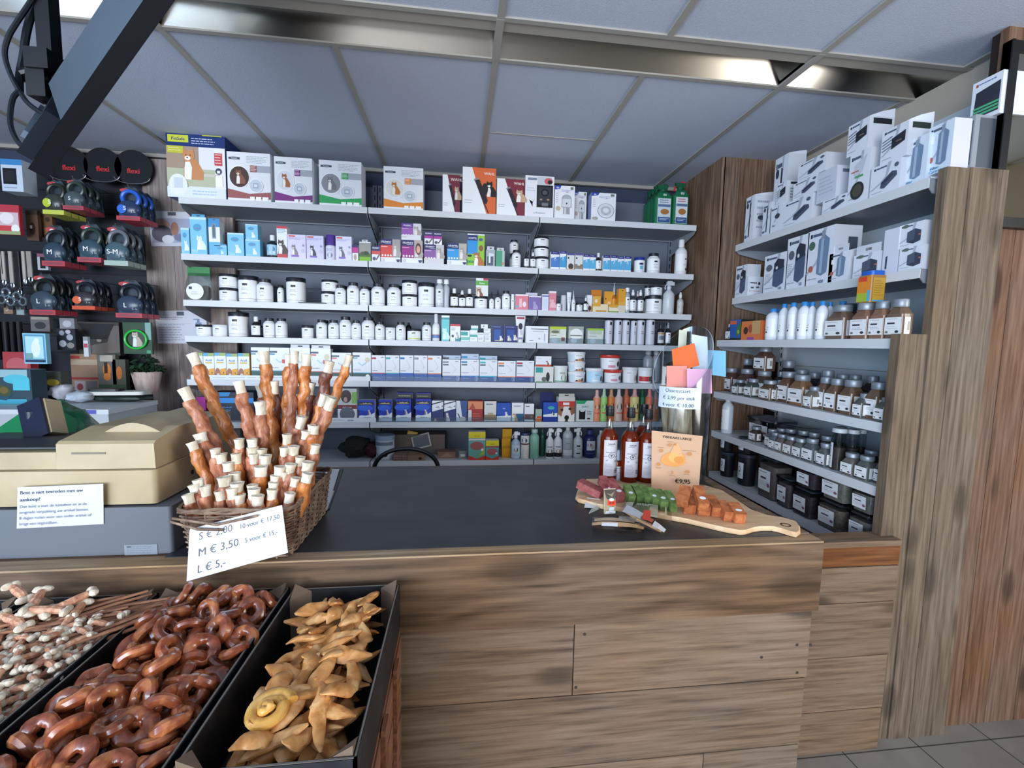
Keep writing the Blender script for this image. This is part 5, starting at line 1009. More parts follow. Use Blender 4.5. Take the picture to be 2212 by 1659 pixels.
row(*Y3, 'B', 5, [
 ('carton', 256, 405, 575, 'blue tick-collar display carton', dict(art=[('r', 0, 0, 1, 1, '1f4fb0'), ('e', .55, .72, .24, .09, '3fa8a0'), ('g', [(0, .26), (1, .26), (1, .46), (0, .36)], 'e3e8ee'), ('l', .3, .04, .6, .12, 1, 'a9b8e0')]+animal(.7, .42, .2, '4a4038')+[('r', 0, 0, 1, .26, '16348e')], d=.06, ins=.004, sc='16307e')),
 ('carton', 222, 360, 470, 'open navy lid of the tick-collar display', dict(art=[], c='14205a', ins=.07, d=.004, name='display_flap', cat='display card')),
 ('carton', 412, 585, 520, 'carton with close-up beagle face', dict(art=[('r', 0, 0, 1, .62, 'e6e2de'), ('r', 0, .62, 1, .84, 'c03a34'), ('r', .28, .68, .66, .78, 'e9e4e2'), ('r', 0, .84, 1, 1, 'c4c0ba'), ('g', [(0, .62), (.32, .62), (.2, .2), (0, .3)], '9a6a4a'), ('g', [(1, .62), (.66, .62), (.8, .25), (1, .35)], '8e5e40'), ('e', .22, .48, .09, .05, '1f1714'), ('e', .7, .52, .09, .05, '1f1714'), ('e', .52, .16, .14, .10, '151313'), ('g', [(.4, 0), (.62, 0), (.58, .08), (.45, .08)], '3a2e2a')], d=.06, tab=(.95, .022, 'bdb8b0', .2))),
 ('carton', 600, 782, 555, 'white carton with green corner and black cat', dict(art=[('g', [(0, .84), (.45, .84), (.6, 1), (0, 1)], '2a9a62'), ('t', .5, .66, .10, 'ZERO', '5a6268', 'c', .01, .8), ('r', .16, .1, .52, .46, '111214'), ('g', [(.16, .46), (.16, .56), (.26, .46)], '111214'), ('g', [(.52, .46), (.52, .54), (.42, .46)], '111214'), ('e', .72, .14, .1, .04, '151618'), ('l', .62, .3, .9, .5, 2, '4a5056')], c='ccd3d0', tc='2a9a62', sc='c4cac8', d=.06))]+
 [('aero', a, b, t, 'pet shampoo bottle in %s' % n, dict(c=c, cap=cp, ch=.25, cone=1, lab=c, ins=i_, art=[('e', .5, .62, .26, .17, '14161a'), ('g', [(.42, .56), (.5, .7), (.58, .56)], 'e0e0dc'), ('r', .2, .3, .8, .36, 'd8603c' if c != 'a9d07a' else '6aa03c')])) for a, b, t, n, c, cp, i_ in (
   (785, 862, 445, 'salmon pink', 'e8946e', 'dcb0a8', .01), (862, 932, 436, 'bright green', '9fd07a', 'b3d4a8', .01), (935, 1010, 440, 'orange', 'dd7f3c', 'd8a078', .03), (1013, 1094, 440, 'pale cream', 'd9c2b4', 'd8ccc8', .01), (1092, 1172, 436, 'deep coral', 'cc6a48', 'c47a62', .05), (1176, 1266, 436, 'yellow', 'e6d48a', 'e0a8a4', .01), (1262, 1330, 440, 'dark green', '2f7a52', '2a6a4c', .08), (1334, 1412, 438, 'coral with pink cap', 'd8714e', 'd88a86', .01), (1405, 1470, 460, 'orange, last in line', 'dd8440', 'd8a078', .03))])
# lowest shelf in view
row(*Y2, 'B', 6, [
 ('jar', 150, 390, 1068, 'clear candy jar with frosted lid', dict(c='a9b4be', cap='8fa4b4', lab='c3ccd4', art=[('e', .3, .2, .12, .1, '1d2024'), ('e', .55, .22, .1, .1, '1d2024'), ('r', .1, .75, .9, .95, '6f7c88')])),
 ('carton', 380, 548, 1290, 'brown cardboard pack tied with dark bands', dict(c='8c7466', art=[('r', 0, .55, 1, .62, '4a2a2a'), ('r', 0, .25, 1, .32, '4a2a2a'), ('r', .6, 0, .66, 1, '6e5a4c')], d=.10, ins=.0)),
 ('carton', 550, 760, 1285, 'brown cardboard pack with round black mark', dict(c='8a705c', art=[('e', .75, .38, .11, .22, '2c2018'), ('r', 0, .9, 1, 1, '7a6250')], d=.10, ins=.0)),
 ('carton', 915, 1130, 1250, 'brown chewed hide pieces in film', dict(c='8a6656', art=[('g', [(.1, .2), (.5, .9), (.9, .3), (.5, .1)], 'a07a66')], d=.08, ins=.05, name='hide_pack', cat='chew pack')),
 ('carton', 1168, 1262, 1240, 'small grey clip box', dict(c='7f827f', art=[('r', .2, .3, .8, .6, 'c9ccc8')], d=.05, ins=.03)),
 ('carton', 1282, 1486, 1012, 'tall red and yellow remedy carton', dict(art=[('r', 0, 0, 1, 1, '6aa39a'), ('r', 0, .78, 1, 1, 'd9c82c'), ('t', .5, .84, .05, 'vitamin', '6f5f20', 'c', .01, .5), ('r', 0, .7, 1, .76, 'd8c8c4'), ('e', .5, .5, .4, .15, 'a05a5a'), ('g', [(0, .16), (.5, .04), (1, .16), (1, 0), (0, 0)], 'c83c2c'), ('e', .82, .36, .08, .05, 'e8e4dc'), ('g', [(.5, .1), (.95, .2), (.95, .4), (.6, .15)], '9cb84a')], d=.06, ins=.005)),
 ('carton', 1488, 1646, 1115, 'short red and yellow remedy carton', dict(art=[('r', 0, 0, 1, 1, '5a9c98'), ('r', 0, .72, 1, 1, 'dcca2c'), ('t', .5, .79, .06, 'vitamin', '6f5f20', 'c', .01, .5), ('r', 0, .64, 1, .7, 'b03038'), ('e', .5, .42, .4, .17, 'a8585a'), ('g', [(0, .2), (.5, .06), (1, .2), (1, 0), (0, 0)], 'c83c2c'), ('e', .82, .34, .08, .05, 'e8e4dc')], d=.06, ins=.005)),
 ('carton', 1682, 1785, 1205, 'bottom yellow box of the three-high stack', dict(c='cf9420', art=[('r', .05, .05, .95, .2, 'b57c18')], d=.06, ins=.05)),
 ('carton', 1682, 1785, 1092, 'middle yellow box of the three-high stack', dict(c='cf9420', art=[('r', .05, .05, .95, .2, 'b57c18')], d=.06, on=1)),
 ('carton', 1690, 1802, 978, 'top yellow box of the three-high stack', dict(c='d39a22', art=[('r', .05, .05, .95, .2, 'b57c18')], d=.06, on=1)),
 ('spray', 1800, 1905, 1016, 'pale blue trigger spray with terrier label', dict(c='a4b8c8', cap='dfe3e8', lab='c9d9e6', art=[('e', .5, .62, .18, .2, '3a3434'), ('e', .5, .5, .08, .12, 'c9a484'), ('r', .2, .1, .8, .35, 'b3c6d8')])),
 ('aero', 1912, 2015, 1030, 'white and brown aerosol with flame print', dict(c='d4d6d4', cap='34446a', ch=.10, lab='dcdad6', art=[('r', 0, .62, 1, .68, '5a3030'), ('g', [(.2, 0), (.8, 0), (.9, .45), (.6, .2), (.3, .4)], 'a04c34'), ('e', .4, .82, .25, .12, '2f3e6e')])),
 ('bottle', 2022, 2136, 985, 'sea-green shampoo bottle', dict(c='86b8a4', cap='a9c4c0', cr=.7, sh=.74, lab=None))])
row(*Y3, 'B', 6, [
 ('bottle', 224, 284, 860, 'dark green bottle behind the shampoo', dict(c='2f5a50', cap='4a6a62', lab=None, ins=.08)),
 ('spray', 292, 374, 850, 'white trigger spray with black foot', dict(c='dfe1e2', cap='eceef0', lab='e2e3e4', art=[('l', .2, .6, .8, .8, 1, '3a3f48'), ('r', 0, 0, 1, .3, '17191d'), ('e', .5, .42, .25, .15, '8a7a6a')])),
 ('spray', 376, 460, 848, 'white trigger spray with black foot', dict(c='dfe1e2', cap='eceef0', lab='e2e3e4', flip=0, art=[('l', .2, .6, .8, .8, 1, '3a3f48'), ('r', 0, 0, 1, .3, '17191d'), ('e', .5, .42, .25, .15, '9a8468')])),
 ('bottle', 470, 576, 820, 'grey-white litre bottle', dict(c='b9c0c4', cap='c9cdd0', sh=.72, lab='a9b0b6', art=[('l', .3, .6, .7, .7, 1, '6a7078'), ('r', 0, 0, 1, .3, 'd9dcde')])),
 ('spray', 582, 678, 845, 'pale trigger spray with two small labels', dict(c='c3cac9', cap='dfe2e4', lab='cdd2d0', flip=1, art=[('r', .3, .72, .6, .82, '20242a'), ('r', .28, .2, .62, .28, '20242a'), ('l', .3, .45, .8, .6, 1, '8a9096')])),
 ('bottle', 692, 818, 866, 'navy shampoo bottle with white label', dict(c='23285a', cap='2f3a66', cr=.62, sh=.7, lab='23285a', art=[('r', .22, .35, .85, 1, 'd0d0d6'), ('e', .4, .72, .14, .14, '6a2a44'), ('e', .6, .6, .12, .16, 'b9a48c'), ('l', .2, .1, .9, .16, 1, '6a7ac0')])),
 ('bottle', 826, 902, 872, 'grey-white bottle beside the oil bottles', dict(c='b0b5bc', cap='c0c6cc', lab='bfc3c9'))])

# a pack of filter floss etc.: thin things lying or leaning
q = MB(); q.prism([(0, -.03), (.15, -.03), (.15, .04), (0, .04)], 0, .004, M('57635c')); o = q.build('flat_leaflet')
p_ = onY(648, 653, YF+.02); o.location = (p_.x, YF+.02, BZ[2]+.0008); tag(o, 'flat grey-green leaflet lying on the third back shelf', 'leaflet')
# bag with green header at the left end of the third shelf
p0 = onY(422, 640, YF+.03)
r = empty('treat_bag', (p0.x, YF+.03, BZ[2]+.001)); tag(r, 'clear bag with green header and white round label, left end of third back shelf', 'bag')
q = MB(); q.add([(-.062, 0, 0), (.062, 0, 0), (.060, .022, .10), (-.060, .022, .10), (-.055, .05, .17), (.055, .05, .17), (.062, .05, 0), (-.062, .05, 0)], [(0, 1, 2, 3), (3, 2, 5, 4), (1, 6, 5, 2), (0, 3, 4, 7), (7, 4, 5, 6)], clear('bag_film', 'dfe5e2', .22, .15)); q.build('film', r)
q = MB(); q.box(-.062, .058, .045, .050, .142, .192, M('2f7d3c', .4)); q.build('header', r)
q = MB(); q.art([('e', .5, .5, .5, .5, 'e6e8ea'), ('r', .16, .62, .34, .78, '22262c'), ('l', .3, .25, .7, .5, 2, 'b9bdc2')], boxmap(.092, .092, -.002, 0, .004), 1); q.build('label', r)
# ------------------------------------------------------------------ goods on the right rack
Z4s, Z5s, Z6s, Z7s = (1560, 180, 3.393), (1540, 540, 4.608), (1500, 740, 4.608), (1500, 900, 4.608)
FC = 'dfe4ee'
def fb(style, **k): return dict(art=A_fish(style, 0), c=FC, sc='d3d6de', **k)
SD = [('l', .15, .2, .85, .9, 5, '9aa2b0'), ('e', .4, .5, .2, .05, '3f4654')]
row(*Z4s, 'S', 0, [
 ('carton', 170, 232, 818, 'tall narrow aquarium carton with rod picture', fb('rod', d=.11, ftab=.02, side=SD)),
 ('carton', 298, 358, 868, 'second narrow aquarium carton with rod picture', fb('rod', d=.10)),
 ('carton', 352, 442, 900, 'aquarium carton marked PRO at the shelf lip', dict(art=A_fish('lens', 0)[:4]+[('t', .35, .22, .07, 'PRO', '3a4452', 'c', .02), ('e', .6, .6, .2, .1, '3a404c')], c=FC, d=.07, h=.13)),
 ('carton', 375, 468, 520, 'very tall aquarium carton with open lit top', fb('rod', d=.10, ins=.09, ftab=.02)),
 ('carton', 398, 470, 712, 'small grill-print aquarium carton held in front', fb('grill', d=.07, on=2, ins=.02, side=[('r', .3, .85, .9, .95, '23272f'), ('l', .3, .2, .8, .7, 4, '6a707c')])),
 ('carton', 450, 660, 800, 'bottom pump carton of the three-high stack', fb('pump', d=.13)),
 ('carton', 525, 700, 660, 'middle pump carton of the three-high stack', fb('pump', d=.15, on=1)),
 ('carton', 562, 762, 500, 'top pump carton of the three-high stack', fb('pump', d=.15, on=1)),
 ('carton', 738, 915, 800, 'large pump carton below the plain flank box', fb('pump', d=.13)),
 ('carton', 700, 838, 600, 'plain white carton lying on a pump carton', dict(art=[('l', .1, .2, .9, .8, 5, 'b0b6c6')], c='ccd0de', sc='d4d7e2', d=.13, on=1, side=[('r', .2, .8, .8, .9, '6a7284')])),
 ('carton', 930, 1075, 470, 'tall aquarium carton with black lens picture', fb('lens', d=.09)),
 ('carton', 925, 1075, 240, 'grill-print carton stacked on the lens carton', fb('grill', d=.11, on=1, ftab=.035, side=[('r', .15, .78, .9, .95, '23272f')])),
 ('carton', 1092, 1305, 540, 'wide aquarium carton with dark sponge block', fb('pump', d=.12)),
 ('carton', 1172, 1362, 268, 'grill-print carton stacked on the sponge carton', fb('grill', d=.10, on=1, ftab=.035, side=[('r', .15, .78, .9, .95, '23302a')])),
 ('carton', 1310, 1505, 365, 'filter cartridge carton, far one', dict(art=A_fish('cyl', 0)+[('t', .4, .09, .06, 'Filter', '2f86b8', 'c', .01), ('t', .5, .02, .06, 'Cartridge', '2f86b8', 'c', .01)], c='d5e2f0', d=.10, ins=.04)),
 ('carton', 1508, 1690, 255, 'filter cartridge carton, near one', dict(art=A_fish('cyl', 0)+[('t', .4, .09, .06, 'Filter', '2f86b8', 'c', .01), ('t', .5, .02, .06, 'Cartridge', '2f86b8', 'c', .01)], c='d5e2f0', sc='cfcfd6', d=.068, ins=.055, bz=2.075)),
 ('carton', 1735, 1840, 235, 'grey window carton at the near shelf end', dict(art=[('r', .1, .1, .9, .9, '5a626c')], c='9aa0a6', sc='8d939a', d=.19, ins=.13, bz=2.075, side=[('r', .1, .05, .45, .95, '4e555e'), ('r', .55, .05, .9, .85, '5b626b')])),
 ('carton', 1835, 2050, -95, 'carton with green band topping the near stack', dict(art=[('r', .12, .86, .2, .93, 'b04a3a'), ('l', .22, .85, .9, .93, 1, '4a6aa8'), ('g', [(.1, .1), (.95, .1), (.95, .8), (.15, .72)], '2c3240'), ('r', .1, .14, .95, .19, '4fae7c'), ('r', .1, .22, .95, .27, '4fae7c'), ('r', .1, .30, .95, .35, '4fae7c')], c=FC, d=.10, on=1, ins=.195))])
row(*Z4s, 'S', 1, [
 ('carton', 98, 182, 1325, 'small aquarium filter carton at the far end', fb('filter', d=.08)),
 ('carton', 182, 192, 1285, 'slim carton showing its printed flank', dict(art=[], c=FC, d=.09, h=.11, side=[('l', .1, .2, .9, .3, 1, 'b0685c'), ('g', [(.1, .7), (.6, .7), (.6, .64), (.2, .66)], '2f343e'), ('e', .75, .65, .08, .08, '3a4048'), ('r', .2, .4, .4, .48, '565c66'), ('r', .55, .42, .75, .5, '565c66'), ('t', .5, .06, .06, '7.95', '3a4048', 'c', .01, .7)])),
 ('carton', 308, 475, 1228, 'aqua-filter carton, darkest short canister picture', dict(art=A_fish('filter', 0)+[('t', .75, .04, .07, '100', '3a5a80', 'c', .02)], c=FC, sc='d3d6de', d=.10)),
 ('carton', 473, 628, 1100, 'aqua-filter carton, tall navy canister picture', dict(art=A_fish('filter', 0)+[('t', .75, .04, .06, '50', '3a5a80', 'c', .02)], c=FC, sc='d3d6de', d=.10)),
 ('carton', 622, 818, 1035, 'aqua-filter carton, tall pale canister picture', dict(art=A_fish('cyl', 0)+[('e', .2, .72, .12, .08, '4a6a58'), ('t', .62, .02, .06, '400', '3a5a80', 'c', .02)], c=FC, sc='d0d3dc', d=.13, side=[('r', .5, .5, .85, .8, '4a5160')])),
 ('carton', 782, 928, 1222, 'carton with ribbed sponge cartridge', fb('cyl', d=.09, ftab=.02, tab=(.8, .03, 'd3d8e2', .1))),
 ('carton', 962, 1160, 1225, 'carton with black corner filter', fb('cube', d=.09, tab=(.9, .035, 'd3d8e2', .1))),
 ('carton', 1182, 1290, 1055, 'tall plain-flanked carton', dict(art=[('g', [(.2, .1), (.32, .1), (.34, .4), (.2, .38)], '3c4354')], c='d5dae6', sc='d9dbe2', d=.08)),
 ('carton', 1298, 1480, 1178, 'lower corner-filter carton by the board', fb('cube', d=.10)),
 ('carton', 1298, 1482, 1000, 'upper corner-filter carton by the board', fb('cube', d=.10, on=1))])
row(*Z5s, 'S', 2, [
 ('spice', 125, 172, 735, 'short dark jar with white lid', dict(fill='2c302c', cap='d9dcdf', d=.05)),
 ('carton', 168, 278, 690, 'blue and green garden-product tub', dict(art=[('r', 0, .1, 1, 1, '2f5aa8'), ('r', 0, .78, .6, .95, 'd8643a'), ('g', [(.6, .2), (1, .3), (1, .9), (.7, .7)], '3f7a3c'), ('e', .8, .4, .12, .1, '8fae3a')], c='1f2a20', tc='15171a', d=.07)),
 ('carton', 282, 474, 700, 'orange tub with black lid', dict(art=[('r', 0, 0, 1, 1, 'e07a42'), ('e', .25, .5, .12, .2, '3c2a24'), ('e', .5, .6, .12, .22, 'b0503a'), ('r', .58, .3, 1, 1, 'c9a06a'), ('r', .35, 0, .7, .14, '9a4aa0')], c='c9683a', tc='17181b', d=.08))]+
 [('bottle', a, b, t, d_, dict(c='e2e5ec', cap='2f86cc', cr=.55 if n else .5, sh=.76, ins=i_, art=[('e', .45, .5, .2, .07, 'c9ccd4'), ('e', .5, .25, .08, .05, '4a4048'), ('l', .3, .34, .7, .40, 1, '6a707c')])) for n, (a, b, t, i_, d_) in enumerate(((475, 603, 578, .01, 'white bottle with flat blue cap, first in line'), (590, 660, 585, .09, 'white bottle with flat blue cap, set back'), (618, 708, 532, .03, 'white bottle with blue nozzle cap'), (704, 800, 520, .01, 'white bottle with blue nozzle cap'), (800, 910, 510, .01, 'white bottle with blue nozzle cap'), (905, 985, 515, .03, 'white bottle with blue nozzle cap'), (985, 1090, 505, .01, 'white bottle with blue nozzle cap'), (1088, 1160, 515, .09, 'white bottle with blue nozzle cap'), (1180, 1290, 505, .14, 'white bottle with blue nozzle cap'), (850, 940, 520, .13, 'white bottle with blue nozzle cap')))]+
 [('spice', 1112, 1300, 540, 'large seasoning jar beside the blue-capped bottles', dict(fill='6a5648')),
 ('spice', 1364, 1535, 520, 'large reddish seasoning jar carrying a tub', dict(fill='84604c', cap='9aa2ab')),
 ('spice', 1548, 1700, 505, 'large seasoning jar second from the board', dict(fill='86644e')),
 ('spice', 1712, 1885, 482, 'large dark seasoning jar nearest the board', dict(fill='6c5644')),
 ('spice', 1240, 1370, 528, 'seasoning jar with dark lid standing behind', dict(ins=.13, fill='5a483c', cap='44545c'))])
# yellow tub hanging out over the jars
p0 = onX(1545+0, 0, 1.5)
X_ = 1.535; a = onX(1540+1425/4.608, 540+500/4.608, X_); b_ = onX(1540+1560/4.608, 540+500/4.608, X_); t_ = onX(1540+1560/4.608, 540+205/4.608, X_)
jz = [o for o in THINGS if o.name.startswith('spice_jar')]
zt = SZ[2]+.001+max((v.co.z for ch in jz[-4].children for v in ch.data.vertices), default=.12)
q = MB(); wd = a.y-b_.y; ht = t_.z-zt
q.rbox(-wd/2, wd/2, 0, wd*1.15, 0, ht*.86, wd*.18, M('a8783a', .3), 4); r = q.build('snack_tub'); setT(r, (X_, (a.y+b_.y)/2, zt+.0005), -math.pi/2)
tag(r, 'orange and yellow snack tub with blue lid perched on a seasoning jar', 'tub')
q = MB(); q.rbox(-wd*.5, wd*.5, wd*.05, wd*1.1, ht*.86, ht, wd*.3, M('1f5fc0', .3), 5); q.build('lid', r)
q = MB(); q.art([('r', 0, 0, 1, 1, 'e08a2c'), ('r', 0, 0, .8, .35, 'a9b83c'), ('r', .8, 0, 1, .45, '4fb0d8'), ('r', .1, .82, .7, 1.0, 'd8482c')], boxmap(wd*.96, ht*.78, 0, 0, .03*ht), wd/ht)
q.art([('r', 0, 0, 1, 1, 'c79a3c'), ('r', 0, 0, 1, .06, '4fb0d8'), ('l', .1, .2, .9, .9, 7, 'a57a34')], lambda u, v, l: (wd/2+l, wd*.15+u*wd*.85, .03*ht+v*ht*.74), 1); q.build('label', r)

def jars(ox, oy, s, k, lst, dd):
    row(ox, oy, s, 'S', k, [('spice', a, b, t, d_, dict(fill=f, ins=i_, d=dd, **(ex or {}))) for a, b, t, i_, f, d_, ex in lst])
# fourth shelf: jars two and three deep, measured
jars(*Z6s, 3, [
 (262, 362, 255, .08, '5a3f38', 'seasoning jar with label, second row', None), (372, 425, 372, .02, '3c4244', 'small seasoning jar in front', None), (410, 520, 265, .08, '523c38', 'seasoning jar with label, second row', None),
 (492, 560, 362, .02, '3c4a44', 'small seasoning jar in front', None), (575, 690, 285, .07, '4f3d33', 'seasoning jar with label, second row', None), (640, 745, 380, .02, '5c4636', 'small seasoning jar in front', None),
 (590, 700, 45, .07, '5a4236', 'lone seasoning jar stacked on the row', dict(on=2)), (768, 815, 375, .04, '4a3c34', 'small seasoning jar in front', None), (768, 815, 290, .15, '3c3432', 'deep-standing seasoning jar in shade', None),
 (820, 925, 292, .05, '5f4030', 'seasoning jar with label, second row', None), (928, 1075, 325, .03, '7a5a3e', 'large seasoning jar in the front half', None), (1082, 1160, 442, .01, '6a625a', 'small seasoning jar in front', None),
 (1190, 1285, 345, .05, '5f4a3a', 'large seasoning jar in the front half', None), (1290, 1400, 362, .04, '664f3e', 'large seasoning jar in the front half', None), (1425, 1562, 376, .03, '5f4a3a', 'large seasoning jar in the front half', None),
 (1572, 1662, 512, .01, '4f5452', 'small seasoning jar in front', None), (1680, 1812, 398, .03, '665040', 'large seasoning jar in the front half', None), (1782, 1885, 552, .01, '505a56', 'small seasoning jar in front', None),
 (1205, 1300, 268, .14, '4a3c34', 'seasoning jar with raised lid at the back', dict(h=.165)), (1880, 1960, 405, .12, '4a3a32', 'seasoning jar half behind the board', None),
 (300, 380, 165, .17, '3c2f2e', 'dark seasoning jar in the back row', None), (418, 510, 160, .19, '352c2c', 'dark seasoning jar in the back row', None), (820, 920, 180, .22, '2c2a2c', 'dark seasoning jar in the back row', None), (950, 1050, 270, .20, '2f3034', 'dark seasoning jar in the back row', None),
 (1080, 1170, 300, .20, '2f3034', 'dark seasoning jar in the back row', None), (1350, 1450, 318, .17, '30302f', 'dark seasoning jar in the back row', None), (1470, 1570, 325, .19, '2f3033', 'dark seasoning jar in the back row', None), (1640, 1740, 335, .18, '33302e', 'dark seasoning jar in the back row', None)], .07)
# fifth shelf
row(*Z6s, 'S', 4, [('bottle', 228, 335, 540, 'white pump bottle at the far end', dict(c='cdd3db', cap='d9dde3', cr=.5, sh=.72, art=[('e', .3, .85, .06, .03, '20242c'), ('l', .2, .3, .5, .7, 3, '8a919a'), ('e', .3, .12, .1, .06, '3a3f48')])),
 ('sqtub', 498, 800, 790, 'clear square tub under a dark sheet', dict(ins=.12, d=.14, fill='5a6672', fill2='6f7d8a', fh=.2))])
jars(*Z6s, 4, [(540, 605, 842, .04, '3a302c', 'small seasoning jar before the clear tub', None), (698, 760, 868, .03, '56606a', 'small seasoning jar in line', None), (730, 795, 902, .012, '56606a', 'small seasoning jar in line', None),
 (795, 865, 920, .012, '5e5650', 'small seasoning jar in line', None), (878, 960, 942, .012, '5e5650', 'small seasoning jar in line', None), (968, 1055, 962, .012, '565c60', 'small seasoning jar in line', None), (1064, 1175, 968, .012, '50585c', 'small seasoning jar in line', None),
 (1210, 1298, 1012, .012, '4c5458', 'small seasoning jar in line', None), (1450, 1570, 1112, .012, '5e5a56', 'small seasoning jar in line', None), (1592, 1720, 1142, .012, '505654', 'small seasoning jar in line', None), (1785, 1860, 1150, .03, '4c4c4a', 'small seasoning jar in line', None),
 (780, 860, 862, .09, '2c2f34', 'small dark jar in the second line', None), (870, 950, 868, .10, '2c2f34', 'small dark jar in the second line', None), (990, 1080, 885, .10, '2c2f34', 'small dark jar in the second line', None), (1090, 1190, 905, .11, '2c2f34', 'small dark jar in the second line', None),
 (1215, 1320, 940, .10, '2a2d32', 'small dark jar in the second line', None), (1640, 1760, 1085, .10, '2f3234', 'small dark jar in the second line', None)], .05)
row(*Z6s, 'S', 4, [('long', 1312, 1440, 862, 'tall clear tube half filled with brown granules', dict(ins=.02)), ('long', 1468, 1575, 872, 'tall clear tube standing behind a small jar', dict(ins=.08, lab=0)), ('long', 1585, 1662, 868, 'tall clear tube at the back', dict(ins=.15, lab=0, fill='3f2f2a')), ('long', 1345, 1450, 845, 'tall clear tube hidden behind the first', dict(ins=.12, lab=0))])
# dark plastic sheet lying over the jars
Xs = 1.80
q = MB(); c4 = [onX(1500+660/4.608, 740+735/4.608, Xs), onX(1500+1320/4.608, 740+862/4.608, Xs-.03), onX(1500+980/4.608, 740+830/4.608, Xs-.17), onX(1500+500/4.608, 740+760/4.608, Xs-.14)]
vs = []; 
for i in range(7):
    for j in range(5):
        u, v = i/6, j/4; P = (c4[3]*(1-u)+c4[2]*u)*(1-v)+(c4[0]*(1-u)+c4[1]*u)*v; vs.append(P+Vector((0, 0, .004*math.sin(9*u+4*v))))
fs = [(i*5+j, (i+1)*5+j, (i+1)*5+j+1, i*5+j+1) for i in range(6) for j in range(4)]
n0 = len(vs); vs2 = vs+[v-Vector((0, 0, .003)) for v in vs]; q.add(vs2, fs+[tuple(x+n0 for x in f[::-1]) for f in fs], M('2b3144', .2), True); o = q.build('plastic_sheet'); tag(o, 'dark glossy plastic sheet laid over the back of the fifth right-rack shelf', 'sheet')
# lowest shelf
row(*Z7s, 'S', 5, [
 ('bucket', 198, 335, 372, 'lower black bucket, far pair', {}), ('bucket', 205, 330, 200, 'upper black bucket, far pair', dict(on=1)),
 ('bucket', 352, 530, 398, 'lower black bucket, near pair', {}), ('bucket', 365, 530, 232, 'upper black bucket, near pair', dict(on=1)),
 ('sqtub', 605, 800, 432, 'clear square tub of brown pellets', dict(fill='9a8880', fill2='ad9c94')),
 ('sqtub', 800, 940, 622, 'low clear tub before the taller ones', dict(fill='82767a', fill2='9a8c8e')),
 ('sqtub', 948, 1150, 745, 'lower dark-filled tub of a pair', dict(fill='56484e', fill2='70606a')), ('sqtub', 985, 1185, 530, 'upper dark-filled tub of a pair', dict(fill='56484e', fill2='70606a', on=1)),
 ('sqtub', 1185, 1450, 885, 'lower mixed-food tub of the middle pair', dict(fill='a07c60', fill2='bdb6a8', lid='9aa09c', d=.12)), ('sqtub', 1225, 1490, 605, 'upper mixed-food tub of the middle pair', dict(fill='9a9486', fill2='c4beae', lid='9aa09c', on=1, d=.12)),
 ('sqtub', 1492, 1730, 1000, 'lower mixed-food tub nearest the boards', dict(fill='a29c92', fill2='c9c3b6', lid='a4aaa6', d=.12)), ('sqtub', 1530, 1760, 745, 'upper mixed-food tub nearest the boards', dict(fill='a29c92', fill2='c9c3b6', lid='a4aaa6', on=1, d=.12)),
 ('sqtub', 690, 900, 385, 'dark tub standing at the back', dict(ins=.2, fill='2c2f36', fill2='3c404a'))])
# ------------------------------------------------------------------ things on the counter
MZ = CTZ-.0008
# amber oil bottles
AMB = M('8a2c0c', .06, trans=.55, ior=1.36); GL = clear('bottle_glass', 'e6e2dc', .14)
def oil(px, py, pxt, pyt, desc, wide=.062):
    p = onZ(px, py, MZ); Yb = p.y; h = onY(pxt, pyt, Yb).z-MZ; x = p.x
    b = MB(); R = wide/2; b.lathe([(R*.9, 0), (R, .006), (R, .60*h), (R*.95, .64*h), (R*.55, .705*h)], AMB, 22); r = b.build('oil_bottle'); setT(r, (x, Yb+R, MZ+.0005), 0)
    pend(r, desc, 'bottle', 'on the counter', px, 'salmon oil bottles on the counter')
    b = MB(); b.lathe([(R*.55, .7055*h), (R*.42, .74*h), (R*.38, .80*h), (R*.38, .88*h)], GL, 18); b.build('neck', r)
    b = MB(); b.lathe([(R*.46, .875*h), (R*.48, .88*h), (R*.48, .955*h), (R*.44, .96*h), (R*.44, h)], M('14151a', .4), 18); b.build('cap', r)
    ops = [('r', 0, 0, 1, 1, 'c9c6cc'), ('t', .5, .88, .045, 'Salmoils', '23283a', 'c', .02, .92), ('l', .2, .83, .8, .86, 1, '4a5060'), ('r', 0, .54, 1, .55, '3a4050'), ('e', .5, .55, .24, .08, 'c9c6cc'), ('e', .5, .57, .20, .065, '4a5060'), ('e', .5, .57, .16, .052, 'c9c6cc'), ('g', [(.5, .53), (.58, .59), (.5, .6), (.42, .59)], '4a5060'), ('l', .15, .64, .85, .68, 1, '2c3244'), ('e', .22, .44, .07, .022, '9a9da8'), ('e', .78, .42, .1, .03, '8d909c'), ('l', .1, .08, .6, .36, 8, '9a97a0'), ('r', .7, .1, .95, .12, '5a5d68'), ('r', .7, .14, .95, .17, '5a5d68'), ('r', .7, .19, .95, .21, '5a5d68')]
    b = MB(); b.art(ops, cylmap(R*1.01, .12*h, .46*h, R*1.75, 0), R*1.75/(.46*h), seg=10); b.build('label', r)
oil(1318, 1049, 1326, 880, 'amber salmon oil bottle behind the small bottle')
oil(1364, 1052, 1366, 884, 'amber salmon oil bottle in the middle')
oil(1402, 1053, 1404, 888, 'amber salmon oil bottle half behind the brown card')
oil(1392, 1036, 1390, 876, 'amber salmon oil bottle set back from the row')
p = onZ(1329, 1041, MZ); 
b = MB(); R = .0125; hh = onY(1329, 970, p.y).z-MZ; b.lathe([(R*.9, 0), (R, .004), (R, .62*hh), (R*.8, .68*hh), (R*.45, .70*hh)], AMB, 18); r = b.build('sample_bottle'); setT(r, (p.x, p.y-.012, MZ+.0005), 0); tag(r, 'small amber oil bottle with pale blue spray cap before the large ones', 'bottle')
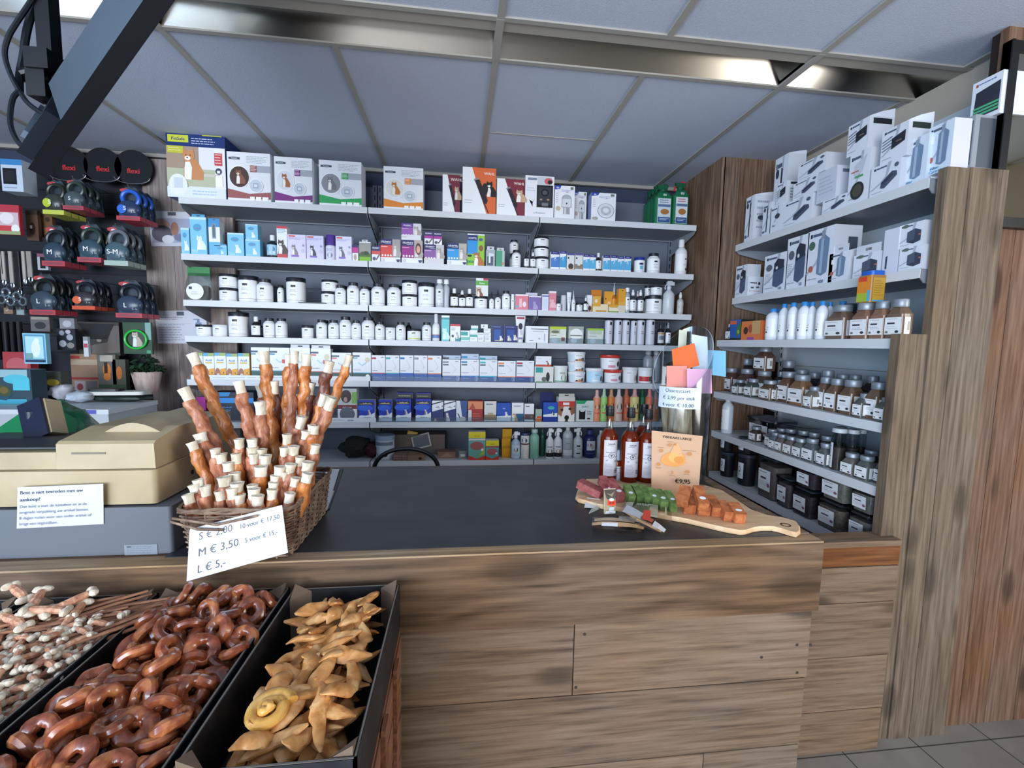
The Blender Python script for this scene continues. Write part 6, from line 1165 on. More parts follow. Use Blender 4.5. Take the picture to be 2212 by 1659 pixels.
b = MB(); b.lathe([(R*.7, .695*hh), (R*.66, .97*hh), (R*.5, hh)], M('9ab4c8', .3), 16); b.build('cap', r)
b = MB(); b.art([('r', 0, 0, 1, 1, 'd3d5da'), ('l', .1, .8, .9, .92, 1, '5a6070'), ('e', .6, .35, .35, .25, '8a909c'), ('e', .6, .35, .28, .2, 'd3d5da')], cylmap(R*1.02, .08*hh, .44*hh, R*1.9, 0), 1, seg=8); b.build('label', r)

# clear cylinder with a slanting mouth
cc = onZ(1480, 1060, MZ); Rc = .099; CX, CY = cc.x+.003, 1.495
def topz(a): return 1.405+.125*math.cos(a-math.radians(38))
b = MB(); n = 48; ACR = clear('acrylic_cylinder', 'e6ecf0', .12, .10); vs = []
for i in range(n):
    a = 2*math.pi*i/n
    for rr in (Rc, Rc-.003): vs += [(rr*math.cos(a), rr*math.sin(a), 0), (rr*math.cos(a), rr*math.sin(a), topz(a)-MZ)]
fs = []
for i in range(n):
    j = (i+1) % n; fs += [(4*i, 4*j, 4*j+1, 4*i+1), (4*i+3, 4*j+3, 4*j+2, 4*i+2)]
b.add(vs, fs, ACR, True); rim = M('b9c6d0', .1, alpha=.55)
b.add(vs, [(4*i+1, 4*((i+1) % n)+1, 4*((i+1) % n)+3, 4*i+3) for i in range(n)], rim)
r = b.build('display_cylinder'); setT(r, (CX, CY, MZ+.0003), 0); tag(r, 'tall clear acrylic cylinder with slanted mouth standing on the mat', 'cylinder')
b = MB(); b.lathe([(Rc-.003, .0005), (Rc-.003, .003)], clear('acryl', 'e8eef2', .06, .35), 40); b.build('base_disc', r)
cylF = lambda u, v, l, a0, a1, z0, z1: (CX+(Rc+l)*math.cos(a0+(a1-a0)*u), CY+(Rc+l)*math.sin(a0+(a1-a0)*u), z0+(z1-z0)*v)
def ang(px, py):
    for i in range(2000):
        a = math.radians(180+180*i/2000); q = proj((CX+Rc*math.cos(a), CY+Rc*math.sin(a), onY(px, py, CY-Rc*.8).z))
        if q[0] >= px: return a
    return math.radians(350)
a0, a1 = ang(1424, 860), ang(1513, 860); z0, z1 = onY(1470, 884, CY-Rc).z, onY(1470, 838, CY-Rc).z
b = MB(); asp = Rc*(a1-a0)/(z1-z0)
b.art([('r', 0, 0, 1, 1, 'd0dae6'), ('t', .46, .76, .17, 'Ossenstaart', '2c3a4c', 'c', .008, .68), ('t', .49, .42, .17, '\u20ac 2,99 per stuk', '2c3a4c', 'c', .008, .82), ('t', .47, .08, .17, '4 voor \u20ac 10,00', '2c3a4c', 'c', .008, .80)], lambda u, v, l: cylF(u, v, l+.001, a0, a1, z0, z1), asp, seg=14)
o = b.build('price_label'); tag(o, 'white price label Ossenstaart taped to the clear cylinder', 'price sign')
# things inside: oxtail sticks
TAIL = noisy('oxtail_hide', ['a08460', 'ccb08a', 'e6d2b0'], (40, 40, 14), rough=.6, bump=.5, rand=.14)
rnd = random.Random(11)
spots = [(-.055, -.045, 1.27, -6, 3), (-.025, -.062, 1.23, 4, 4), (.012, -.060, 1.235, 9, 2), (.048, -.040, 1.26, 12, 0), (.066, -.008, 1.285, 8, -3), (-.066, -.005, 1.28, -9, 0), (-.04, .03, 1.29, -5, -5), (0, .0, 1.27, 3, 3), (.035, .035, 1.30, 7, -5), (.0, .062, 1.28, 0, -8), (-.01, -.03, 1.25, -4, 6), (.055, .03, 1.24, 10, -2)]
for i, (dx, dy, zt, tx, ty) in enumerate(spots):
    b = MB(); h = zt+.035-MZ-.004; r0 = .0140+.003*rnd.random(); ph = rnd.random()*6
    pr = [(r0*(.75+.25*t)*(1+.10*math.sin(9*t+ph)), h*t) for t in [k/14 for k in range(15)]]+[(r0*.75, h*1.0), (r0*.4, h*.985)]
    b.lathe(pr, TAIL, 12, wob=lambda a, z: 1+.14*math.sin(2*a+ph+z*30)+.05*math.sin(5*a-z*70)); o = b.build('oxtail_stick')
    kx = .82; o.location = (CX+dx*kx-math.sin(math.radians(tx))*h*.35, CY+dy*kx+math.sin(math.radians(ty))*h*.2, MZ+.0045); o.rotation_euler = (math.radians(-ty*.5), math.radians(tx*.5), rnd.random()*6)
    tag(o, 'beige dried oxtail stick standing in the clear cylinder', 'chew', 'oxtail sticks in the clear cylinder')
def leaf(name, pts, col, label, cat, th=.0008, rough=.5, alpha=1):
    a, b2, c, d = [Vector(p) for p in pts]; n = (b2-a).cross(d-a).normalized()*th; q = MB()
    vs = [a, b2, c, d, a-n, b2-n, c-n, d-n]; q.add(vs, [(0, 1, 2, 3), (7, 6, 5, 4), (0, 4, 5, 1), (1, 5, 6, 2), (2, 6, 7, 3), (3, 7, 4, 0)], M(col, rough, alpha=alpha)); o = q.build(name); tag(o, label, cat); return o
def YP(x, y, Y): return onY(x, y, Y)
yc = CY-.045
leaf('card', [YP(1455, 805, yc), YP(1511, 789, yc), YP(1500, 741, yc), YP(1451, 755, yc)], 'd4622a', 'bright orange card tucked inside the mouth of the clear cylinder', 'card')
leaf('card', [YP(1440, 836, yc-.012), YP(1484, 836, yc-.012), YP(1484, 790, yc-.012), YP(1440, 790, yc-.012)], 'd88a80', 'salmon pink card low inside the clear cylinder, left one', 'card')
leaf('card', [YP(1484, 850, yc-.02), YP(1538, 850, yc-.02), YP(1537, 797, yc-.02), YP(1484, 797, yc-.02)], 'd8a2c0', 'mauve pink card low inside the clear cylinder', 'card')
leaf('card', [YP(1496, 800, yc+.05), YP(1530, 798, yc+.05), YP(1528, 728, yc+.05), YP(1494, 722, yc+.05)], 'c3d4e6', 'crumpled pale paper standing in the clear cylinder', 'paper')
leaf('card', [YP(1464, 760, yc+.07), YP(1482, 760, yc+.07), YP(1484, 714, yc+.07), YP(1467, 712, yc+.07)], 'b9bfae', 'small translucent slip at the back of the cylinder mouth', 'paper')
yb = CY+.088
leaf('card', [YP(1523, 808, yb), YP(1568, 814, yb), YP(1568, 758, yb), YP(1525, 756, yb)], '6fb4dc', 'light blue card behind the clear cylinder on the right', 'card')

# brown price card YAKKAAS LARGE, leaning against the bottles
tl, tr, br_, bl_ = onY(1408, 930, 1.405), onY(1518, 942, 1.372), onY(1509, 1066, 1.352), onY(1407, 1060, 1.385)
q = MB(); mp = quadmap(bl_, br_, tr, tl); mp2 = lambda u, v, l: mp(u, v, l-.001)
asp = (br_-bl_).length/(tl-bl_).length
q.art([('r', 0, 0, 1, 1, 'c6a081')], mp2, asp); q.art([('g', [(0, 1), (1, 1), (1, 0), (0, 0)], 'a98a6e')], lambda u, v, l: mp(u, v, -.003+l*0), asp)
OG = 'dc9a55'
q.art([('t', .5, .90, .042, 'YAKKAAS LARGE', '1d1712', 'c', .025, .64), ('g', [(.18, .50), (.22, .60), (.34, .66), (.5, .68), (.66, .66), (.70, .52), (.64, .47), (.5, .43), (.3, .44)], 'd99550'), ('g', [(.36, .62), (.44, .78), (.52, .84), (.60, .72), (.62, .62)], 'd6a273'), ('e', .46, .58, .12, .08, 'e0a860'), ('e', .55, .55, .1, .06, 'd08a40'), ('g', [(.42, .80), (.46, .83), (.5, .79)], 'b87a3c'), ('e', .36, .79, .04, .028, 'b9814e'), ('e', .19, .68, .04, .028, 'b9814e'), ('e', .76, .67, .045, .032, 'b9814e'), ('e', .14, .45, .04, .028, 'b9814e'), ('e', .74, .36, .04, .028, 'b9814e'), ('e', .42, .33, .025, .028, 'c08a5c'),
 ('l', .3, .83, .44, .85, 1, '8a6a50'), ('l', .12, .72, .26, .74, 1, '8a6a50'), ('l', .62, .71, .92, .73, 1, '8a6a50'), ('l', .08, .38, .24, .40, 1, '8a6a50'), ('l', .36, .27, .5, .29, 1, '8a6a50'), ('l', .66, .30, .82, .32, 1, '8a6a50'), ('t', .64, .16, .075, '\u20ac9,95', '1d1712', 'c', .03)], mp, asp, lift0=.0008)
o = q.build('price_card'); tag(o, 'brown price card YAKKAAS LARGE leaning on the oil bottles', 'price sign')

# chopping board with a neck and hanging hole
BZ0 = MZ+.0006; BT = .014
o_px = [(1243, 1076), (1247, 1080), (1290, 1092), (1370, 1104), (1485, 1125), (1566, 1144), (1600, 1150), (1612, 1149), (1628, 1144), (1647, 1141), (1670, 1141), (1688, 1145), (1710, 1152), (1723, 1155), (1729, 1150), (1728, 1139), (1722, 1131), (1715, 1128), (1690, 1121), (1661, 1117), (1640, 1110), (1623, 1104), (1600, 1088), (1560, 1062), (1520, 1050), (1440, 1045), (1360, 1040), (1300, 1036), (1265, 1037), (1256, 1042), (1250, 1055), (1245, 1068)]
pp = [onZ(x, y, BZ0+BT*.6) for x, y in o_px]; cx = sum(p.x for p in pp)/len(pp); cy = sum(p.y for p in pp)/len(pp)
pl = [(p.x-cx, p.y-cy) for p in pp]
def shrink(k): return [(x*(1-k), y*(1-k)) for x, y in pl]
q = MB(); WBRD = noisy('beech_board', ['c9a076', 'dbb68c', 'e6c8a0'], (4, 30, 4), rough=.5, bump=.03)
hole = onZ(1697, 1134, BZ0+BT); hx, hy = hole.x-cx, hole.y-cy; N_ = len(pl)
rings = [(.012, 0), (0, .004), (0, BT-.004), (.012, BT)]; vs = []
for k, z in rings: vs += [(x, y, z) for x, y in shrink(k)]
fs = []
for j in range(3):
    for i in range(N_): i2 = (i+1) % N_; fs.append((j*N_+i, j*N_+i2, (j+1)*N_+i2, (j+1)*N_+i))
fs += [tuple(range(N_))[::-1], tuple(3*N_+i for i in range(N_))]
q.add(vs, fs, WBRD, False); r = q.build('chopping_board'); r.location = (cx, cy, BZ0); tag(r, 'pale wooden paddle board carrying the coloured chew bars', 'board')
q = MB(); q.lathe([(.0135, -.0006), (.0135, .0005), (.009, .0006), (.0088, -.0004), (0, -.0004)], M('5a3a24', .6), 24, (hx, hy, BT)); q.build('hanging_hole', r)
TOPB = BZ0+BT+.0006
# chew bars
def bar(px0, px1, py, zfront, L_, tilt, col, where, yaw=0, roll=0, h=.03, lift=0, pill=True, desc=''):
    a = onZ(px0, py, TOPB+lift); b2 = onZ(px1, py, TOPB+lift); w_ = (b2-a).length; q = MB()
    mt = noisy('chew_'+col, {'g': ['486030', '60783f', '748c52'], 'o': ['8e4c2a', 'ad6238', 'c07848'], 'r': ['7a3638', '98504e', 'aa625e']}[col], (50, 50, 50), rough=.65, bump=.15, rand=.06)
    q.rbox(-w_/2, w_/2, 0, L_, 0, h, .003, mt, 2)
    r = q.build('chew_bar'); r.location = ((a.x+b2.x)/2, a.y, TOPB+lift); r.rotation_euler = (math.radians(tilt), math.radians(roll), math.radians(yaw))
    if pill:
        q = MB(); q.add([(w_*.30*math.cos(t), .012+.006*math.sin(t)+L_*.12, h+.0005) for t in [k*math.pi/8 for k in range(16)]], [tuple(range(16))], M('dfe2e4', .4)); q.build('sticker', r)
    pend(r, desc, 'chew bar', where, px0, {'g': 'green', 'o': 'orange', 'r': 'red'}[col]+' chew bars on the board'); return r
G = 'on the paddle board'
for x0, x1, y, t in ((1355, 1373, 1092, 1), (1373, 1391, 1090, 0), (1391, 1407, 1093, 0), (1407, 1424, 1099, 1), (1425, 1444, 1104, 1), (1446, 1464, 1107, 1)):
    bar(x0+1, x1-1, y, 0, .066, 16, 'g', G, yaw=-4, h=.032, pill=bool(t), desc='green chew bar, stood in a row')
for x0, x1, y, t in ((1477, 1504, 1111, 0), (1508, 1535, 1115, 0), (1537, 1560, 1117, 0), (1563, 1583, 1126, 0), (1586, 1611, 1131, 1)):
    bar(x0+1, x1-1, y, 0, .066 if x0 < 1560 else .058, 14, 'o', G, yaw=-10, h=.030, pill=bool(t), desc='orange chew bar, stood in a row')
bar(1508, 1530, 1103, 0, .075, 22, 'o', G, yaw=-14, h=.026, lift=.034, desc='orange chew bar lying across the row')
bar(1462, 1486, 1096, 0, .06, 30, 'o', G, yaw=-38, h=.026, lift=.034, pill=False, desc='orange chew bar tipped at an angle')
bar(1330, 1350, 1086, 0, .085, 22, 'r', G, yaw=10, h=.028, desc='brick-red chew bar, stood upright')
bar(1312, 1330, 1080, 0, .085, 22, 'r', G, yaw=8, h=.028, desc='brick-red chew bar, stood upright')
bar(1286, 1312, 1075, 0, .085, 14, 'r', G, yaw=48, h=.024, pill=False, desc='brick-red chew bar lying slantwise')

# small clear packs of chews with red stickers in front of the board
FILM = clear('pack_film', 'f6f4f0', .10, .2)
def pack(name, pxs, z, thick, cols, label, txt=None):
    P = [onZ(x, y, MZ+z) for x, y in pxs]; c = sum(P, Vector())/4; q = MB(); n = 6; vs = []
    for side in (1, -1):
        for i in range(n+1):
            for j in range(n+1):
                u, v = i/n, j/n; p = (P[0]*(1-u)+P[1]*u)*(1-v)+(P[3]*(1-u)+P[2]*u)*v-c
                vs.append(p+Vector((0, 0, (thick*.5*side*(16*u*(1-u)*v*(1-v))**.5)+.002*math.sin(i*3+j*2))))
    m_ = n+1; fs = []
    for i in range(n):
        for j in range(n): f = (i*m_+j, (i+1)*m_+j, (i+1)*m_+j+1, i*m_+j+1); fs += [f, tuple(x+m_*m_ for x in f[::-1])]
    q.add(vs, fs, FILM, True); r = q.build(name); r.location = c; tag(r, label, 'chew pack', 'clear chew packs before the board')
    mp = quadmap(P[0]-c, P[1]-c, P[2]-c, P[3]-c); q = MB(); up = thick*.5+.001
    q.art(cols, lambda u, v, l: tuple(Vector(mp(u, v, 0))+Vector((0, 0, l+up*(16*min(max(u, .02), .98)*(1-min(max(u, .02), .98))*min(max(v, .02), .98)*(1-min(max(v, .02), .98)))**.5+.0012))), (P[1]-P[0]).length/(P[3]-P[0]).length, seg=6, step=.0004); q.build('wrapper_print', r)
    q = MB(); q.tube([mp(.1, .5, 0), mp(.5, .4, 0), mp(.9, .5, 0)], thick*.30, noisy('chew_brown', ['94704f', 'bc9a78', 'd4b896'], (60, 60, 60), rough=.5, bump=.2), 8, flat=.8); q.build('chew', r)
pack('chew_pack', [(1276, 1140), (1392, 1150), (1396, 1122), (1280, 1116)], .012, .02, [('r', .02, .1, .98, .3, 'd0a87c'), ('r', .05, .35, .8, .6, 'c9ae8e'), ('r', .2, .05, .5, .22, 'e6e7e8'), ('r', .5, .45, .95, .9, 'ccd2d8')], 'clear chew pack nearest the counter edge, under the upright one')
pack('chew_pack', [(1330, 1112), (1436, 1156), (1442, 1148), (1350, 1085)], .03, .02, [('r', .1, .2, .5, .8, 'd3d7dc'), ('r', .5, .3, .72, .9, 'c04a34'), ('r', .75, .1, .98, .8, 'e2e0dc')], 'clear chew pack pointing down to the right')
pack('chew_pack', [(1340, 1108), (1452, 1128), (1450, 1100), (1352, 1085)], .022, .024, [('r', .25, .05, .55, .95, '75805a'), ('r', .5, .0, .72, .95, 'd6ceb4'), ('t', .40, .5, .2, 'NATURE', 'e8e6d8', 'c', .01, .26), ('r', .86, .1, .9, .9, 'c9bd98'), ('r', .02, .2, .2, .8, 'c9bfb0')], 'clear chew pack with green wrapper touching the board')
def standing(pxb, pxt, w_, cols, label, rz, name='chew_pack'):
    p = onZ(*pxb, MZ); h = onY(pxt[0], pxt[1], p.y).z-MZ; q = MB(); n = 8; vs = []
    prof = [(w_*.5*(1-.25*math.sin(math.pi*t)), .012*math.sin(math.pi*t)+.001) for t in [k/n for k in range(n+1)]]
    for k, (a, b2) in enumerate(prof): vs += [(-a, -b2, h*k/n), (a, -b2, h*k/n), (a, b2, h*k/n), (-a, b2, h*k/n)]
    fs = [(4*k+i, 4*k+(i+1) % 4, 4*k+4+(i+1) % 4, 4*k+4+i) for k in range(n) for i in range(4)]+[(3, 2, 1, 0), (4*n, 4*n+1, 4*n+2, 4*n+3)]
    q.add(vs, fs, clear('pack_film2', 'f6f4ee', .10, .2)); r = q.build(name); r.location = (p.x, p.y, MZ+.018); r.rotation_euler = (math.radians(-6), 0, math.radians(rz)); tag(r, label, 'chew pack', 'clear chew packs before the board')
    q = MB(); q.art(cols, lambda u, v, l: ((u-.5)*w_*.9*(1-.25*math.sin(math.pi*v)), -.0125*math.sin(math.pi*v)-l-.0012, v*h), w_/h, step=.0003); q.build('wrapper_print', r)
standing((1316, 1122), (1313, 1070), .040, [('r', 0, 0, 1, 1, 'c3b69c'), ('r', 0, .62, 1, .97, '4a4038'), ('g', [(.1, .85), (.5, .8), (.9, .9), (.6, .7)], '8a7a66'), ('g', [(.05, .38), (.92, .34), (.95, .56), (.1, .62)], 'd8452c'), ('t', .5, .43, .09, 'AKTIE', '5a1a10', 'c', .02, .7), ('e', .5, .60, .28, .06, 'c3ccd8'), ('r', .3, .14, .8, .30, 'c3ccd8'), ('r', .05, 0, .95, .13, 'e0e1e2'), ('t', .55, .03, .05, 'alfons', '4a4a4a', 'c', 0, .4)], 'upright clear chew pack with red AKTIE sticker', 4)
q = MB(); q.art([('r', 0, 0, 1, 1, 'd8452c'), ('t', .5, .3, .36, 'AKTIE', '6a1c10', 'c', .02, .86)], quadmap(onZ(1388, 1121, MZ+.05), onZ(1391, 1101, MZ+.055), onZ(1406, 1102, MZ+.055), onZ(1404, 1125, MZ+.05)), 1.6)
o = q.build('price_sticker'); tag(o, 'loose red AKTIE sticker on the packs right of the upright pack', 'sticker')
leaf('paper_slip', [onZ(1262, 1096, MZ+.004), onZ(1292, 1098, MZ+.004), onZ(1297, 1078, MZ+.016), onZ(1268, 1074, MZ+.016)], 'dcdcd8', 'small white paper slip lying left of the chew packs', 'paper')
leaf('paper_slip', [onZ(1272, 1110, MZ+.003), onZ(1294, 1100, MZ+.003), onZ(1290, 1092, MZ+.02), onZ(1278, 1100, MZ+.02)], 'c9cccd', 'folded white paper slip nearest the left chew pack', 'paper')

# ------------------------------------------------------------------ wicker basket with rawhide sticks
BX0, BX1, BY0, BY1 = -.600, -.380, 1.026, 1.322
def brect(z):
    t = (z-.951)/.115; g = .012*t; return BX0-g, BX1+g, BY0-g, BY1+g
r = empty('wicker_basket', ((BX0+BX1)/2, (BY0+BY1)/2, MZ)); tag(r, 'brown wicker basket full of rawhide sticks on the counter', 'basket')
cxb, cyb = (BX0+BX1)/2, (BY0+BY1)/2; WK = noisy('wicker', ['4c382c', '7a6352', '9a836e'], (30, 30, 30), rough=.7, bump=.2)
def bpath(z, k=56, amp=0.0, ph=0):
    x0, x1, y0, y1 = brect(z); rad = .028; pts = []; per = []
    for cx_, cy_, a0_ in ((x1-rad, y0+rad, -90), (x1-rad, y1-rad, 0), (x0+rad, y1-rad, 90), (x0+rad, y0+rad, 180)):
        for i in range(5): a = math.radians(a0_+90*i/4); per.append((cx_+rad*math.cos(a), cy_+rad*math.sin(a), math.cos(a), math.sin(a)))
    L = []; tot = 0
    for i in range(len(per)):
        a, b2 = per[i], per[(i+1) % len(per)]; d = math.hypot(a[0]-b2[0], a[1]-b2[1]); L.append(d); tot += d
    for s_ in range(k):
        t = tot*s_/k; i = 0
        while t > L[i]: t -= L[i]; i += 1
        a, b2 = per[i], per[(i+1) % len(per)]; f = t/L[i] if L[i] else 0; w_ = amp*(1 if (s_+ph) % 2 else -1)
        nx, ny = a[2]*(1-f)+b2[2]*f, a[3]*(1-f)+b2[3]*f
        pts.append((a[0]*(1-f)+b2[0]*f+nx*w_-cxb, a[1]*(1-f)+b2[1]*f+ny*w_-cyb, z-MZ))
    return pts
q = MB()
for i in range(17): q.tube(bpath(.957+i*.0063, 56, .0022, i), .0024, WK, 5, closed=True)
for p_, p2 in list(zip(bpath(.953, 28), bpath(1.068, 28))): q.tube([p_, p2], .0022, WK, 5)
q.build('woven_side', r)
q = MB()
for ph in (0, 1, 2):
    pts = [(x, y+.0, z+.004*math.sin(i*.9+ph*2.1)+.0015*ph) for i, (x, y, z) in enumerate(bpath(1.070, 60, .0))]; q.tube([(x*(1.02+.01*math.sin(i+ph)), y*(1.015+.01*math.cos(i*1.3+ph)), z) for i, (x, y, z) in enumerate(pts)], .0034, WK, 6, closed=True)
q.tube([(-.115, -.178, .112), (-.02, -.19, .100), (.06, -.186, .116)], .003, WK, 6); q.tube([(-.12, -.176, .104), (-.06, -.188, .090), (-.01, -.185, .086)], .0028, WK, 6)
q.build('braided_rim', r)
q = MB(); q.box(BX0-cxb+.004, BX1-cxb-.004, BY0-cyb+.004, BY1-cyb-.004, .001, .006, M('4a382c', .8)); q.build('bottom', r)
# sticks: end seen in the photograph and the depth where it stands
KN = [noisy('rawhide_meat_a', ['8f4e22', 'b96f36', 'd18f55'], (55, 55, 30), rough=.38, bump=.5, rand=.12, coat=.3), noisy('rawhide_meat_b', ['7d452c', 'a8684a', 'c08868'], (55, 55, 30), rough=.45, bump=.5, rand=.12, coat=.2), noisy('rawhide_meat_c', ['3f2018', '5c3024', '7a4634'], (55, 55, 30), rough=.4, bump=.5, rand=.1, coat=.3)]
HID = noisy('rawhide_white', ['b5a78f', 'd3c8b4', 'e2dccd'], (60, 60, 25), rough=.6, bump=.3)
def stickmesh(L, r0, tip, mat, seed):
    rn = random.Random(seed); ph = rn.random()*6; q = MB(); n = 16; k = max(8, int(L/.008)); vs = []; pitch = 42
    def R(a, z): return 1+.17*math.sin(a-z*pitch*2+ph)+.08*math.sin(3*a+z*130+ph)+.06*math.sin(2*a-z*260+ph*2)
    bend = [(.010*math.sin(z*5+ph), .008*math.sin(z*6+ph*1.7)) for z in [L*i/k for i in range(k+1)]]
    for i in range(k+1):
        z = L*i/k
        for j in range(n): a = 2*math.pi*j/n; rr = r0*R(a, z)*(.86 if i in (0, k) else 1); vs.append((bend[i][0]+rr*math.cos(a), bend[i][1]+rr*math.sin(a), z))
    q.add(vs, [(i*n+j, i*n+(j+1) % n, (i+1)*n+(j+1) % n, (i+1)*n+j) for i in range(k) for j in range(n)]+[tuple(k*n+j for j in range(n)), tuple(range(n))[::-1]], mat, True)
    e = MB(); bx, by = bend[-1]; rt = r0*.86
    e.lathe([(rt*.9, L-.002), (rt*.88, L+tip*.5), (rt*1.04, L+tip), (rt*.7, L+tip*1.0), (rt*.55, L+tip*.86), (rt*.3, L+tip*.97), (0.0002, L+tip*.9)], HID, 14, (bx, by, 0), wob=lambda a, z: 1+.10*math.sin(a*1+ph)+.07*math.sin(3*a+z*60))
    return q.mesh('meat_wrap', 60), e.mesh('white_end', 50)
TIPS = {}
def stick(px, py, Y, botx, boty, zb, rad, matk, tip=.028, seed=0, group='short', desc=''):
    T_ = onY(px, py, Y); B_ = Vector((botx, boty, zb)); d = T_-B_; L = d.length-tip
    key = (round(L/.03), round(rad, 4), matk, seed % 3)
    if key not in TIPS: TIPS[key] = stickmesh(key[0]*.03, rad, tip, KN[matk], seed)
    m1, m2 = TIPS[key]; rot = d.to_track_quat('Z', 'Y').to_euler(); sc = L/(key[0]*.03)
    o = bpy.data.objects.new('rawhide_stick', m1); COL.objects.link(o); o.location = B_; o.rotation_euler = rot; o.scale = (1, 1, sc)
    t = bpy.data.objects.new('white_end', m2); COL.objects.link(t); t.parent = o
    return o
zk = lambda x, y: (380+x/5.027, 740+y/5.027)
LONG = [((225, 110), 1.22, -.55, 1.20, 0, 'long twisted stick, tallest on the basket\'s left'), ((110, 490), 1.15, -.555, 1.14, 1, 'long thick stick with torn tip at the far left'), ((720, 410), 1.20, -.50, 1.19, 1, 'long stick with curled double tip, left of centre'), ((965, 95), 1.24, -.47, 1.22, 0, 'long golden stick, highest near the middle'),
 ((1200, 125), 1.30, -.50, 1.27, 0, 'long glossy stick leaning right, centre'), ((1300, 95), 1.31, -.46, 1.28, 1, 'long stick mostly hidden in the centre cluster'), ((1385, 120), 1.27, -.45, 1.25, 0, 'long knotted stick, rightmost upright of the centre'), ((1665, 195), 1.30, -.46, 1.28, 2, 'dark chocolate-brown stick leaning right'),
 ((1868, 125), 1.26, -.47, 1.24, 0, 'long amber stick leaning furthest right'), ((1640, 560), 1.18, -.44, 1.19, 0, 'medium stick leaning right with narrow white end'), ((1745, 600), 1.15, -.43, 1.17, 1, 'medium bark-textured stick with flared white end'), ((940, 640), 1.12, -.485, 1.13, 1, 'thick dull brown stick before the golden one'), ((1390, 790), 1.16, -.45, 1.17, 1, 'medium stick with knotted white end, right of centre'), ((870, 470), 1.27, -.52, 1.25, 1, 'reddish stick hidden behind the golden one'), ((1470, 440), 1.31, -.44, 1.28, 2, 'short dark stick behind the chocolate-brown one'), ((1100, 420), 1.33, -.49, 1.30, 2, 'dark stick at the back of the centre cluster')]
for i, ((x, y), Y, bx, by, mk, desc) in enumerate(LONG):
    px, py = zk(x, y); Y = min(Y+.06, 1.31); by = min(by+.06, 1.30); o = stick(px, py, Y, bx*.55+.45*cxb, by, .962, .0158 if i not in (8, 9, 5) else .0128, mk, .034, seed=i); tag(o, desc+', wicker basket', 'chew stick', 'long rawhide sticks in the basket')
SHORT = [(270, 980), (180, 1070), (465, 1140), (485, 1215), (700, 1040), (690, 1205), (825, 1135), (970, 1155), (855, 1215), (965, 1220), (875, 1040), (1145, 1135), (1270, 1115), (1225, 1010), (1315, 1240), (1240, 1305), (1440, 965), (1465, 900), (1135, 1345), (1200, 1415), (1405, 1290), (920, 1345), (540, 1440), (275, 1475), (180, 1535), (715, 1495), (800, 1555), (850, 1575), (1095, 1540), (1020, 1590), (450, 1615), (640, 1565), (1215, 1625), (1440, 1410), (1530, 1120), (150, 1640), (900, 1640), (760, 1640), (340, 1560), (560, 1300), (1330, 1480), (1050, 1440), (620, 1420)]
SD_ = []
for i, (x, y) in enumerate(SHORT):
    px, py = zk(x, y); t = min(1, max(0, (1640-y)/700)); Y = 1.050+.125*t; tp = onY(px, py, Y); tp.x = min(max(tp.x, BX0+.004), BX1+.02)
    bx = cxb+(tp.x-cxb)*.72; by = Y-.004; rr = .0170 if i in (0, 16, 17, 20, 21, 22, 25) else .0134 if i % 3 else .0150
    o = stick(px, py, Y, bx, by, .962, rr, (1, 0, 1, 1)[i % 4], .022, seed=i % 3)
    zo = ('front', 'middle', 'back')[min(2, int(t*3))]+(' right' if x > 1080 else ' left' if x < 620 else ' centre'); tag(o, 'short rawhide stick with white end, %s of the wicker basket' % zo, 'chew stick', 'short rawhide sticks, '+zo)
# handwritten-size price sheet on the basket's front
YS = .984
c0, c1, c2, c3 = onY(403, 1256, YS-.004), onY(622, 1194, YS-.002), onY(609, 1091, YS+.012), onY(410, 1143, YS+.012)
mp = quadmap(c0, c1, c2, c3); asp = (c1-c0).length/(c3-c0).length; q = MB()
q.art([('r', 0, 0, 1, 1, M('d8dde6', .3))], lambda u, v, l: mp(u, v, .0), asp); q.art([('g', [(0, 1), (1, 1), (1, 0), (0, 0)], M('c9ccd2', .3))], lambda u, v, l: mp(u, v, -.0012), asp)
GR = '4a4f58'
q.art([('t', .10, .74, .15, 'S \u20ac 2,00', GR, 'l', 0, .36), ('t', .10, .42, .16, 'M \u20ac 3,50', GR, 'l', .004, .42), ('t', .10, .10, .16, 'L \u20ac 5,-', GR, 'l', .004, .28), ('t', .53, .74, .10, '10 voor \u20ac 17,50', '5a6070', 'l', 0, .43), ('t', .58, .44, .10, '5 voor \u20ac 15,-', '5a6070', 'l', 0, .34)], mp, asp, lift0=.0004)
o = q.build('price_sign'); tag(o, 'laminated price sheet for sizes S, M and L on the basket', 'price sign')

# papers at the left edge of the mat
for i, (pts, z, col, lab) in enumerate(((((690, 1110), (712, 1098), (742, 1012), (712, 1012)), .003, '23262c', 'black clipboard lying beside the wicker basket'), (((696, 1085), (712, 1082), (733, 1013), (704, 1013)), .009, 'd3d7dc', 'white printed sheet on the black clipboard'), (((694, 1104), (706, 1101), (722, 1060), (706, 1058)), .006, 'c2c6cc', 'second white sheet sticking out under the printed one'))):
    leaf('clipboard' if i == 0 else 'paper_sheet', [onZ(x, y, MZ+z) for x, y in pts], col, lab, 'clipboard' if i == 0 else 'paper', th=.002)

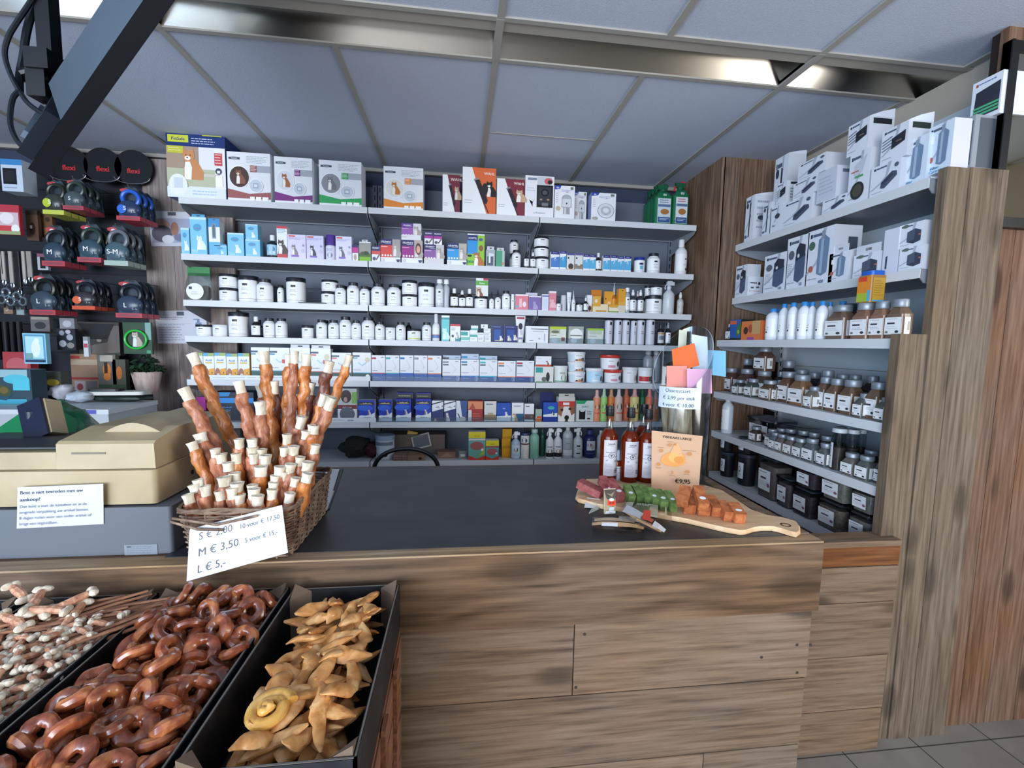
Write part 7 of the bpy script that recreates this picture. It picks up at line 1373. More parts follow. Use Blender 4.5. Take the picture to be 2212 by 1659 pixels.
# ------------------------------------------------------------------ cash register
r = empty('cash_register', (-.93, 1.06, .9497)); tag(r, 'beige electronic cash register on its grey cash drawer', 'cash register')
def loc(mbx, nm, par=r, lab=None):
    mbx.v = [tuple(Vector(v)-Vector((-.93, 1.06, .9497))) for v in mbx.v]; return mbx.build(nm, par, lab)
BEI = noisy('aged_plastic', ['9c8c6c', 'a99877', 'b2a283'], (6, 6, 6), rough=.45, bump=.0, detail=3); GRY = M('5b6067', .5)
q = MB(); q.rbox(-1.30, -.655, 1.075, 1.47, .9504, 1.062, .008, GRY, 3); dr = loc(q, 'cash_drawer')
q = MB(); a = onY(270, 1205, 1.0745); b2 = onY(340, 1175, 1.0745); q.art([('r', 0, 0, 1, 1, '7d838c'), ('l', .08, .3, .9, .9, 4, '6a7078'), ('r', .08, .8, .2, .9, '3f444c')], lambda u, v, l: (a.x+u*(b2.x-a.x), 1.0745-l, a.z+v*(b2.z-a.z)), 2); loc(q, 'rating_label', dr)
# body: side outline swept along x with a raised printer hood
zl = 1.066; zs = onY(300, 1015, 1.09).z; zt_ = onY(300, 955, 1.10).z
q = MB(); q.rbox(-1.30, -.690, 1.085, 1.46, zl, zs, .012, BEI, 3, tz=.0); loc(q, 'lower_body')
q = MB(); pr = [(1.098, zs+.001), (1.100, zt_-.004), (1.108, zt_+.002), (1.20, zt_+.020), (1.45, zt_+.018), (1.452, zs+.001)]
def sweep(q, pr, x0, x1, mat, capx=0):
    vs = [(x0, y, z) for y, z in pr]+[(x1-capx*(z-zs), y, z) for y, z in pr]; n = len(pr)
    q.add(vs, [(i, (i+1) % n, (i+1) % n+n, i+n) for i in range(n)][::1]+[tuple(range(n))[::-1], tuple(range(n, 2*n))], mat)
xk = onY(120, 955, 1.10).x
sweep(q, pr, xk, -.697, BEI, .05); loc(q, 'printer_cover')
q = MB(); pts = []
for k in range(13): t = k/12; pts.append((xk+.045+t*.15, zt_+.004+.030*math.sin(math.pi*t)))
vs = [(x, 1.16, z) for x, z in pts]+[(x-.01, 1.40, z+.004) for x, z in pts]; n = 13
q.add(vs, [(i, i+1, i+1+n, i+n) for i in range(n-1)]+[tuple(range(n))[::-1], tuple(range(n, 2*n))], BEI, True); loc(q, 'paper_hood')
q = MB(); q.box(onY(155, 980, 1.099).x, onY(228, 980, 1.099).x, 1.0975, 1.0985, onY(190, 981, 1.099).z, onY(190, 977, 1.099).z, M('6f6a5e')); loc(q, 'paper_slot')
q = MB(); kz = onY(60, 962, 1.12).z; kb = onY(60, 934, 1.44).z; sweep(q, [(1.10, zs+.001), (1.10, kz-.012), (1.20, kz-.010), (1.44, kb-.004), (1.44, zs+.001)], -1.30, xk-.001, BEI); loc(q, 'keyboard_housing')
q = MB(); KB = M('2a2f38', .4); sweep(q, [(1.115, kz-.008), (1.115, kz-.004), (1.20, kz-.001), (1.42, kb+.004), (1.42, kb-.006)], -1.29, xk+.06, KB); loc(q, 'keyboard')
q = MB(); p0 = onY(45, 935, 1.28); p1 = onY(70, 880, 1.28)
T_ = Matrix.Translation(((p0.x+p1.x)/2+.01, 1.29, (p0.z+p1.z)/2)) @ Matrix.Rotation(math.radians(-24), 4, 'Y') @ Matrix.Rotation(math.radians(-18), 4, 'X')
q.box(-.028, .030, .006, .05, -.048, .05, BEI, T_); loc(q, 'display_housing')
q = MB(); q.box(-.034, .026, -.002, .0055, -.052, .054, M('0f1830', .16), T_); loc(q, 'customer_display')
q = MB(); q.lathe([(.010, 0), (.010, .05)], KB, 12, (p0.x+.01, 1.30, kz-.0)); loc(q, 'display_stalk')
q = MB(); pk = onX(415, 1020, -.690); q.lathe([(.006, 0), (.006, .001)], M('15171a'), 12, T=Matrix.Translation((-.6895, pk.y if 1.1 < pk.y < 1.44 else 1.36, 1.10)) @ Matrix.Rotation(math.pi/2, 4, 'Y')); loc(q, 'power_socket')
# notice taped to the register
YN = 1.073
cs = [onY(36, 1142, YN), onY(224, 1132, YN), onY(223, 1045, YN), onY(38, 1053, YN)]; mp = quadmap(*cs); asp = (cs[1]-cs[0]).length/(cs[3]-cs[0]).length; q = MB(); q.art([('r', 0, 0, 1, 1, 'bfc2cc')], lambda u, v, l: mp(u, v, 0), asp)
q.art([('t', .03, .83, .085, 'Bent u niet tevreden met uw', '454a58', 'l', .015, .92), ('t', .03, .66, .085, 'aankoop?', '454a58', 'l', .015, .3), ('t', .03, .50, .07, 'Dan kunt u met de kassabon en in de', '5c6170', 'l', 0, .9), ('t', .03, .36, .07, 'originele verpakking uw artikel binnen', '5c6170', 'l', 0, .92), ('t', .03, .22, .07, '8 dagen ruilen voor een ander artikel of', '5c6170', 'l', 0, .95), ('t', .03, .08, .07, 'krijgt een tegoedbon.', '5c6170', 'l', 0, .55)], mp, asp)
o = q.build('notice'); tag(o, 'white returns notice taped to the front of the cash register', 'notice')
# ------------------------------------------------------------------ trays of loose chews in front of the counter
TZ = .905; TB = .800; BLK = noisy('black_card', ['0d0e10', '15171a', '22252a'], (20, 20, 20), rough=.5, bump=.05); EDG = M('6c665e', .8); KRF = M('6f5d4c', .85)
TR = [(-1.115, -.885, .600, .985), (-.868, -.632, .575, .985), (-.620, -.366, .530, .985), (-.356, -.128, .552, .978)]
TN = ['black cardboard tray at the left edge holding big knotted bones', 'black cardboard tray of small white-knotted bones', 'black cardboard tray of glossy brown chew rings', 'black cardboard tray of golden chicken strips, nearest the crate edge']
for (x0, x1, y0, y1), lab in zip(TR, TN):
    cx_, cy_ = (x0+x1)/2, (y0+y1)/2; r = empty('cardboard_tray', (cx_, cy_, TB)); tag(r, lab, 'tray', 'black cardboard trays'); a, b2 = (x1-x0)/2, (y1-y0)/2; H = TZ-TB
    q = MB(); q.box(-a, a, -b2, b2, 0, .004, BLK); q.build('bottom', r)
    q = MB()
    for s_ in ((-a, -a+.005, -b2, b2), (a-.005, a, -b2, b2), (-a, a, -b2, -b2+.005), (-a, a, b2-.005, b2)):
        q.box(*s_, .0045, H, BLK); q.box(s_[0]+.0012, s_[1]-.0012, s_[2]+.0012, s_[3]-.0012, H, H+.0007, EDG)
    q.build('wall', r)
    for sx in (-1, 1):
        for sy in (-1, 1):
            q = MB(); X, Y = sx*(a-.006), sy*(b2-.006); c = .034
            q.add([(X, Y, .01), (X-sx*c, Y, .01), (X, Y-sy*c, .01), (X, Y, H+.014), (X-sx*c, Y, H-.004), (X, Y-sy*c, H-.004)], [(0, 1, 2), (3, 5, 4), (1, 0, 3, 4), (0, 2, 5, 3), (2, 1, 4, 5)], KRF); q.build('corner_post', r)
# slatted crate that carries the trays
def crate(x0, x1, y0, y1, z0, z1, lab):
    r = empty('wooden_crate', ((x0+x1)/2, (y0+y1)/2, z0)); tag(r, lab, 'crate', 'slatted wooden crates'); a, b2, H = (x1-x0)/2, (y1-y0)/2, z1-z0
    for side in range(4):
        q = MB(); n = 4; sh = (H-.03)/n
        for i in range(n):
            z = .01+i*(sh+.004)
            if side < 2: s_ = -1 if side else 1; q.box(s_*a-(.012 if s_ > 0 else 0), s_*a+(.012 if s_ < 0 else 0), -b2+.013, b2-.013, z, z+sh-.006, W_CRAT)
            else: s_ = -1 if side == 2 else 1; q.box(-a, a, s_*b2-(.012 if s_ > 0 else 0), s_*b2+(.012 if s_ < 0 else 0), z, z+sh-.006, W_CRAT)
        q.build('slat_side', r)
    for sx in (-1, 1):
        for sy in (-1, 1): q = MB(); q.box(sx*(a-.013)-.013*(sx > 0), sx*(a-.013)+.013*(sx < 0), sy*(b2-.014)-.03*(sy > 0), sy*(b2-.014)+.03*(sy < 0), .002, H, W_CRAT); q.build('corner_post', r)
    for fx in (-.45, -.12, .3): q = MB(); q.box(a+.0005, a+.008, fx*b2*1.6-.018, fx*b2*1.6+.018, .004, H-.002, W_CRAT); q.build('batten', r)
    q = MB(); q.box(-a+.002, a-.002, -b2+.002, b2-.002, H-.007, H-.0005, W_CRAT); q.build('top_board', r)
for k, (z0, z1) in enumerate(((.002, .398), (.402, .798))):
    crate(-.62, -.125, .56, .975, z0, z1, ('lower' if not k else 'upper')+' slatted wooden crate under the strips and rings trays'); crate(-1.13, -.64, .58, .985, z0, z1, ('lower' if not k else 'upper')+' slatted wooden crate under the bone trays')
# shapes that are repeated by copying
def proto(q, nm, sharp=60): return q.mesh(nm, sharp)
DM = noisy('glazed_ring', ['582616', '88462a', 'b47244'], (38, 38, 38), rough=.24, bump=.15, coat=.6, rand=.28)
def ringmesh(R, r_, seed, lump):
    rn = random.Random(seed); q = MB(); vs = []; n, k = 26, 10; p = rn.random()*6
    for i in range(n):
        A = 2*math.pi*i/n; rr = r_*(1+lump*math.sin(2*A+p)+lump*.6*math.sin(5*A+p)); Rx = R*(1+.06*math.sin(2*A+p))
        for j in range(k): B = 2*math.pi*j/k; vs.append(((Rx+rr*math.cos(B))*math.cos(A), (Rx+rr*math.cos(B))*math.sin(A), rr*.9*math.sin(B)+.0012*math.sin(3*A)))
    q.add(vs, [(i*k+j, ((i+1) % n)*k+j, ((i+1) % n)*k+(j+1) % k, i*k+(j+1) % k) for i in range(n) for j in range(k)], DM, True); return q.mesh('chew_ring')
RM = [ringmesh(.0175, .0102, 1, .08), ringmesh(.0165, .0108, 2, .12), ringmesh(.0190, .0094, 3, .06)]
def pile(meshes, name, box, n, layers, z0, dz, tilt, label, cat, grp, seed, slope=None, children=None, yawf=None):
    rn = random.Random(seed); x0, x1, y0, y1 = box; cnt = 0; per = n//layers
    for L in range(layers):
        asp_ = (x1-x0)/(y1-y0); nx = max(2, round((per*asp_)**.5)); ny = max(2, round(per/nx))
        for i in range(nx):
            for j in range(ny):
                u = (i+.5+(.5 if L % 2 else 0)*.6+rn.uniform(-.3, .3))/nx; v = (j+.5+rn.uniform(-.3, .3))/ny; u = min(max(u, .0), 1.0); v = min(max(v, .0), 1.0)
                z = z0+dz*L+rn.uniform(-.3, .3)*dz+(slope(u, v) if slope else 0)
                k = rn.randrange(len(meshes)); o = bpy.data.objects.new(name, meshes[k]); COL.objects.link(o); o.location = (x0+(x1-x0)*u, y0+(y1-y0)*v, z)
                t1, t2 = rn.uniform(-tilt, tilt), rn.uniform(-tilt, tilt); o.rotation_euler = (math.radians(t1), math.radians(t2), yawf(rn) if yawf else rn.uniform(0, 6.28)); s_ = rn.uniform(.9, 1.1); o.scale = (s_, s_, s_)
                if children: c = bpy.data.objects.new('white_knot', children[k][0]); COL.objects.link(c); c.parent = o; c = bpy.data.objects.new('white_knot', children[k][1]); COL.objects.link(c); c.parent = o
                zo = ('front', 'middle', 'back')[min(2, int(v*3))]+(' left', ' centre', ' right')[min(2, int(u*3))]; tag(o, label % zo, cat, grp+', '+zo); cnt += 1
    return cnt
pile(RM, 'chew_ring', (-.598, -.388, .560, .960), 156, 4, TB+.030, .017, 62, 'glossy brown chew ring in the %s of the third cardboard tray', 'chew ring', 'glossy brown chew rings in their tray', 21, slope=lambda u, v: .022*v+.012*math.sin(math.pi*u)+.008)
# chicken strips
CHM = noisy('chicken_strip', ['a8682e', 'd09456', 'ecbe84'], (32, 32, 32), rough=.5, bump=.35, rand=.12, coat=.1)
def stripmesh(seed, L, r_):
    rn = random.Random(seed); q = MB(); n, k = 12, 12; vs = []; p = [rn.random()*6 for _ in range(5)]
    for i in range(k+1):
        t = i/k; z = (t-.5)*L; rr = r_*(math.sin(math.pi*min(max(t, .03), .97))**.75)*(1+.12*math.sin(6*t+p[0]))
        cx_ = .006*math.sin(3.5*t+p[1]); cz = .005*math.sin(4*t+p[2])
        for j in range(n): a = 2*math.pi*j/n; f = 1+.12*math.sin(2*a+p[3]+3*t)+.09*math.sin(3*a+9*t+p[4])+.05*math.sin(5*a-14*t); vs.append((cx_+rr*f*math.cos(a), z, cz+rr*.55*f*math.sin(a)))
    q.add(vs, [(i*n+j, i*n+(j+1) % n, (i+1)*n+(j+1) % n, (i+1)*n+j) for i in range(k) for j in range(n)][::1]+[tuple(range(n)), tuple(k*n+j for j in range(n))[::-1]], CHM, True)
    q.f = [f[::-1] for f in q.f]; return q.mesh('chicken_strip')
CM = [stripmesh(1, .078, .0135), stripmesh(2, .064, .0142), stripmesh(3, .088, .0125), stripmesh(4, .050, .0150)]
pile(CM, 'chicken_strip', (-.312, -.172, .596, .936), 152, 4, TB+.024, .019, 26, 'golden dried chicken strip in the %s of the rightmost cardboard tray', 'chew strip', 'golden chicken strips in their tray', 33, slope=lambda u, v: .014*u+.012*v+.004, yawf=lambda rn: rn.gauss(-.45, .75))
# one pale ring roll lying on the strips
c = onZ(583, 1548, TZ-.012); q = MB(); RL = noisy('pale_roll', ['b07a34', 'd9a452', 'ecc27c'], (30, 30, 30), rough=.35, bump=.15, coat=.3); pts = []
for i in range(46): a = 2*math.pi*i/24; R = .030-.00052*i if i < 24 else .030-.0125-.0006*(i-24); pts.append((R*math.cos(a), R*math.sin(a), .002+.0005*max(0, i-22)))
q.tube(pts[:25], .0092, RL, 10, closed=False, flat=.9); q.tube(pts[24:], .0060, RL, 10, rs=[.006+.001*math.sin(i) for i in range(len(pts[24:]))]); q.ell((-.002, .003, .009), (.009, .008, .007), RL)
o = q.build('rolled_chew'); o.location = (c.x, c.y, TZ-.004); o.rotation_euler = (.12, -.1, .4); tag(o, 'pale golden rolled chew ring lying on the chicken strips', 'chew ring')
# little knotted bones
BM = noisy('bone_wrap', ['9c664a', 'c48e70', 'dcb498'], (90, 90, 90), rough=.55, bump=.3, rand=.1); BW = noisy('bone_knot', ['b8a890', 'd2c4ae', 'e4dac8'], (90, 90, 90), rough=.6, bump=.3, rand=.05)
def bone(L, r_, k_, seed):
    rn = random.Random(seed); q = MB(); q.tube([(0, -L/2*.8, 0), (.001, -L*.2, .001), (0, L*.2, 0), (0, L/2*.8, 0)], r_, BM, 8, rs=[r_*.8, r_*1.05, r_, r_*.8]); b = q.mesh('body'); ks = []
    for s_ in (-1, 1):
        q = MB(); w_ = lambda v: 1+.10*math.sin(3*v.x+seed)+.07*math.sin(4*v.z+2*seed)
        q.ell((-k_*.55, s_*L/2, 0), (k_, k_*.85, k_*.8), BW, 9, 6, wob=w_); q.ell((k_*.55, s_*L/2, .0005), (k_*.95, k_*.85, k_*.8), BW, 9, 6, wob=w_); ks.append(q.mesh('white_knot'))
    return b, ks
BB = [bone(.036, .0052, .0066, 1), bone(.032, .0056, .0062, 2), bone(.040, .0050, .0070, 3)]
pile([b for b, _ in BB], 'knotted_bone', (-.850, -.650, .600, .915), 288, 3, TB+.074, .013, 25, 'small knotted rawhide bone in the %s of the second cardboard tray', 'chew bone', 'small knotted bones in their tray', 5, slope=lambda u, v: .010*v, children=[k for _, k in BB])
BL = [bone(.070, .0080, .0100, 4), bone(.062, .0075, .0095, 5)]
pile([b for b, _ in BL], 'knotted_bone', (-1.09, -.905, .66, .96), 30, 2, TB+.075, .022, 25, 'large knotted rawhide bone in the %s of the leftmost cardboard tray', 'chew bone', 'large knotted bones at the left edge', 6, children=[k for _, k in BL])
for i, (px, py, yaw, z) in enumerate(((75, 1300, 20, .935), (100, 1318, 100, .93), (150, 1302, -40, .93), (40, 1280, 60, .94), (158, 1330, 10, .915), (28, 1340, 70, .925))):
    p = onZ(px, py, z); b, ks = BL[i % 2]; o = bpy.data.objects.new('knotted_bone', b); COL.objects.link(o); o.location = p; o.rotation_euler = (.2, .1, math.radians(yaw))
    for k_ in ks: c = bpy.data.objects.new('white_knot', k_); COL.objects.link(c); c.parent = o
    pend(o, 'large knotted bone lying across the tray edges', 'chew bone', 'at the left', px, 'large knotted bones at the left edge')
# thin dried sticks between the second and third tray
q = MB(); rn = random.Random(2); q.tube([(0, -.085, 0), (.003, -.03, .001), (-.002, .03, .001), (0, .09, 0)], .0032, noisy('dried_stick', ['5e3a28', '8a5c42', 'a87a5c'], (60, 20, 60), rough=.6, bump=.3, rand=.12), 7, rs=[.003, .0036, .0034, .0026]); sm = q.mesh('dried_stick')
for i in range(26):
    t = i/26; p = onZ(95+230*rn.random(), 1292+60*rn.random(), .905+.012*rn.random()); o = bpy.data.objects.new('dried_stick', sm); COL.objects.link(o); p.x = min(max(p.x, -.80), -.60); p.y = min(p.y, .93)
    o.location = (p.x, p.y, .900+.014*rn.random()); o.rotation_euler = (rn.uniform(-.1, .1), 0, math.radians(-62+rn.uniform(-16, 16))); tag(o, 'thin reddish-brown dried stick bundled at the back of the bone tray', 'chew stick', 'thin dried sticks on the bone tray')

# ------------------------------------------------------------------ left side: cabinet, pegged goods, monitor
cz = onY(234, 885, 2.2); X1 = cz.x; Yr = min(onX(340, 859, X1).y, 2.93); CTZ2 = cz.z
r = empty('white_cabinet', (-2.4, 2.5, 0)); tag(r, 'long white cabinet behind the cash register, goods on its top', 'cabinet')
q = MB(); q.box(-.85, X1+2.4-.004, -.296, Yr-2.5, .06, CTZ2-.022, M('a9aeb4', .45)); q.build('body', r)
q = MB(); q.box(-.87, X1+2.4, -.30, Yr-2.5+.002, CTZ2-.0215, CTZ2, M('c3c9ce', .35)); q.build('worktop', r)
q = MB(); q.box(-.40, -.398, -.2985, -.296, .08, CTZ2-.03, M('5a5f66')); q.box(.1, .102, -.2985, -.296, .08, CTZ2-.03, M('5a5f66')); q.build('door_gap', r)
q = MB(); a = onY(176, 885, 2.2); b2 = onY(207, 877, 2.2); q.box(a.x+2.4, b2.x+2.4, -.3018, -.3002, CTZ2-.02, CTZ2-.002, M('4f54a8')); q.build('blue_sticker', r)
q = MB(); q.box(-.84, X1+2.4-.01, -.28, .3, 0, .06, M('2c2f33')); q.build('plinth', r)
# pegboard
q = MB(); q.box(-3.28, -1.885, 3.02, 3.045, .95, 2.40, M('1f242e', .6))
for k in range(12): q.box(-3.28, -1.885, 3.012, 3.02, .98+k*.12, .99+k*.12, M('11141a', .6))
o = q.build('slatted_display_wall'); tag(o, 'dark slatted display wall carrying the hanging goods on the left', 'display wall')
PY = 2.76
def leashpack(px0, py0, px1, py1, letter, hcol, base, lab, bodyc='2c343c', back=None, disc=None):
    a, b2 = onY(px0, py0, PY), onY(px1, py1, PY); cx_, w_, z0, h = (a.x+b2.x)/2, b2.x-a.x, b2.z, a.z-b2.z
    r = empty('leash_pack', (cx_, PY, z0)); tag(r, lab, 'leash pack', 'retractable leash packs on hooks')
    q = MB(); pts = [(-.5*w_, 0), (.5*w_, 0), (.42*w_, .45*h), (.30*w_, .86*h), (.12*w_, h), (-.30*w_, h), (-.48*w_, .80*h)]; vs = [(x, 0, z) for x, z in pts]+[(x, .004, z) for x, z in pts]; n = 7
    q.add(vs, [tuple(range(n)), tuple(range(n, 2*n))[::-1]]+[(i, i+n, (i+1) % n+n, (i+1) % n) for i in range(n)], M('3a4650', .3)); q.build('backing_card', r)
    q = MB(); q.box(-.5*w_, .5*w_, -.044, -.0005, 0, .12*h, M(base, .35)); q.box(-.4*w_, .4*w_, -.0446, -.0442, .03*h, .09*h, M('8a4850' if base.startswith('b') else base, .4)); q.build('base_strip', r)
    q = MB(); bm = M(bodyc, .25); q.ell((-.03*w_, -.026, .34*h), (.50*w_, .026, .25*h), bm, 18, 12); q.box(-.40*w_, .38*w_, -.040, -.002, .12*h, .40*h, bm)
    T = Matrix.Translation((.05*w_, -.026, .64*h)) @ Matrix.Rotation(math.radians(25), 4, 'Y'); q.v; n = 22
    lp = [T @ Vector((.36*w_*math.cos(2*math.pi*i/n), 0, .20*h*math.sin(2*math.pi*i/n))) for i in range(n)]; q2 = MB(); q2.tube(lp, .09*w_, M(hcol, .3), 8, closed=True); q.build('reel_housing', r); q2.build('handle', r)
    q = MB(); q.art([('e', .12, .90, .22, .055, 'b8444a'), ('e', .17, .885, .1, .03, 'e0dede')], lambda u, v, l: ((u-.45)*w_, -.0006-l, v*h), w_/h)
    q.art(([('e', .3, .30, .2, .12, disc)] if disc else [])+[('t', .42, .27, .12, letter, 'e6e8ea', 'c', .02), ('t', .78, .20, .06, '5 m', 'b9bec4')], lambda u, v, l: ((u-.5)*w_, -.0535-l, v*h), w_/h); q.build('print', r)
    q = MB(); q.tube([(0, .25, h*.97), (0, -.03, h*.97), (0, -.036, h*.97+.01)], .0022, M('8f969e', .3, metal=.8), 6); q.build('hook', r)
    for k, wd_ in enumerate(('directly behind the ', 'last in line behind the ')): c = copytree(r); c.location.y += .050*(k+1); tag(c, wd_+lab, 'leash pack')
ZL = lambda x, y: (x/5.53, 280+y/5.53); ZM = lambda x, y: (x/4.608, 560+y/4.608)
for (c0_, c1_, L_, hc, bs, lab, bd, dc) in ((ZL(570, 600), ZL(850, 1045), 'S', '2a3128', 'c3cc5a', 'lime-based leash pack, top row', '3a403c', 'b4c83a'), (ZL(808, 585), ZL(1078, 990), 'S', '34423c', 'b04858', 'red-based grey leash pack at the front of the top row', '4a565c', None),
    (ZL(1440, 680), ZL(1740, 1115), 'S', '2a62c8', 'b8424e', 'leash pack with bright blue handle', '2c3c5c', '2f6ad0'), (ZL(555, 1140), ZL(860, 1650), 'M', '1c2530', 'b84a58', 'dark leash pack, middle row left', '34485a', None), (ZL(975, 1120), ZL(1285, 1605), 'M', '2a4038', 'b84a58', 'green-black leash pack, middle row centre', '3a5260', None),
    (ZL(1290, 1140), ZL(1600, 1645), 'S-M', '6a727a', 'a9bcb4', 'silver-grey leash pack, middle row right', '4c6470', None), (ZM(340, 145), ZM(625, 560), 'L', '16201c', 'b84450', 'dark leash pack marked L, bottom row left', '3c4c5c', None), (ZM(765, 195), ZM(1010, 510), 'S', '1b222c', 'd0583c', 'leash pack with orange disc, bottom row', '3a3a40', 'd8603a'),
    (ZM(1190, 205), ZM(1470, 590), 'L', '1a2430', 'b84450', 'blue-black leash pack marked L, bottom row right', '36465a', None)):
    leashpack(*c0_, *c1_, L_, hc, bs, lab, bd, disc=dc)
for i, (px, py) in enumerate(((830, 420), (1235, 435), (1600, 460))):
    x, y = ZL(px, py); P = onY(x, y, 2.93); r = empty('round_leash_card', (P.x, 2.93, P.z)); R = .100
    q = MB(); q.lathe([(R*.96, -.008), (R, 0), (R, .006)], M('15171c', .35), 32, T=Matrix.Rotation(math.pi/2, 4, 'X')); q.build('disc', r)
    q = MB(); q.art([('t', .5, .34, .15, 'flexi', 'c03038', 'c', .03, .62)], lambda u, v, l: ((u-.5)*2*R, -.0068-l, (v-.5)*2*R), 1); q.build('lettering', r)
    q = MB(); q.tube([(R*.95*math.cos(t), -.02, -.06+R*.35*math.sin(t)) for t in [math.pi+k*math.pi/10 for k in range(11)]], .0022, M('a9afb5', .25, metal=.8), 6); q.build('wire', r)
    pend(r, 'black round leash card with red lettering', 'leash card', 'on the left wall', x, 'round leash cards along the top of the left wall')
def hang(name, z_, x0, y0, x1, y1, Y, th, col, ops, label, cat, tab=True, side=None):
    a, b2 = onY(*z_(x0, y0), Y), onY(*z_(x1, y1), Y); w_, h = b2.x-a.x, a.z-b2.z; q = MB(); q.box(-w_/2, w_/2, 0, th, 0, h, M(side or col, .35)); q.art([('r', 0, 0, 1, 1, col)]+ops, boxmap(w_, h), w_/h); o = q.build(name); o.location = ((a.x+b2.x)/2, Y, b2.z); tag(o, label, cat)
    if tab: P = Vector((0, 0, h-.012)); t = MB(); t.tube([(0, th+.001, h-.012), (0, min(3.014-Y, th+.12), h-.012)], .002, M('8f969e', .3, metal=.8), 6); t.build('hook', o)
    return o
DK = '2a2d33'
hang('pet_fountain_pack', ZL, 0, 345, 285, 745, 2.75, .08, 'c3d3e4', [('r', 0, .82, 1, 1, '3f86c4'), ('r', .08, .22, .72, .72, '14161b'), ('r', .15, .3, .62, .64, '23262d'), ('l', .1, .05, .8, .15, 1, '8aa0b8')], 'white and blue pack with black rounded window, top left', 'pack')
hang('treat_pack', ZL, -60, 890, 250, 1260, 2.72, .02, 'b63a48', [('r', 0, .12, .95, .75, 'd3bcc4'), ('e', .45, .55, .3, .2, 'e9e2e6'), ('r', .1, .12, .7, .3, 'c8434a'), ('e', .8, .2, .18, .15, 'eef0ee'), ('r', .0, 0, 1, .12, '9aa87c')], 'red pack with white pet picture at the far left', 'pack')
hang('treat_pack', ZL, 300, 960, 470, 1330, 2.80, .02, '5c4438', [('e', .5, .4, .25, .2, '2e221c'), ('r', .3, .4, .5, .5, 'b9b2a8'), ('r', 0, .85, 1, 1, '3a2c26')], 'brown pack beside the red one', 'pack')
hang('treat_pack', ZL, 480, 1000, 640, 1290, 2.84, .02, '6a4c34', [('r', .1, .1, .9, .4, '8a6a48'), ('e', .6, .75, .2, .1, '3a2a22')], 'amber-brown pack behind the leash packs', 'pack')
hang('cable_pack', ZL, 440, 1480, 580, 1680, 2.82, .015, 'b9bcc6', [('r', .25, .1, .75, .8, '14161a'), ('r', 0, .8, 1, 1, '8a5a68')], 'white card with small black tracker', 'pack')
for i, (x, w_, c, y1) in enumerate(((-10, 75, 'b3aea8', 200), (90, 70, 'aaa59f', 230), (165, 90, '101216', 300), (0, 40, '15181c', 140), (250, 55, 'b0aba6', 190), (305, 80, '9c9893', 170), (-70, 50, 'b3aea8', 200))):
    x0, y0 = ZL(x, 1450); p0 = onY(x0, y0, 2.84); x2, y2 = ZM((x+w_)*4.608/5.53, y1+60); p1 = onY(x2, y2, 2.84)
    r = empty('dog_collar', ((p0.x+p1.x)/2, 2.84, p1.z)); h = p0.z-p1.z; ww = abs(p1.x-p0.x)*.8+.008
    q = MB(); q.rbox(-ww/2, ww/2, 0, .012, .03, h, .004, M(c, .5), 2); q.build('strap', r); q = MB(); q.tube([(ww*.35*math.cos(t), .006, .018+.016*math.sin(t)) for t in [k*math.pi/6 for k in range(12)]], .004, M('b9c6d0', .2, metal=.9), 6, closed=True); q.build('ring', r)
    q = MB(); q.tube([(0, .013, h-.01), (0, .15, h-.01)], .002, M('8f969e', .3, metal=.8), 6); q.build('hook', r); pend(r, '%s hanging collar strap with metal ring' % ('black' if c[0] == '1' else 'pale grey'), 'collar', 'at far left', x, 'collar straps hanging at the far left')
for i, (x, y) in enumerate(((60, 330), (170, 370), (230, 420), (110, 420), (20, 400))):
    P = onY(*ZM(x, y), 2.80); q = MB(); q.tube([(.018*math.cos(t), 0, .022*math.sin(t)) for t in [k*math.pi/7 for k in range(14)]], .006, M('9fb4c2', .2, metal=.8), 7, closed=True); q.tube([(0, 0, .022), (0, .02, .05), (0, .2, .055)], .002, M('9fb4c2', .3, metal=.8), 5); q.box(-.012, .012, -.004, .004, -.045, -.024, M('2a2d33', .4)); o = q.build('snap_hook'); o.location = P
    pend(o, 'metal snap hook under the collar straps', 'snap hook', 'at far left', x, 'snap hooks at the far left')
hang('small_card', ZM, 35, 465, 130, 545, 2.84, .01, '8f7a66', [('g', [(.2, .4), (.8, .8), (.85, .7), (.25, .3)], 'c9b8a8')], 'small tan card among the clips', 'pack'); hang('small_card', ZM, 160, 475, 245, 555, 2.84, .01, '8a979e', [('r', .1, .1, .9, .9, '9fb0b6')], 'small grey card among the clips', 'pack')
for i, (x, w_, y1, c) in enumerate(((5, 70, 960, '14171c'), (85, 60, 1010, '1a1e26'), (150, 55, 950, '2a2d33'), (-60, 55, 1000, '11141a'))):
    a, b2 = onY(*ZM(x, 620), 2.86), onY(*ZM(x+w_, y1), 2.86); q = MB(); q.rbox(-(b2.x-a.x)/2, (b2.x-a.x)/2, 0, .03, 0, a.z-b2.z, .01, M(c, .6), 3); q.tube([(0, .031, a.z-b2.z-.01), (0, .15, a.z-b2.z-.01)], .002, M('8f969e', .3, metal=.8), 5); o = q.build('muzzle_strap'); o.location = ((a.x+b2.x)/2, 2.86, b2.z); pend(o, 'black hanging webbing strap', 'strap', 'behind the glowing frame', x, 'black webbing straps on the left wall')
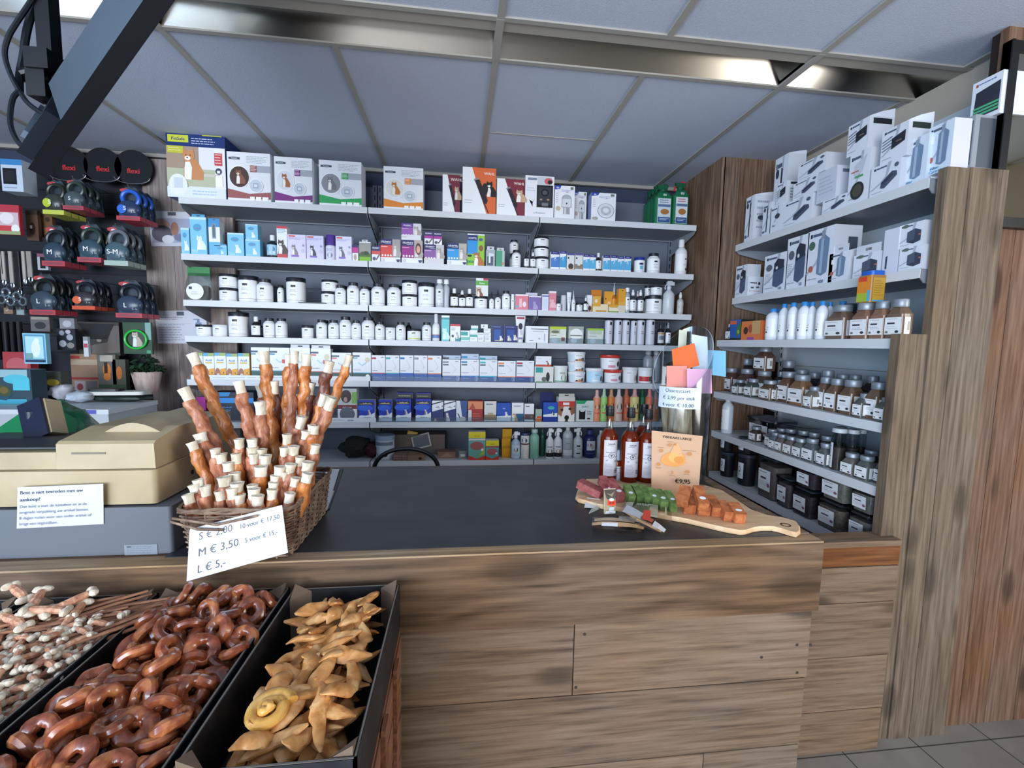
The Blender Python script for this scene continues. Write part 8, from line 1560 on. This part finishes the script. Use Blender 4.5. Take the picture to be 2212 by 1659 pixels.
# picture frame pack with shining blue film
o = hang('picture_pack', ZM, 222, 735, 472, 1042, 2.70, .025, '8fcfe8', [('r', .04, .05, .95, .96, '5f9cc0'), ('r', .1, .17, .88, .9, 'b4e4f0'), ('r', .1, .17, .4, .35, '7fa8a8'), ('e', .55, .5, .2, .28, 'e8f6fa'), ('e', .6, .75, .12, .1, 'eef8fb'), ('r', .06, .05, .94, .13, '2a3a58')], 'shiny light blue picture pack with white dog', 'pack')
o = hang('toy_card', ZM, 1218, 625, 1520, 945, 2.80, .012, '2c4a34', [('r', .78, .45, .98, 1, '7fa8a0'), ('r', .8, .02, .95, .12, '4a9a6a'), ('e', .46, .46, .36, .40, '3c4a3a')]+animal(.46, .4, .42, 'b9ad9c', 'dfe6f0'), 'green card with bright green ring toy and dog photo', 'toy')
q = MB(); q.tube([(-.003+.056*math.cos(t), -.012, .083+.052*math.sin(t)) for t in [k*2*math.pi/30 for k in range(30)]], .0058, M('2fc04a', .25), 8, closed=True); q.build('ring_toy', o)
# poop-bag pouches, bundles and the rest between the leash packs and the cabinet
hang('pouch', ZM, 300, 570, 500, 720, 2.86, .02, '6a6a6c', [('e', .5, .4, .3, .25, '34363c'), ('r', .05, .8, .95, 1, 'a39c92')], 'grey see-through pouch below the leash packs', 'pack'); hang('pouch', ZM, 590, 585, 745, 700, 2.86, .02, '8a8f96', [('e', .5, .5, .3, .3, 'b9c0c8')], 'small silver pouch below the orange leash pack', 'pack')
hang('bone_bag_pack', ZM, 560, 690, 760, 905, 2.80, .02, '20242e', [('e', .28, .8, .14, .12, '8f9aa8'), ('e', .62, .86, .14, .1, 'b9b4c4'), ('e', .3, .3, .2, .16, 'a9b4c0'), ('e', .7, .6, .18, .15, '9fa8b4'), ('e', .72, .22, .2, .14, '8a8680')], 'dark blister pack of pale lumps', 'pack')
hang('net_bag', ZM, 770, 620, 1200, 960, 2.88, .04, '3c3a38', [('g', [(.3, 0), (1, .1), (1, .9), (.85, .9), (.7, .4), (.3, .3)], '6a625c'), ('g', [(0, .95), (.9, .95), (.7, .5), (.25, .5)], '17191c'), ('e', .5, .45, .06, .05, '9a9690')], 'dark see-through bag with grey contents', 'bag')
hang('glue_tube', ZM, 825, 770, 885, 970, 2.76, .015, 'c9ced4', [('r', .1, .45, .9, .65, 'b04a58'), ('r', 0, .8, 1, 1, '8a9098')], 'slim white tube with red ring', 'tube', tab=True)
def onCab(px, py, bz=None): return onZ(*ZM(px, py), CTZ2+.001)
def stand(name, x0, x1, ytop, ybot, col, ops, label, cat, th=.05, side=None, lean=0, rz=0):
    p0 = onZ(*ZM(x0, ybot), CTZ2+.001); p1 = onZ(*ZM(x1, ybot), CTZ2+.001); Y = min(max((p0.y+p1.y)/2, 2.23), 2.86); xa, xb = onY(*ZM(x0, ybot), Y), onY(*ZM(x1, ybot), Y); zt2 = onY(*ZM((x0+x1)/2, ytop), Y).z; w_, h = xb.x-xa.x, zt2-CTZ2
    q = MB(); q.box(-w_/2, w_/2, 0, th, 0, h, M(side or col, .45)); q.art([('r', 0, 0, 1, 1, col)]+ops, boxmap(w_, h), w_/h); o = q.build(name); o.location = ((xa.x+xb.x)/2, Y, CTZ2+.0008); o.rotation_euler = (math.radians(lean), 0, math.radians(rz)); tag(o, label, cat); return o
stand('cardboard_box', 722, 985, 945, 1290, '9a7c64', [('r', 0, .72, 1, .86, 'b9a48c'), ('r', 0, .34, 1, .40, '9c2f34'), ('r', 0, .88, .35, .95, 'a83a40'), ('r', .1, 0, .5, .3, 'a9a0a4'), ('e', .3, .15, .12, .09, '8a3a40'), ('r', .55, .02, .95, .3, '6a6468')], 'brown and red box on the white cabinet', 'box', .06)
stand('tool_pack', 985, 1165, 950, 1270, '6f6c64', [('r', .15, .82, .85, .98, 'b3b0a4'), ('e', .5, .60, .22, .18, 'e0863c'), ('r', .36, .5, .55, .8, '3a2418'), ('e', .5, .42, .2, .1, 'e0863c'), ('r', 0, 0, 1, .22, '3c5a44')], 'hanging pack with orange tool standing on the cabinet', 'pack', .03)
stand('tool_pack', 1130, 1260, 1000, 1270, '54564c', [('e', .5, .6, .22, .2, 'c87436'), ('r', 0, 0, 1, .25, '34503c')], 'second orange tool pack partly behind the first', 'pack', .03)
stand('toy_pack', -40, 330, 1100, 1440, '2c4450', [('r', 0, .78, .9, 1, '8fb4bc'), ('e', .6, .72, .35, .14, '4fb4c8'), ('r', .5, .4, .95, .72, '4fb8cc'), ('e', .2, .35, .24, .2, '3a4a30'), ('e', .25, .4, .12, .1, '6a5a2c'), ('r', .1, 0, .85, .14, '3f9ab4'), ('g', [(0, .3), (.3, .2), (.5, .3), (.3, .1), (0, .15)], '1c4a5c')], 'turquoise dog toy pack on the cabinet, far left', 'pack', .08)
stand('red_pouch', 40, 310, 1055, 1130, 'b8444c', [('e', .5, .5, .4, .3, 'c86a70')], 'red pouch on top of the turquoise pack', 'pack', .05).location.z += .075
stand('clear_toy_bag', 350, 620, 1120, 1400, '4f564e', [('e', .7, .62, .24, .12, 'c9b04a'), ('g', [(.1, .05), (.6, .3), (.65, .25), (.15, 0)], 'b86a40'), ('e', .3, .5, .14, .3, '6a7268'), ('e', .55, .2, .2, .12, '3c4440')], 'clear bag of small mixed toys on the cabinet', 'bag', .05)
for i, (x0, x1, yt, yb, c, lab) in enumerate(((525, 720, 1255, 1400, 'c9c9d4', 'crumpled white paper bag on the white cabinet, left'), (700, 920, 1320, 1425, 'b0bcc8', 'crumpled pale grey paper bag on the white cabinet, right'))):
    p0 = onZ(*ZM((x0+x1)/2, yb), CTZ2+.001); Y = max(p0.y, 2.26); a, b2 = onY(*ZM(x0, yb), Y), onY(*ZM(x1, yt), Y); q = MB(); w_, h = (b2.x-a.x)/2, b2.z-CTZ2
    q.ell((0, 0, h*.5), (w_, .05, h*.5), M(c, .6), 16, 10, wob=lambda v: 1+.18*math.sin(5*v.x+3*v.z)*math.cos(4*v.z+i)+.06*math.sin(17*v.x)); o = q.build('paper_bag'); o.location = ((a.x+b2.x)/2, Y, CTZ2+.004); tag(o, lab, 'bag')
p0 = onZ(*ZM(1180, 1375), CTZ2+.02); q = MB(); q.rbox(-.13, .13, -.045, .045, 0, .018, .02, M('c3c4bc', .4), 4); q.rbox(-.12, .02, -.035, .035, .0185, .030, .02, M('16181c', .4), 4); o = q.build('brush_pack'); o.location = (p0.x, max(p0.y, 2.30), CTZ2+.036); o.rotation_euler = (0, 0, .1); tag(o, 'white tray pack with black handle lying on the cabinet goods', 'pack')
q = MB(); q.ell((0, 0, .016), (.15, .05, .017), M('23302c', .5), 16, 8, wob=lambda v: 1+.15*math.sin(7*v.x+2)*math.cos(5*v.z)); o = q.build('folded_cloth'); o.location = (p0.x+.01, max(p0.y, 2.30), CTZ2+.001); tag(o, 'dark green folded cloth under the white tray pack', 'cloth')
# potted plant
p0 = onZ(*ZM(1440, 1300), CTZ2+.001); Yp = max(min(p0.y, 2.8), 2.5); a, b2 = onY(*ZM(1305, 1120), Yp), onY(*ZM(1580, 1120), Yp); w_ = (b2.x-a.x)/2; h = a.z-CTZ2
r = empty('potted_plant', ((a.x+b2.x)/2, Yp+w_*.2, CTZ2+.001)); tag(r, 'dark green plant in a ribbed pinkish pot on the cabinet', 'plant')
q = MB(); q.lathe([(w_*.62, 0), (w_*.74, h*.2), (w_*.95, h*.85), (w_, h), (w_*.9, h), (w_*.88, h*.9), (0, h*.9)], noisy('pot_clay', ['a08d86', 'bda9a0', 'cfc0b8'], (40, 40, 6), rough=.6, bump=.1), 40, wob=lambda a_, z: 1+.012*math.sin(20*a_)); q.build('pot', r)
q = MB(); rn = random.Random(4); LF = noisy('leaf_green', ['16281a', '24402a', '3a5a38'], (30, 30, 30), rough=.45, bump=.1)
for i in range(130):
    a_ = rn.random()*6.28; d = rn.random()**.5*w_*1.05; z = h*.92+(.10*(1-(d/w_/1.1)**2)*rn.random()+.012); T = Matrix.Translation((d*math.cos(a_), d*math.sin(a_), z)) @ Matrix.Rotation(a_, 4, 'Z') @ Matrix.Rotation(rn.uniform(-.9, .9), 4, 'Y') @ Matrix.Rotation(rn.uniform(-.6, .6), 4, 'X')
    q.add([T @ Vector(v) for v in ((-.02, 0, 0), (-.006, -.011, .003), (.012, -.008, .001), (.022, 0, -.004), (.012, .008, .001), (-.006, .011, .003))], [(0, 1, 2, 3, 4, 5)], LF)
q.build('foliage', r)
# green bag on the counter behind the register
a, b2 = onY(38, 925, 1.62), onY(203, 872, 1.62); r = empty('shopping_bag', ((a.x+b2.x)/2, 1.62, MZ)); tag(r, 'glossy dark green plastic bag slumped behind the cash register', 'bag')
hw = (b2.x-a.x)/2; hh = b2.z-MZ; q = MB(); GB = M('0f5a3a', .25)
q.ell((0, 0, hh*.5), (hw, .10, hh*.5), GB, 22, 14, wob=lambda v: 1+.10*math.sin(6*v.x+2*v.z)*math.cos(5*v.z+v.y*3)+.05*math.sin(11*v.x+7*v.y)); q.build('body', r)
q = MB(); q.add([(-hw*.5, -.05, hh*.92), (hw*.55, -.06, hh*.95), (hw*.75, -.02, hh*.80), (hw*.9, -.09, hh*.55), (hw*.2, -.12, hh*.72), (-hw*.8, -.12, hh*.70)], [(0, 5, 4, 1), (1, 4, 3, 2)], M('1a7a4a', .2)); q.build('folded_mouth', r)

# white panel and phone behind the basket
a, b2 = onY(375, 960, 2.3), onY(440, 895, 2.3)
q = MB(); q.box(a.x, b2.x, 2.30, 2.33, 0, b2.z, M('a7a5ab', .5)); o = q.build('partition_board'); tag(o, 'pale panel standing behind the register at the cladding', 'panel')
# the panel's foot and a phone holder
a, b2 = onY(355, 930, 1.6), onY(372, 895, 1.6); q = MB(); q.box(a.x, b2.x, 1.6, 1.606, a.z, b2.z, M('15171b', .2)); q.box(a.x-.003, b2.x+.003, 1.606, 1.612, .9505, b2.z+.003, M('8f9296', .4)); o = q.build('card_terminal'); tag(o, 'small black phone-like terminal upright behind the register', 'terminal')
# posters on the cladding
def poster(pxs, ops, lab, Y=2.962):
    P = [onY(x, y, Y) for x, y in pxs]; q = MB(); mp = quadmap(*P); asp = (P[1]-P[0]).length/(P[3]-P[0]).length; q.art([('r', 0, 0, 1, 1, 'd0d1dc')]+ops, mp, asp); q.art([('g', [(0, 1), (1, 1), (1, 0), (0, 0)], 'b9bac2')], lambda u, v, l: mp(u, v, -.0008), asp); o = q.build('poster'); tag(o, lab, 'poster')
poster([(327, 532), (410, 532), (410, 458), (321, 455)], [('r', .04, .1, 1, .80, 'a9aec6'), ('r', .46, .88, .66, .98, '5a5e6a'), ('e', .3, .62, .2, .16, 'b08a80'), ('e', .3, .36, .26, .24, '5f5a68'), ('e', .45, .2, .16, .12, 'dcdde4'), ('e', .62, .5, .1, .2, 'a57a6a'), ('e', .8, .25, .2, .12, '7a809c')], 'upper poster with a person and pets on the pale cladding')
poster([(341, 742), (447, 742), (446, 671), (334, 671)], [('r', .42, .85, .56, .97, '4f5566'), ('l', .05, .70, .55, .80, 2, '8a7a92'), ('l', .05, .06, .6, .6, 7, '9aa6be'), ('r', .78, .52, .9, .64, '6f86a4'), ('r', .81, .64, .86, .72, '6f86a4'), ('r', .74, .72, .86, .75, '6f86a4'), ('r', .0, .6, .7, .61, 'b0b6c8')], 'lower text poster with a pump bottle picture')

# things half hidden behind the counter
q = MB(); c = onY(878, 1040, 2.25); pts = []
for k in range(25):
    t = math.pi*k/24; pts.append((-.165*math.cos(t) if abs(math.cos(t)) < .98 else -.165*math.copysign(1, math.cos(t)), 0, .17*math.sin(t)**.6 if t > 0 else 0))
ct = onY(878, 969, 2.25); r = empty('office_chair', (c.x, 2.25, 0)); tag(r, 'black curved chair back rising behind the counter', 'chair')
q.tube([(x, 0, ct.z-.17+z) for x, y, z in pts], .011, M('15171a', .35), 10); q.tube([(-.165, 0, ct.z-.17), (-.16, -.03, .48)], .011, M('15171a', .35), 8); q.tube([(.165, 0, ct.z-.17), (.16, -.03, .48)], .011, M('15171a', .35), 8); q.build('back_frame', r)
q = MB(); q.rbox(-.22, .22, -.30, .10, .44, .50, .06, M('1c1f24', .7), 5); q.build('seat', r); q = MB(); q.lathe([(.03, .05), (.025, .44)], M('2a2d31', .3, metal=.6), 14, (0, -.1, 0)); q.lathe([(.24, 0), (.24, .02), (.04, .05)], M('1c1f24', .4), 20, (0, -.1, 0)); q.build('pedestal', r)
for i, (x0, x1, yt, c, lab) in enumerate(((700, 770, 985, '1a201d', 'black and green bundle of cloth behind the counter'), (760, 802, 998, '3a1620', 'dark red bundle of cloth behind the counter'))):
    Y = 2.45; a, b2 = onY(x0, 1012, Y), onY(x1, yt, Y); w_ = (b2.x-a.x)/2; q = MB(); q.ell((0, 0, 0), (w_, .08, b2.z-BZ[6]+.01), M(c, .8), 18, 10, wob=lambda v: 1+.2*math.sin(6*v.x+i)*math.cos(5*v.z)); o = q.build('cloth_bundle'); o.location = ((a.x+b2.x)/2, 2.80, BZ[6]+(b2.z-BZ[6])*.5+.02); o.scale = (1.1, 1, .6); tag(o, lab, 'cloth')
for i, (x0, y0, x1, y1, c, rot, lab) in enumerate(((878, 932, 900, 958, 'c79a2c', 12, 'yellow card leaning on the frames on the lowest shelf'), (890, 938, 930, 968, '3a3d42', -14, 'dark framed tablet leaning on the lowest shelf'))):
    Y = 2.86-.02*i; a, b2 = onY(x0, y1, Y), onY(x1, y0, Y); q = MB(); w_, h = b2.x-a.x, b2.z-a.z; q.box(-w_/2, w_/2, 0, .006, -h/2, h/2, M('b3b0a8' if i else c, .5)); q.box(-w_/2*.84, w_/2*.84, -.0015, -.0003, -h/2*.8, h/2*.8, M(c, .3)); o = q.build('tablet' if i else 'card'); o.location = ((a.x+b2.x)/2, Y, (a.z+b2.z)/2); o.rotation_euler = (math.radians(-15), math.radians(rot), 0); tag(o, lab, 'tablet' if i else 'card')
o = bpy.data.objects.new('x', None)
q = MB(); a = onY(790+35, 1005, 2.9); q.box(-.17, .17, -.07, .07, 0, .13, M('6b6158', .7)); o = q.build('cardboard_box'); pz = onY(905, 985, 2.92); o.location = (pz.x, 2.92, BZ[6]+.001); tag(o, 'grey-brown box supporting the tablet at the back of the lowest shelf', 'box')

# ------------------------------------------------------------------ monitor hung from the ceiling, seen edge-on
P1, P2 = onY(75, 372, 1.22), onY(322, 18, 1.05)
vax = (P2-P1).normalized(); P2x = P1+vax*.62; mid = (P1+P2x)/2; vw = (mid-CAMP).normalized(); nrm = vax.cross(vw).normalized()
if nrm.x < 0: nrm = -nrm
uax = nrm.cross(vax).normalized()
if uax.dot(vw) < 0: uax = -uax
T = Matrix.Identity(4)
ur = (uax-nrm*.04).normalized(); nr = ur.cross(vax); nr = nr if nr.dot(nrm) > 0 else -nr
for i in range(3): T[i][0] = ur[i]; T[i][1] = vax[i]; T[i][2] = nr[i]; T[i][3] = P1[i]
r = empty('wall_monitor', T=T); tag(r, 'black and silver monitor hung from the ceiling, seen from its edge', 'monitor')
q = MB(); q.box(0, .55, 0, .62, -.012, .022, M('101218', .35)); q.build('screen_bezel', r)
q = MB(); q.box(.02, .53, .02, .60, .0222, .0235, M('0a0c10', .12)); q.build('screen', r)
q = MB(); vs = [(.0, .16, -.0125), (.55, .16, -.0125), (.55, .62, -.0125), (.0, .62, -.0125), (.04, .20, -.055), (.5, .20, -.055), (.5, .60, -.055), (.04, .60, -.055)]
q.add(vs, [(4, 7, 6, 5), (0, 4, 5, 1), (1, 5, 6, 2), (2, 6, 7, 3), (3, 7, 4, 0)], M('3d4852', .32, metal=.3)); q.build('back_shell', r)
q = MB(); q.box(.01, .5, .02, .155, -.040, -.0125, M('1c222c', .3)); q.box(.06, .2, .03, .05, -.048, -.0402, M('6d7f90', .3)); q.build('connector_panel', r)
# arm and cables
a = onY(98, -30, 1.30); b2 = onY(97, 128, 1.30)
r2 = empty('monitor_arm', (a.x, 1.30, CZ)); tag(r2, 'black steel ceiling arm and clamp behind the monitor', 'bracket')
def rel(p): return (p.x-a.x, p.y-1.30, p.z-CZ)
BK = M('090b0f', .4); q = MB(); top = onY(98, 0, 1.30); 
q.box(-.016, .016, -.016, .016, b2.z-CZ, -.001, BK); q.build('pole', r2)
q = MB(); c = onY(105, 150, 1.30); q.box(c.x-a.x-.03, c.x-a.x+.022, -.03, .03, c.z-CZ-.012, c.z-CZ+.035, BK); c2 = onY(95, 195, 1.30); q.box(c2.x-a.x-.022, c2.x-a.x+.020, -.022, .022, c2.z-CZ-.024, c.z-CZ-.008, BK); q.build('clamp', r2)
q = MB(); q.tube([rel(onY(118, 172, 1.30)), rel(onY(140, 160, 1.28)), rel(onY(160, 165, 1.25)), rel(onY(185, 175, 1.22))], .008, BK, 8); q.tube([rel(onY(48, 158, 1.30)), rel(onY(80, 150, 1.30)), rel(onY(105, 152, 1.30))], .010, BK, 8); q.tube([rel(onY(45, 165, 1.31)), rel(onY(70, 182, 1.31)), rel(onY(92, 190, 1.30))], .007, BK, 8); q.build('swivel_link', r2)
CB = M('101820', .4)
def cable(pts, lab, rr=.0055):
    P = [onY(x, y, Y) for x, y, Y in pts]; o0 = P[0].copy(); sm = []
    for i in range(len(P)-1):
        p0, p1, p2, p3 = P[max(i-1, 0)], P[i], P[i+1], P[min(i+2, len(P)-1)]
        for k in range(5): t = k/5; sm.append(.5*((2*p1)+(p2-p0)*t+(2*p0-5*p1+4*p2-p3)*t*t+(3*p1-p0-3*p2+p3)*t**3))
    sm.append(P[-1]); q = MB(); q.tube([p-o0 for p in sm], rr, CB, 7); o = q.build('cable'); o.location = o0; tag(o, lab, 'cable', 'black cables of the monitor')
cable([(76, -15, 1.28), (62, 10, 1.28), (35, 50, 1.28), (18, 80, 1.28), (10, 115, 1.28), (20, 155, 1.28), (40, 195, 1.28)], 'black cable bowed out to the far left of the arm')
cable([(88, -15, 1.30), (68, 30, 1.30), (56, 75, 1.30), (50, 120, 1.30), (42, 165, 1.30), (42, 200, 1.29)], 'black cable hanging straight beside the arm', .008)
cable([(42, 196, 1.28), (28, 212, 1.27), (22, 245, 1.26), (24, 275, 1.25), (38, 305, 1.24), (60, 328, 1.22)], 'black cable looping down to the monitor\'s lower edge')
cable([(44, 200, 1.28), (60, 222, 1.26), (90, 244, 1.24), (120, 253, 1.22), (133, 246, 1.20)], 'short black cable sagging across to the connector panel')
settle_labels()
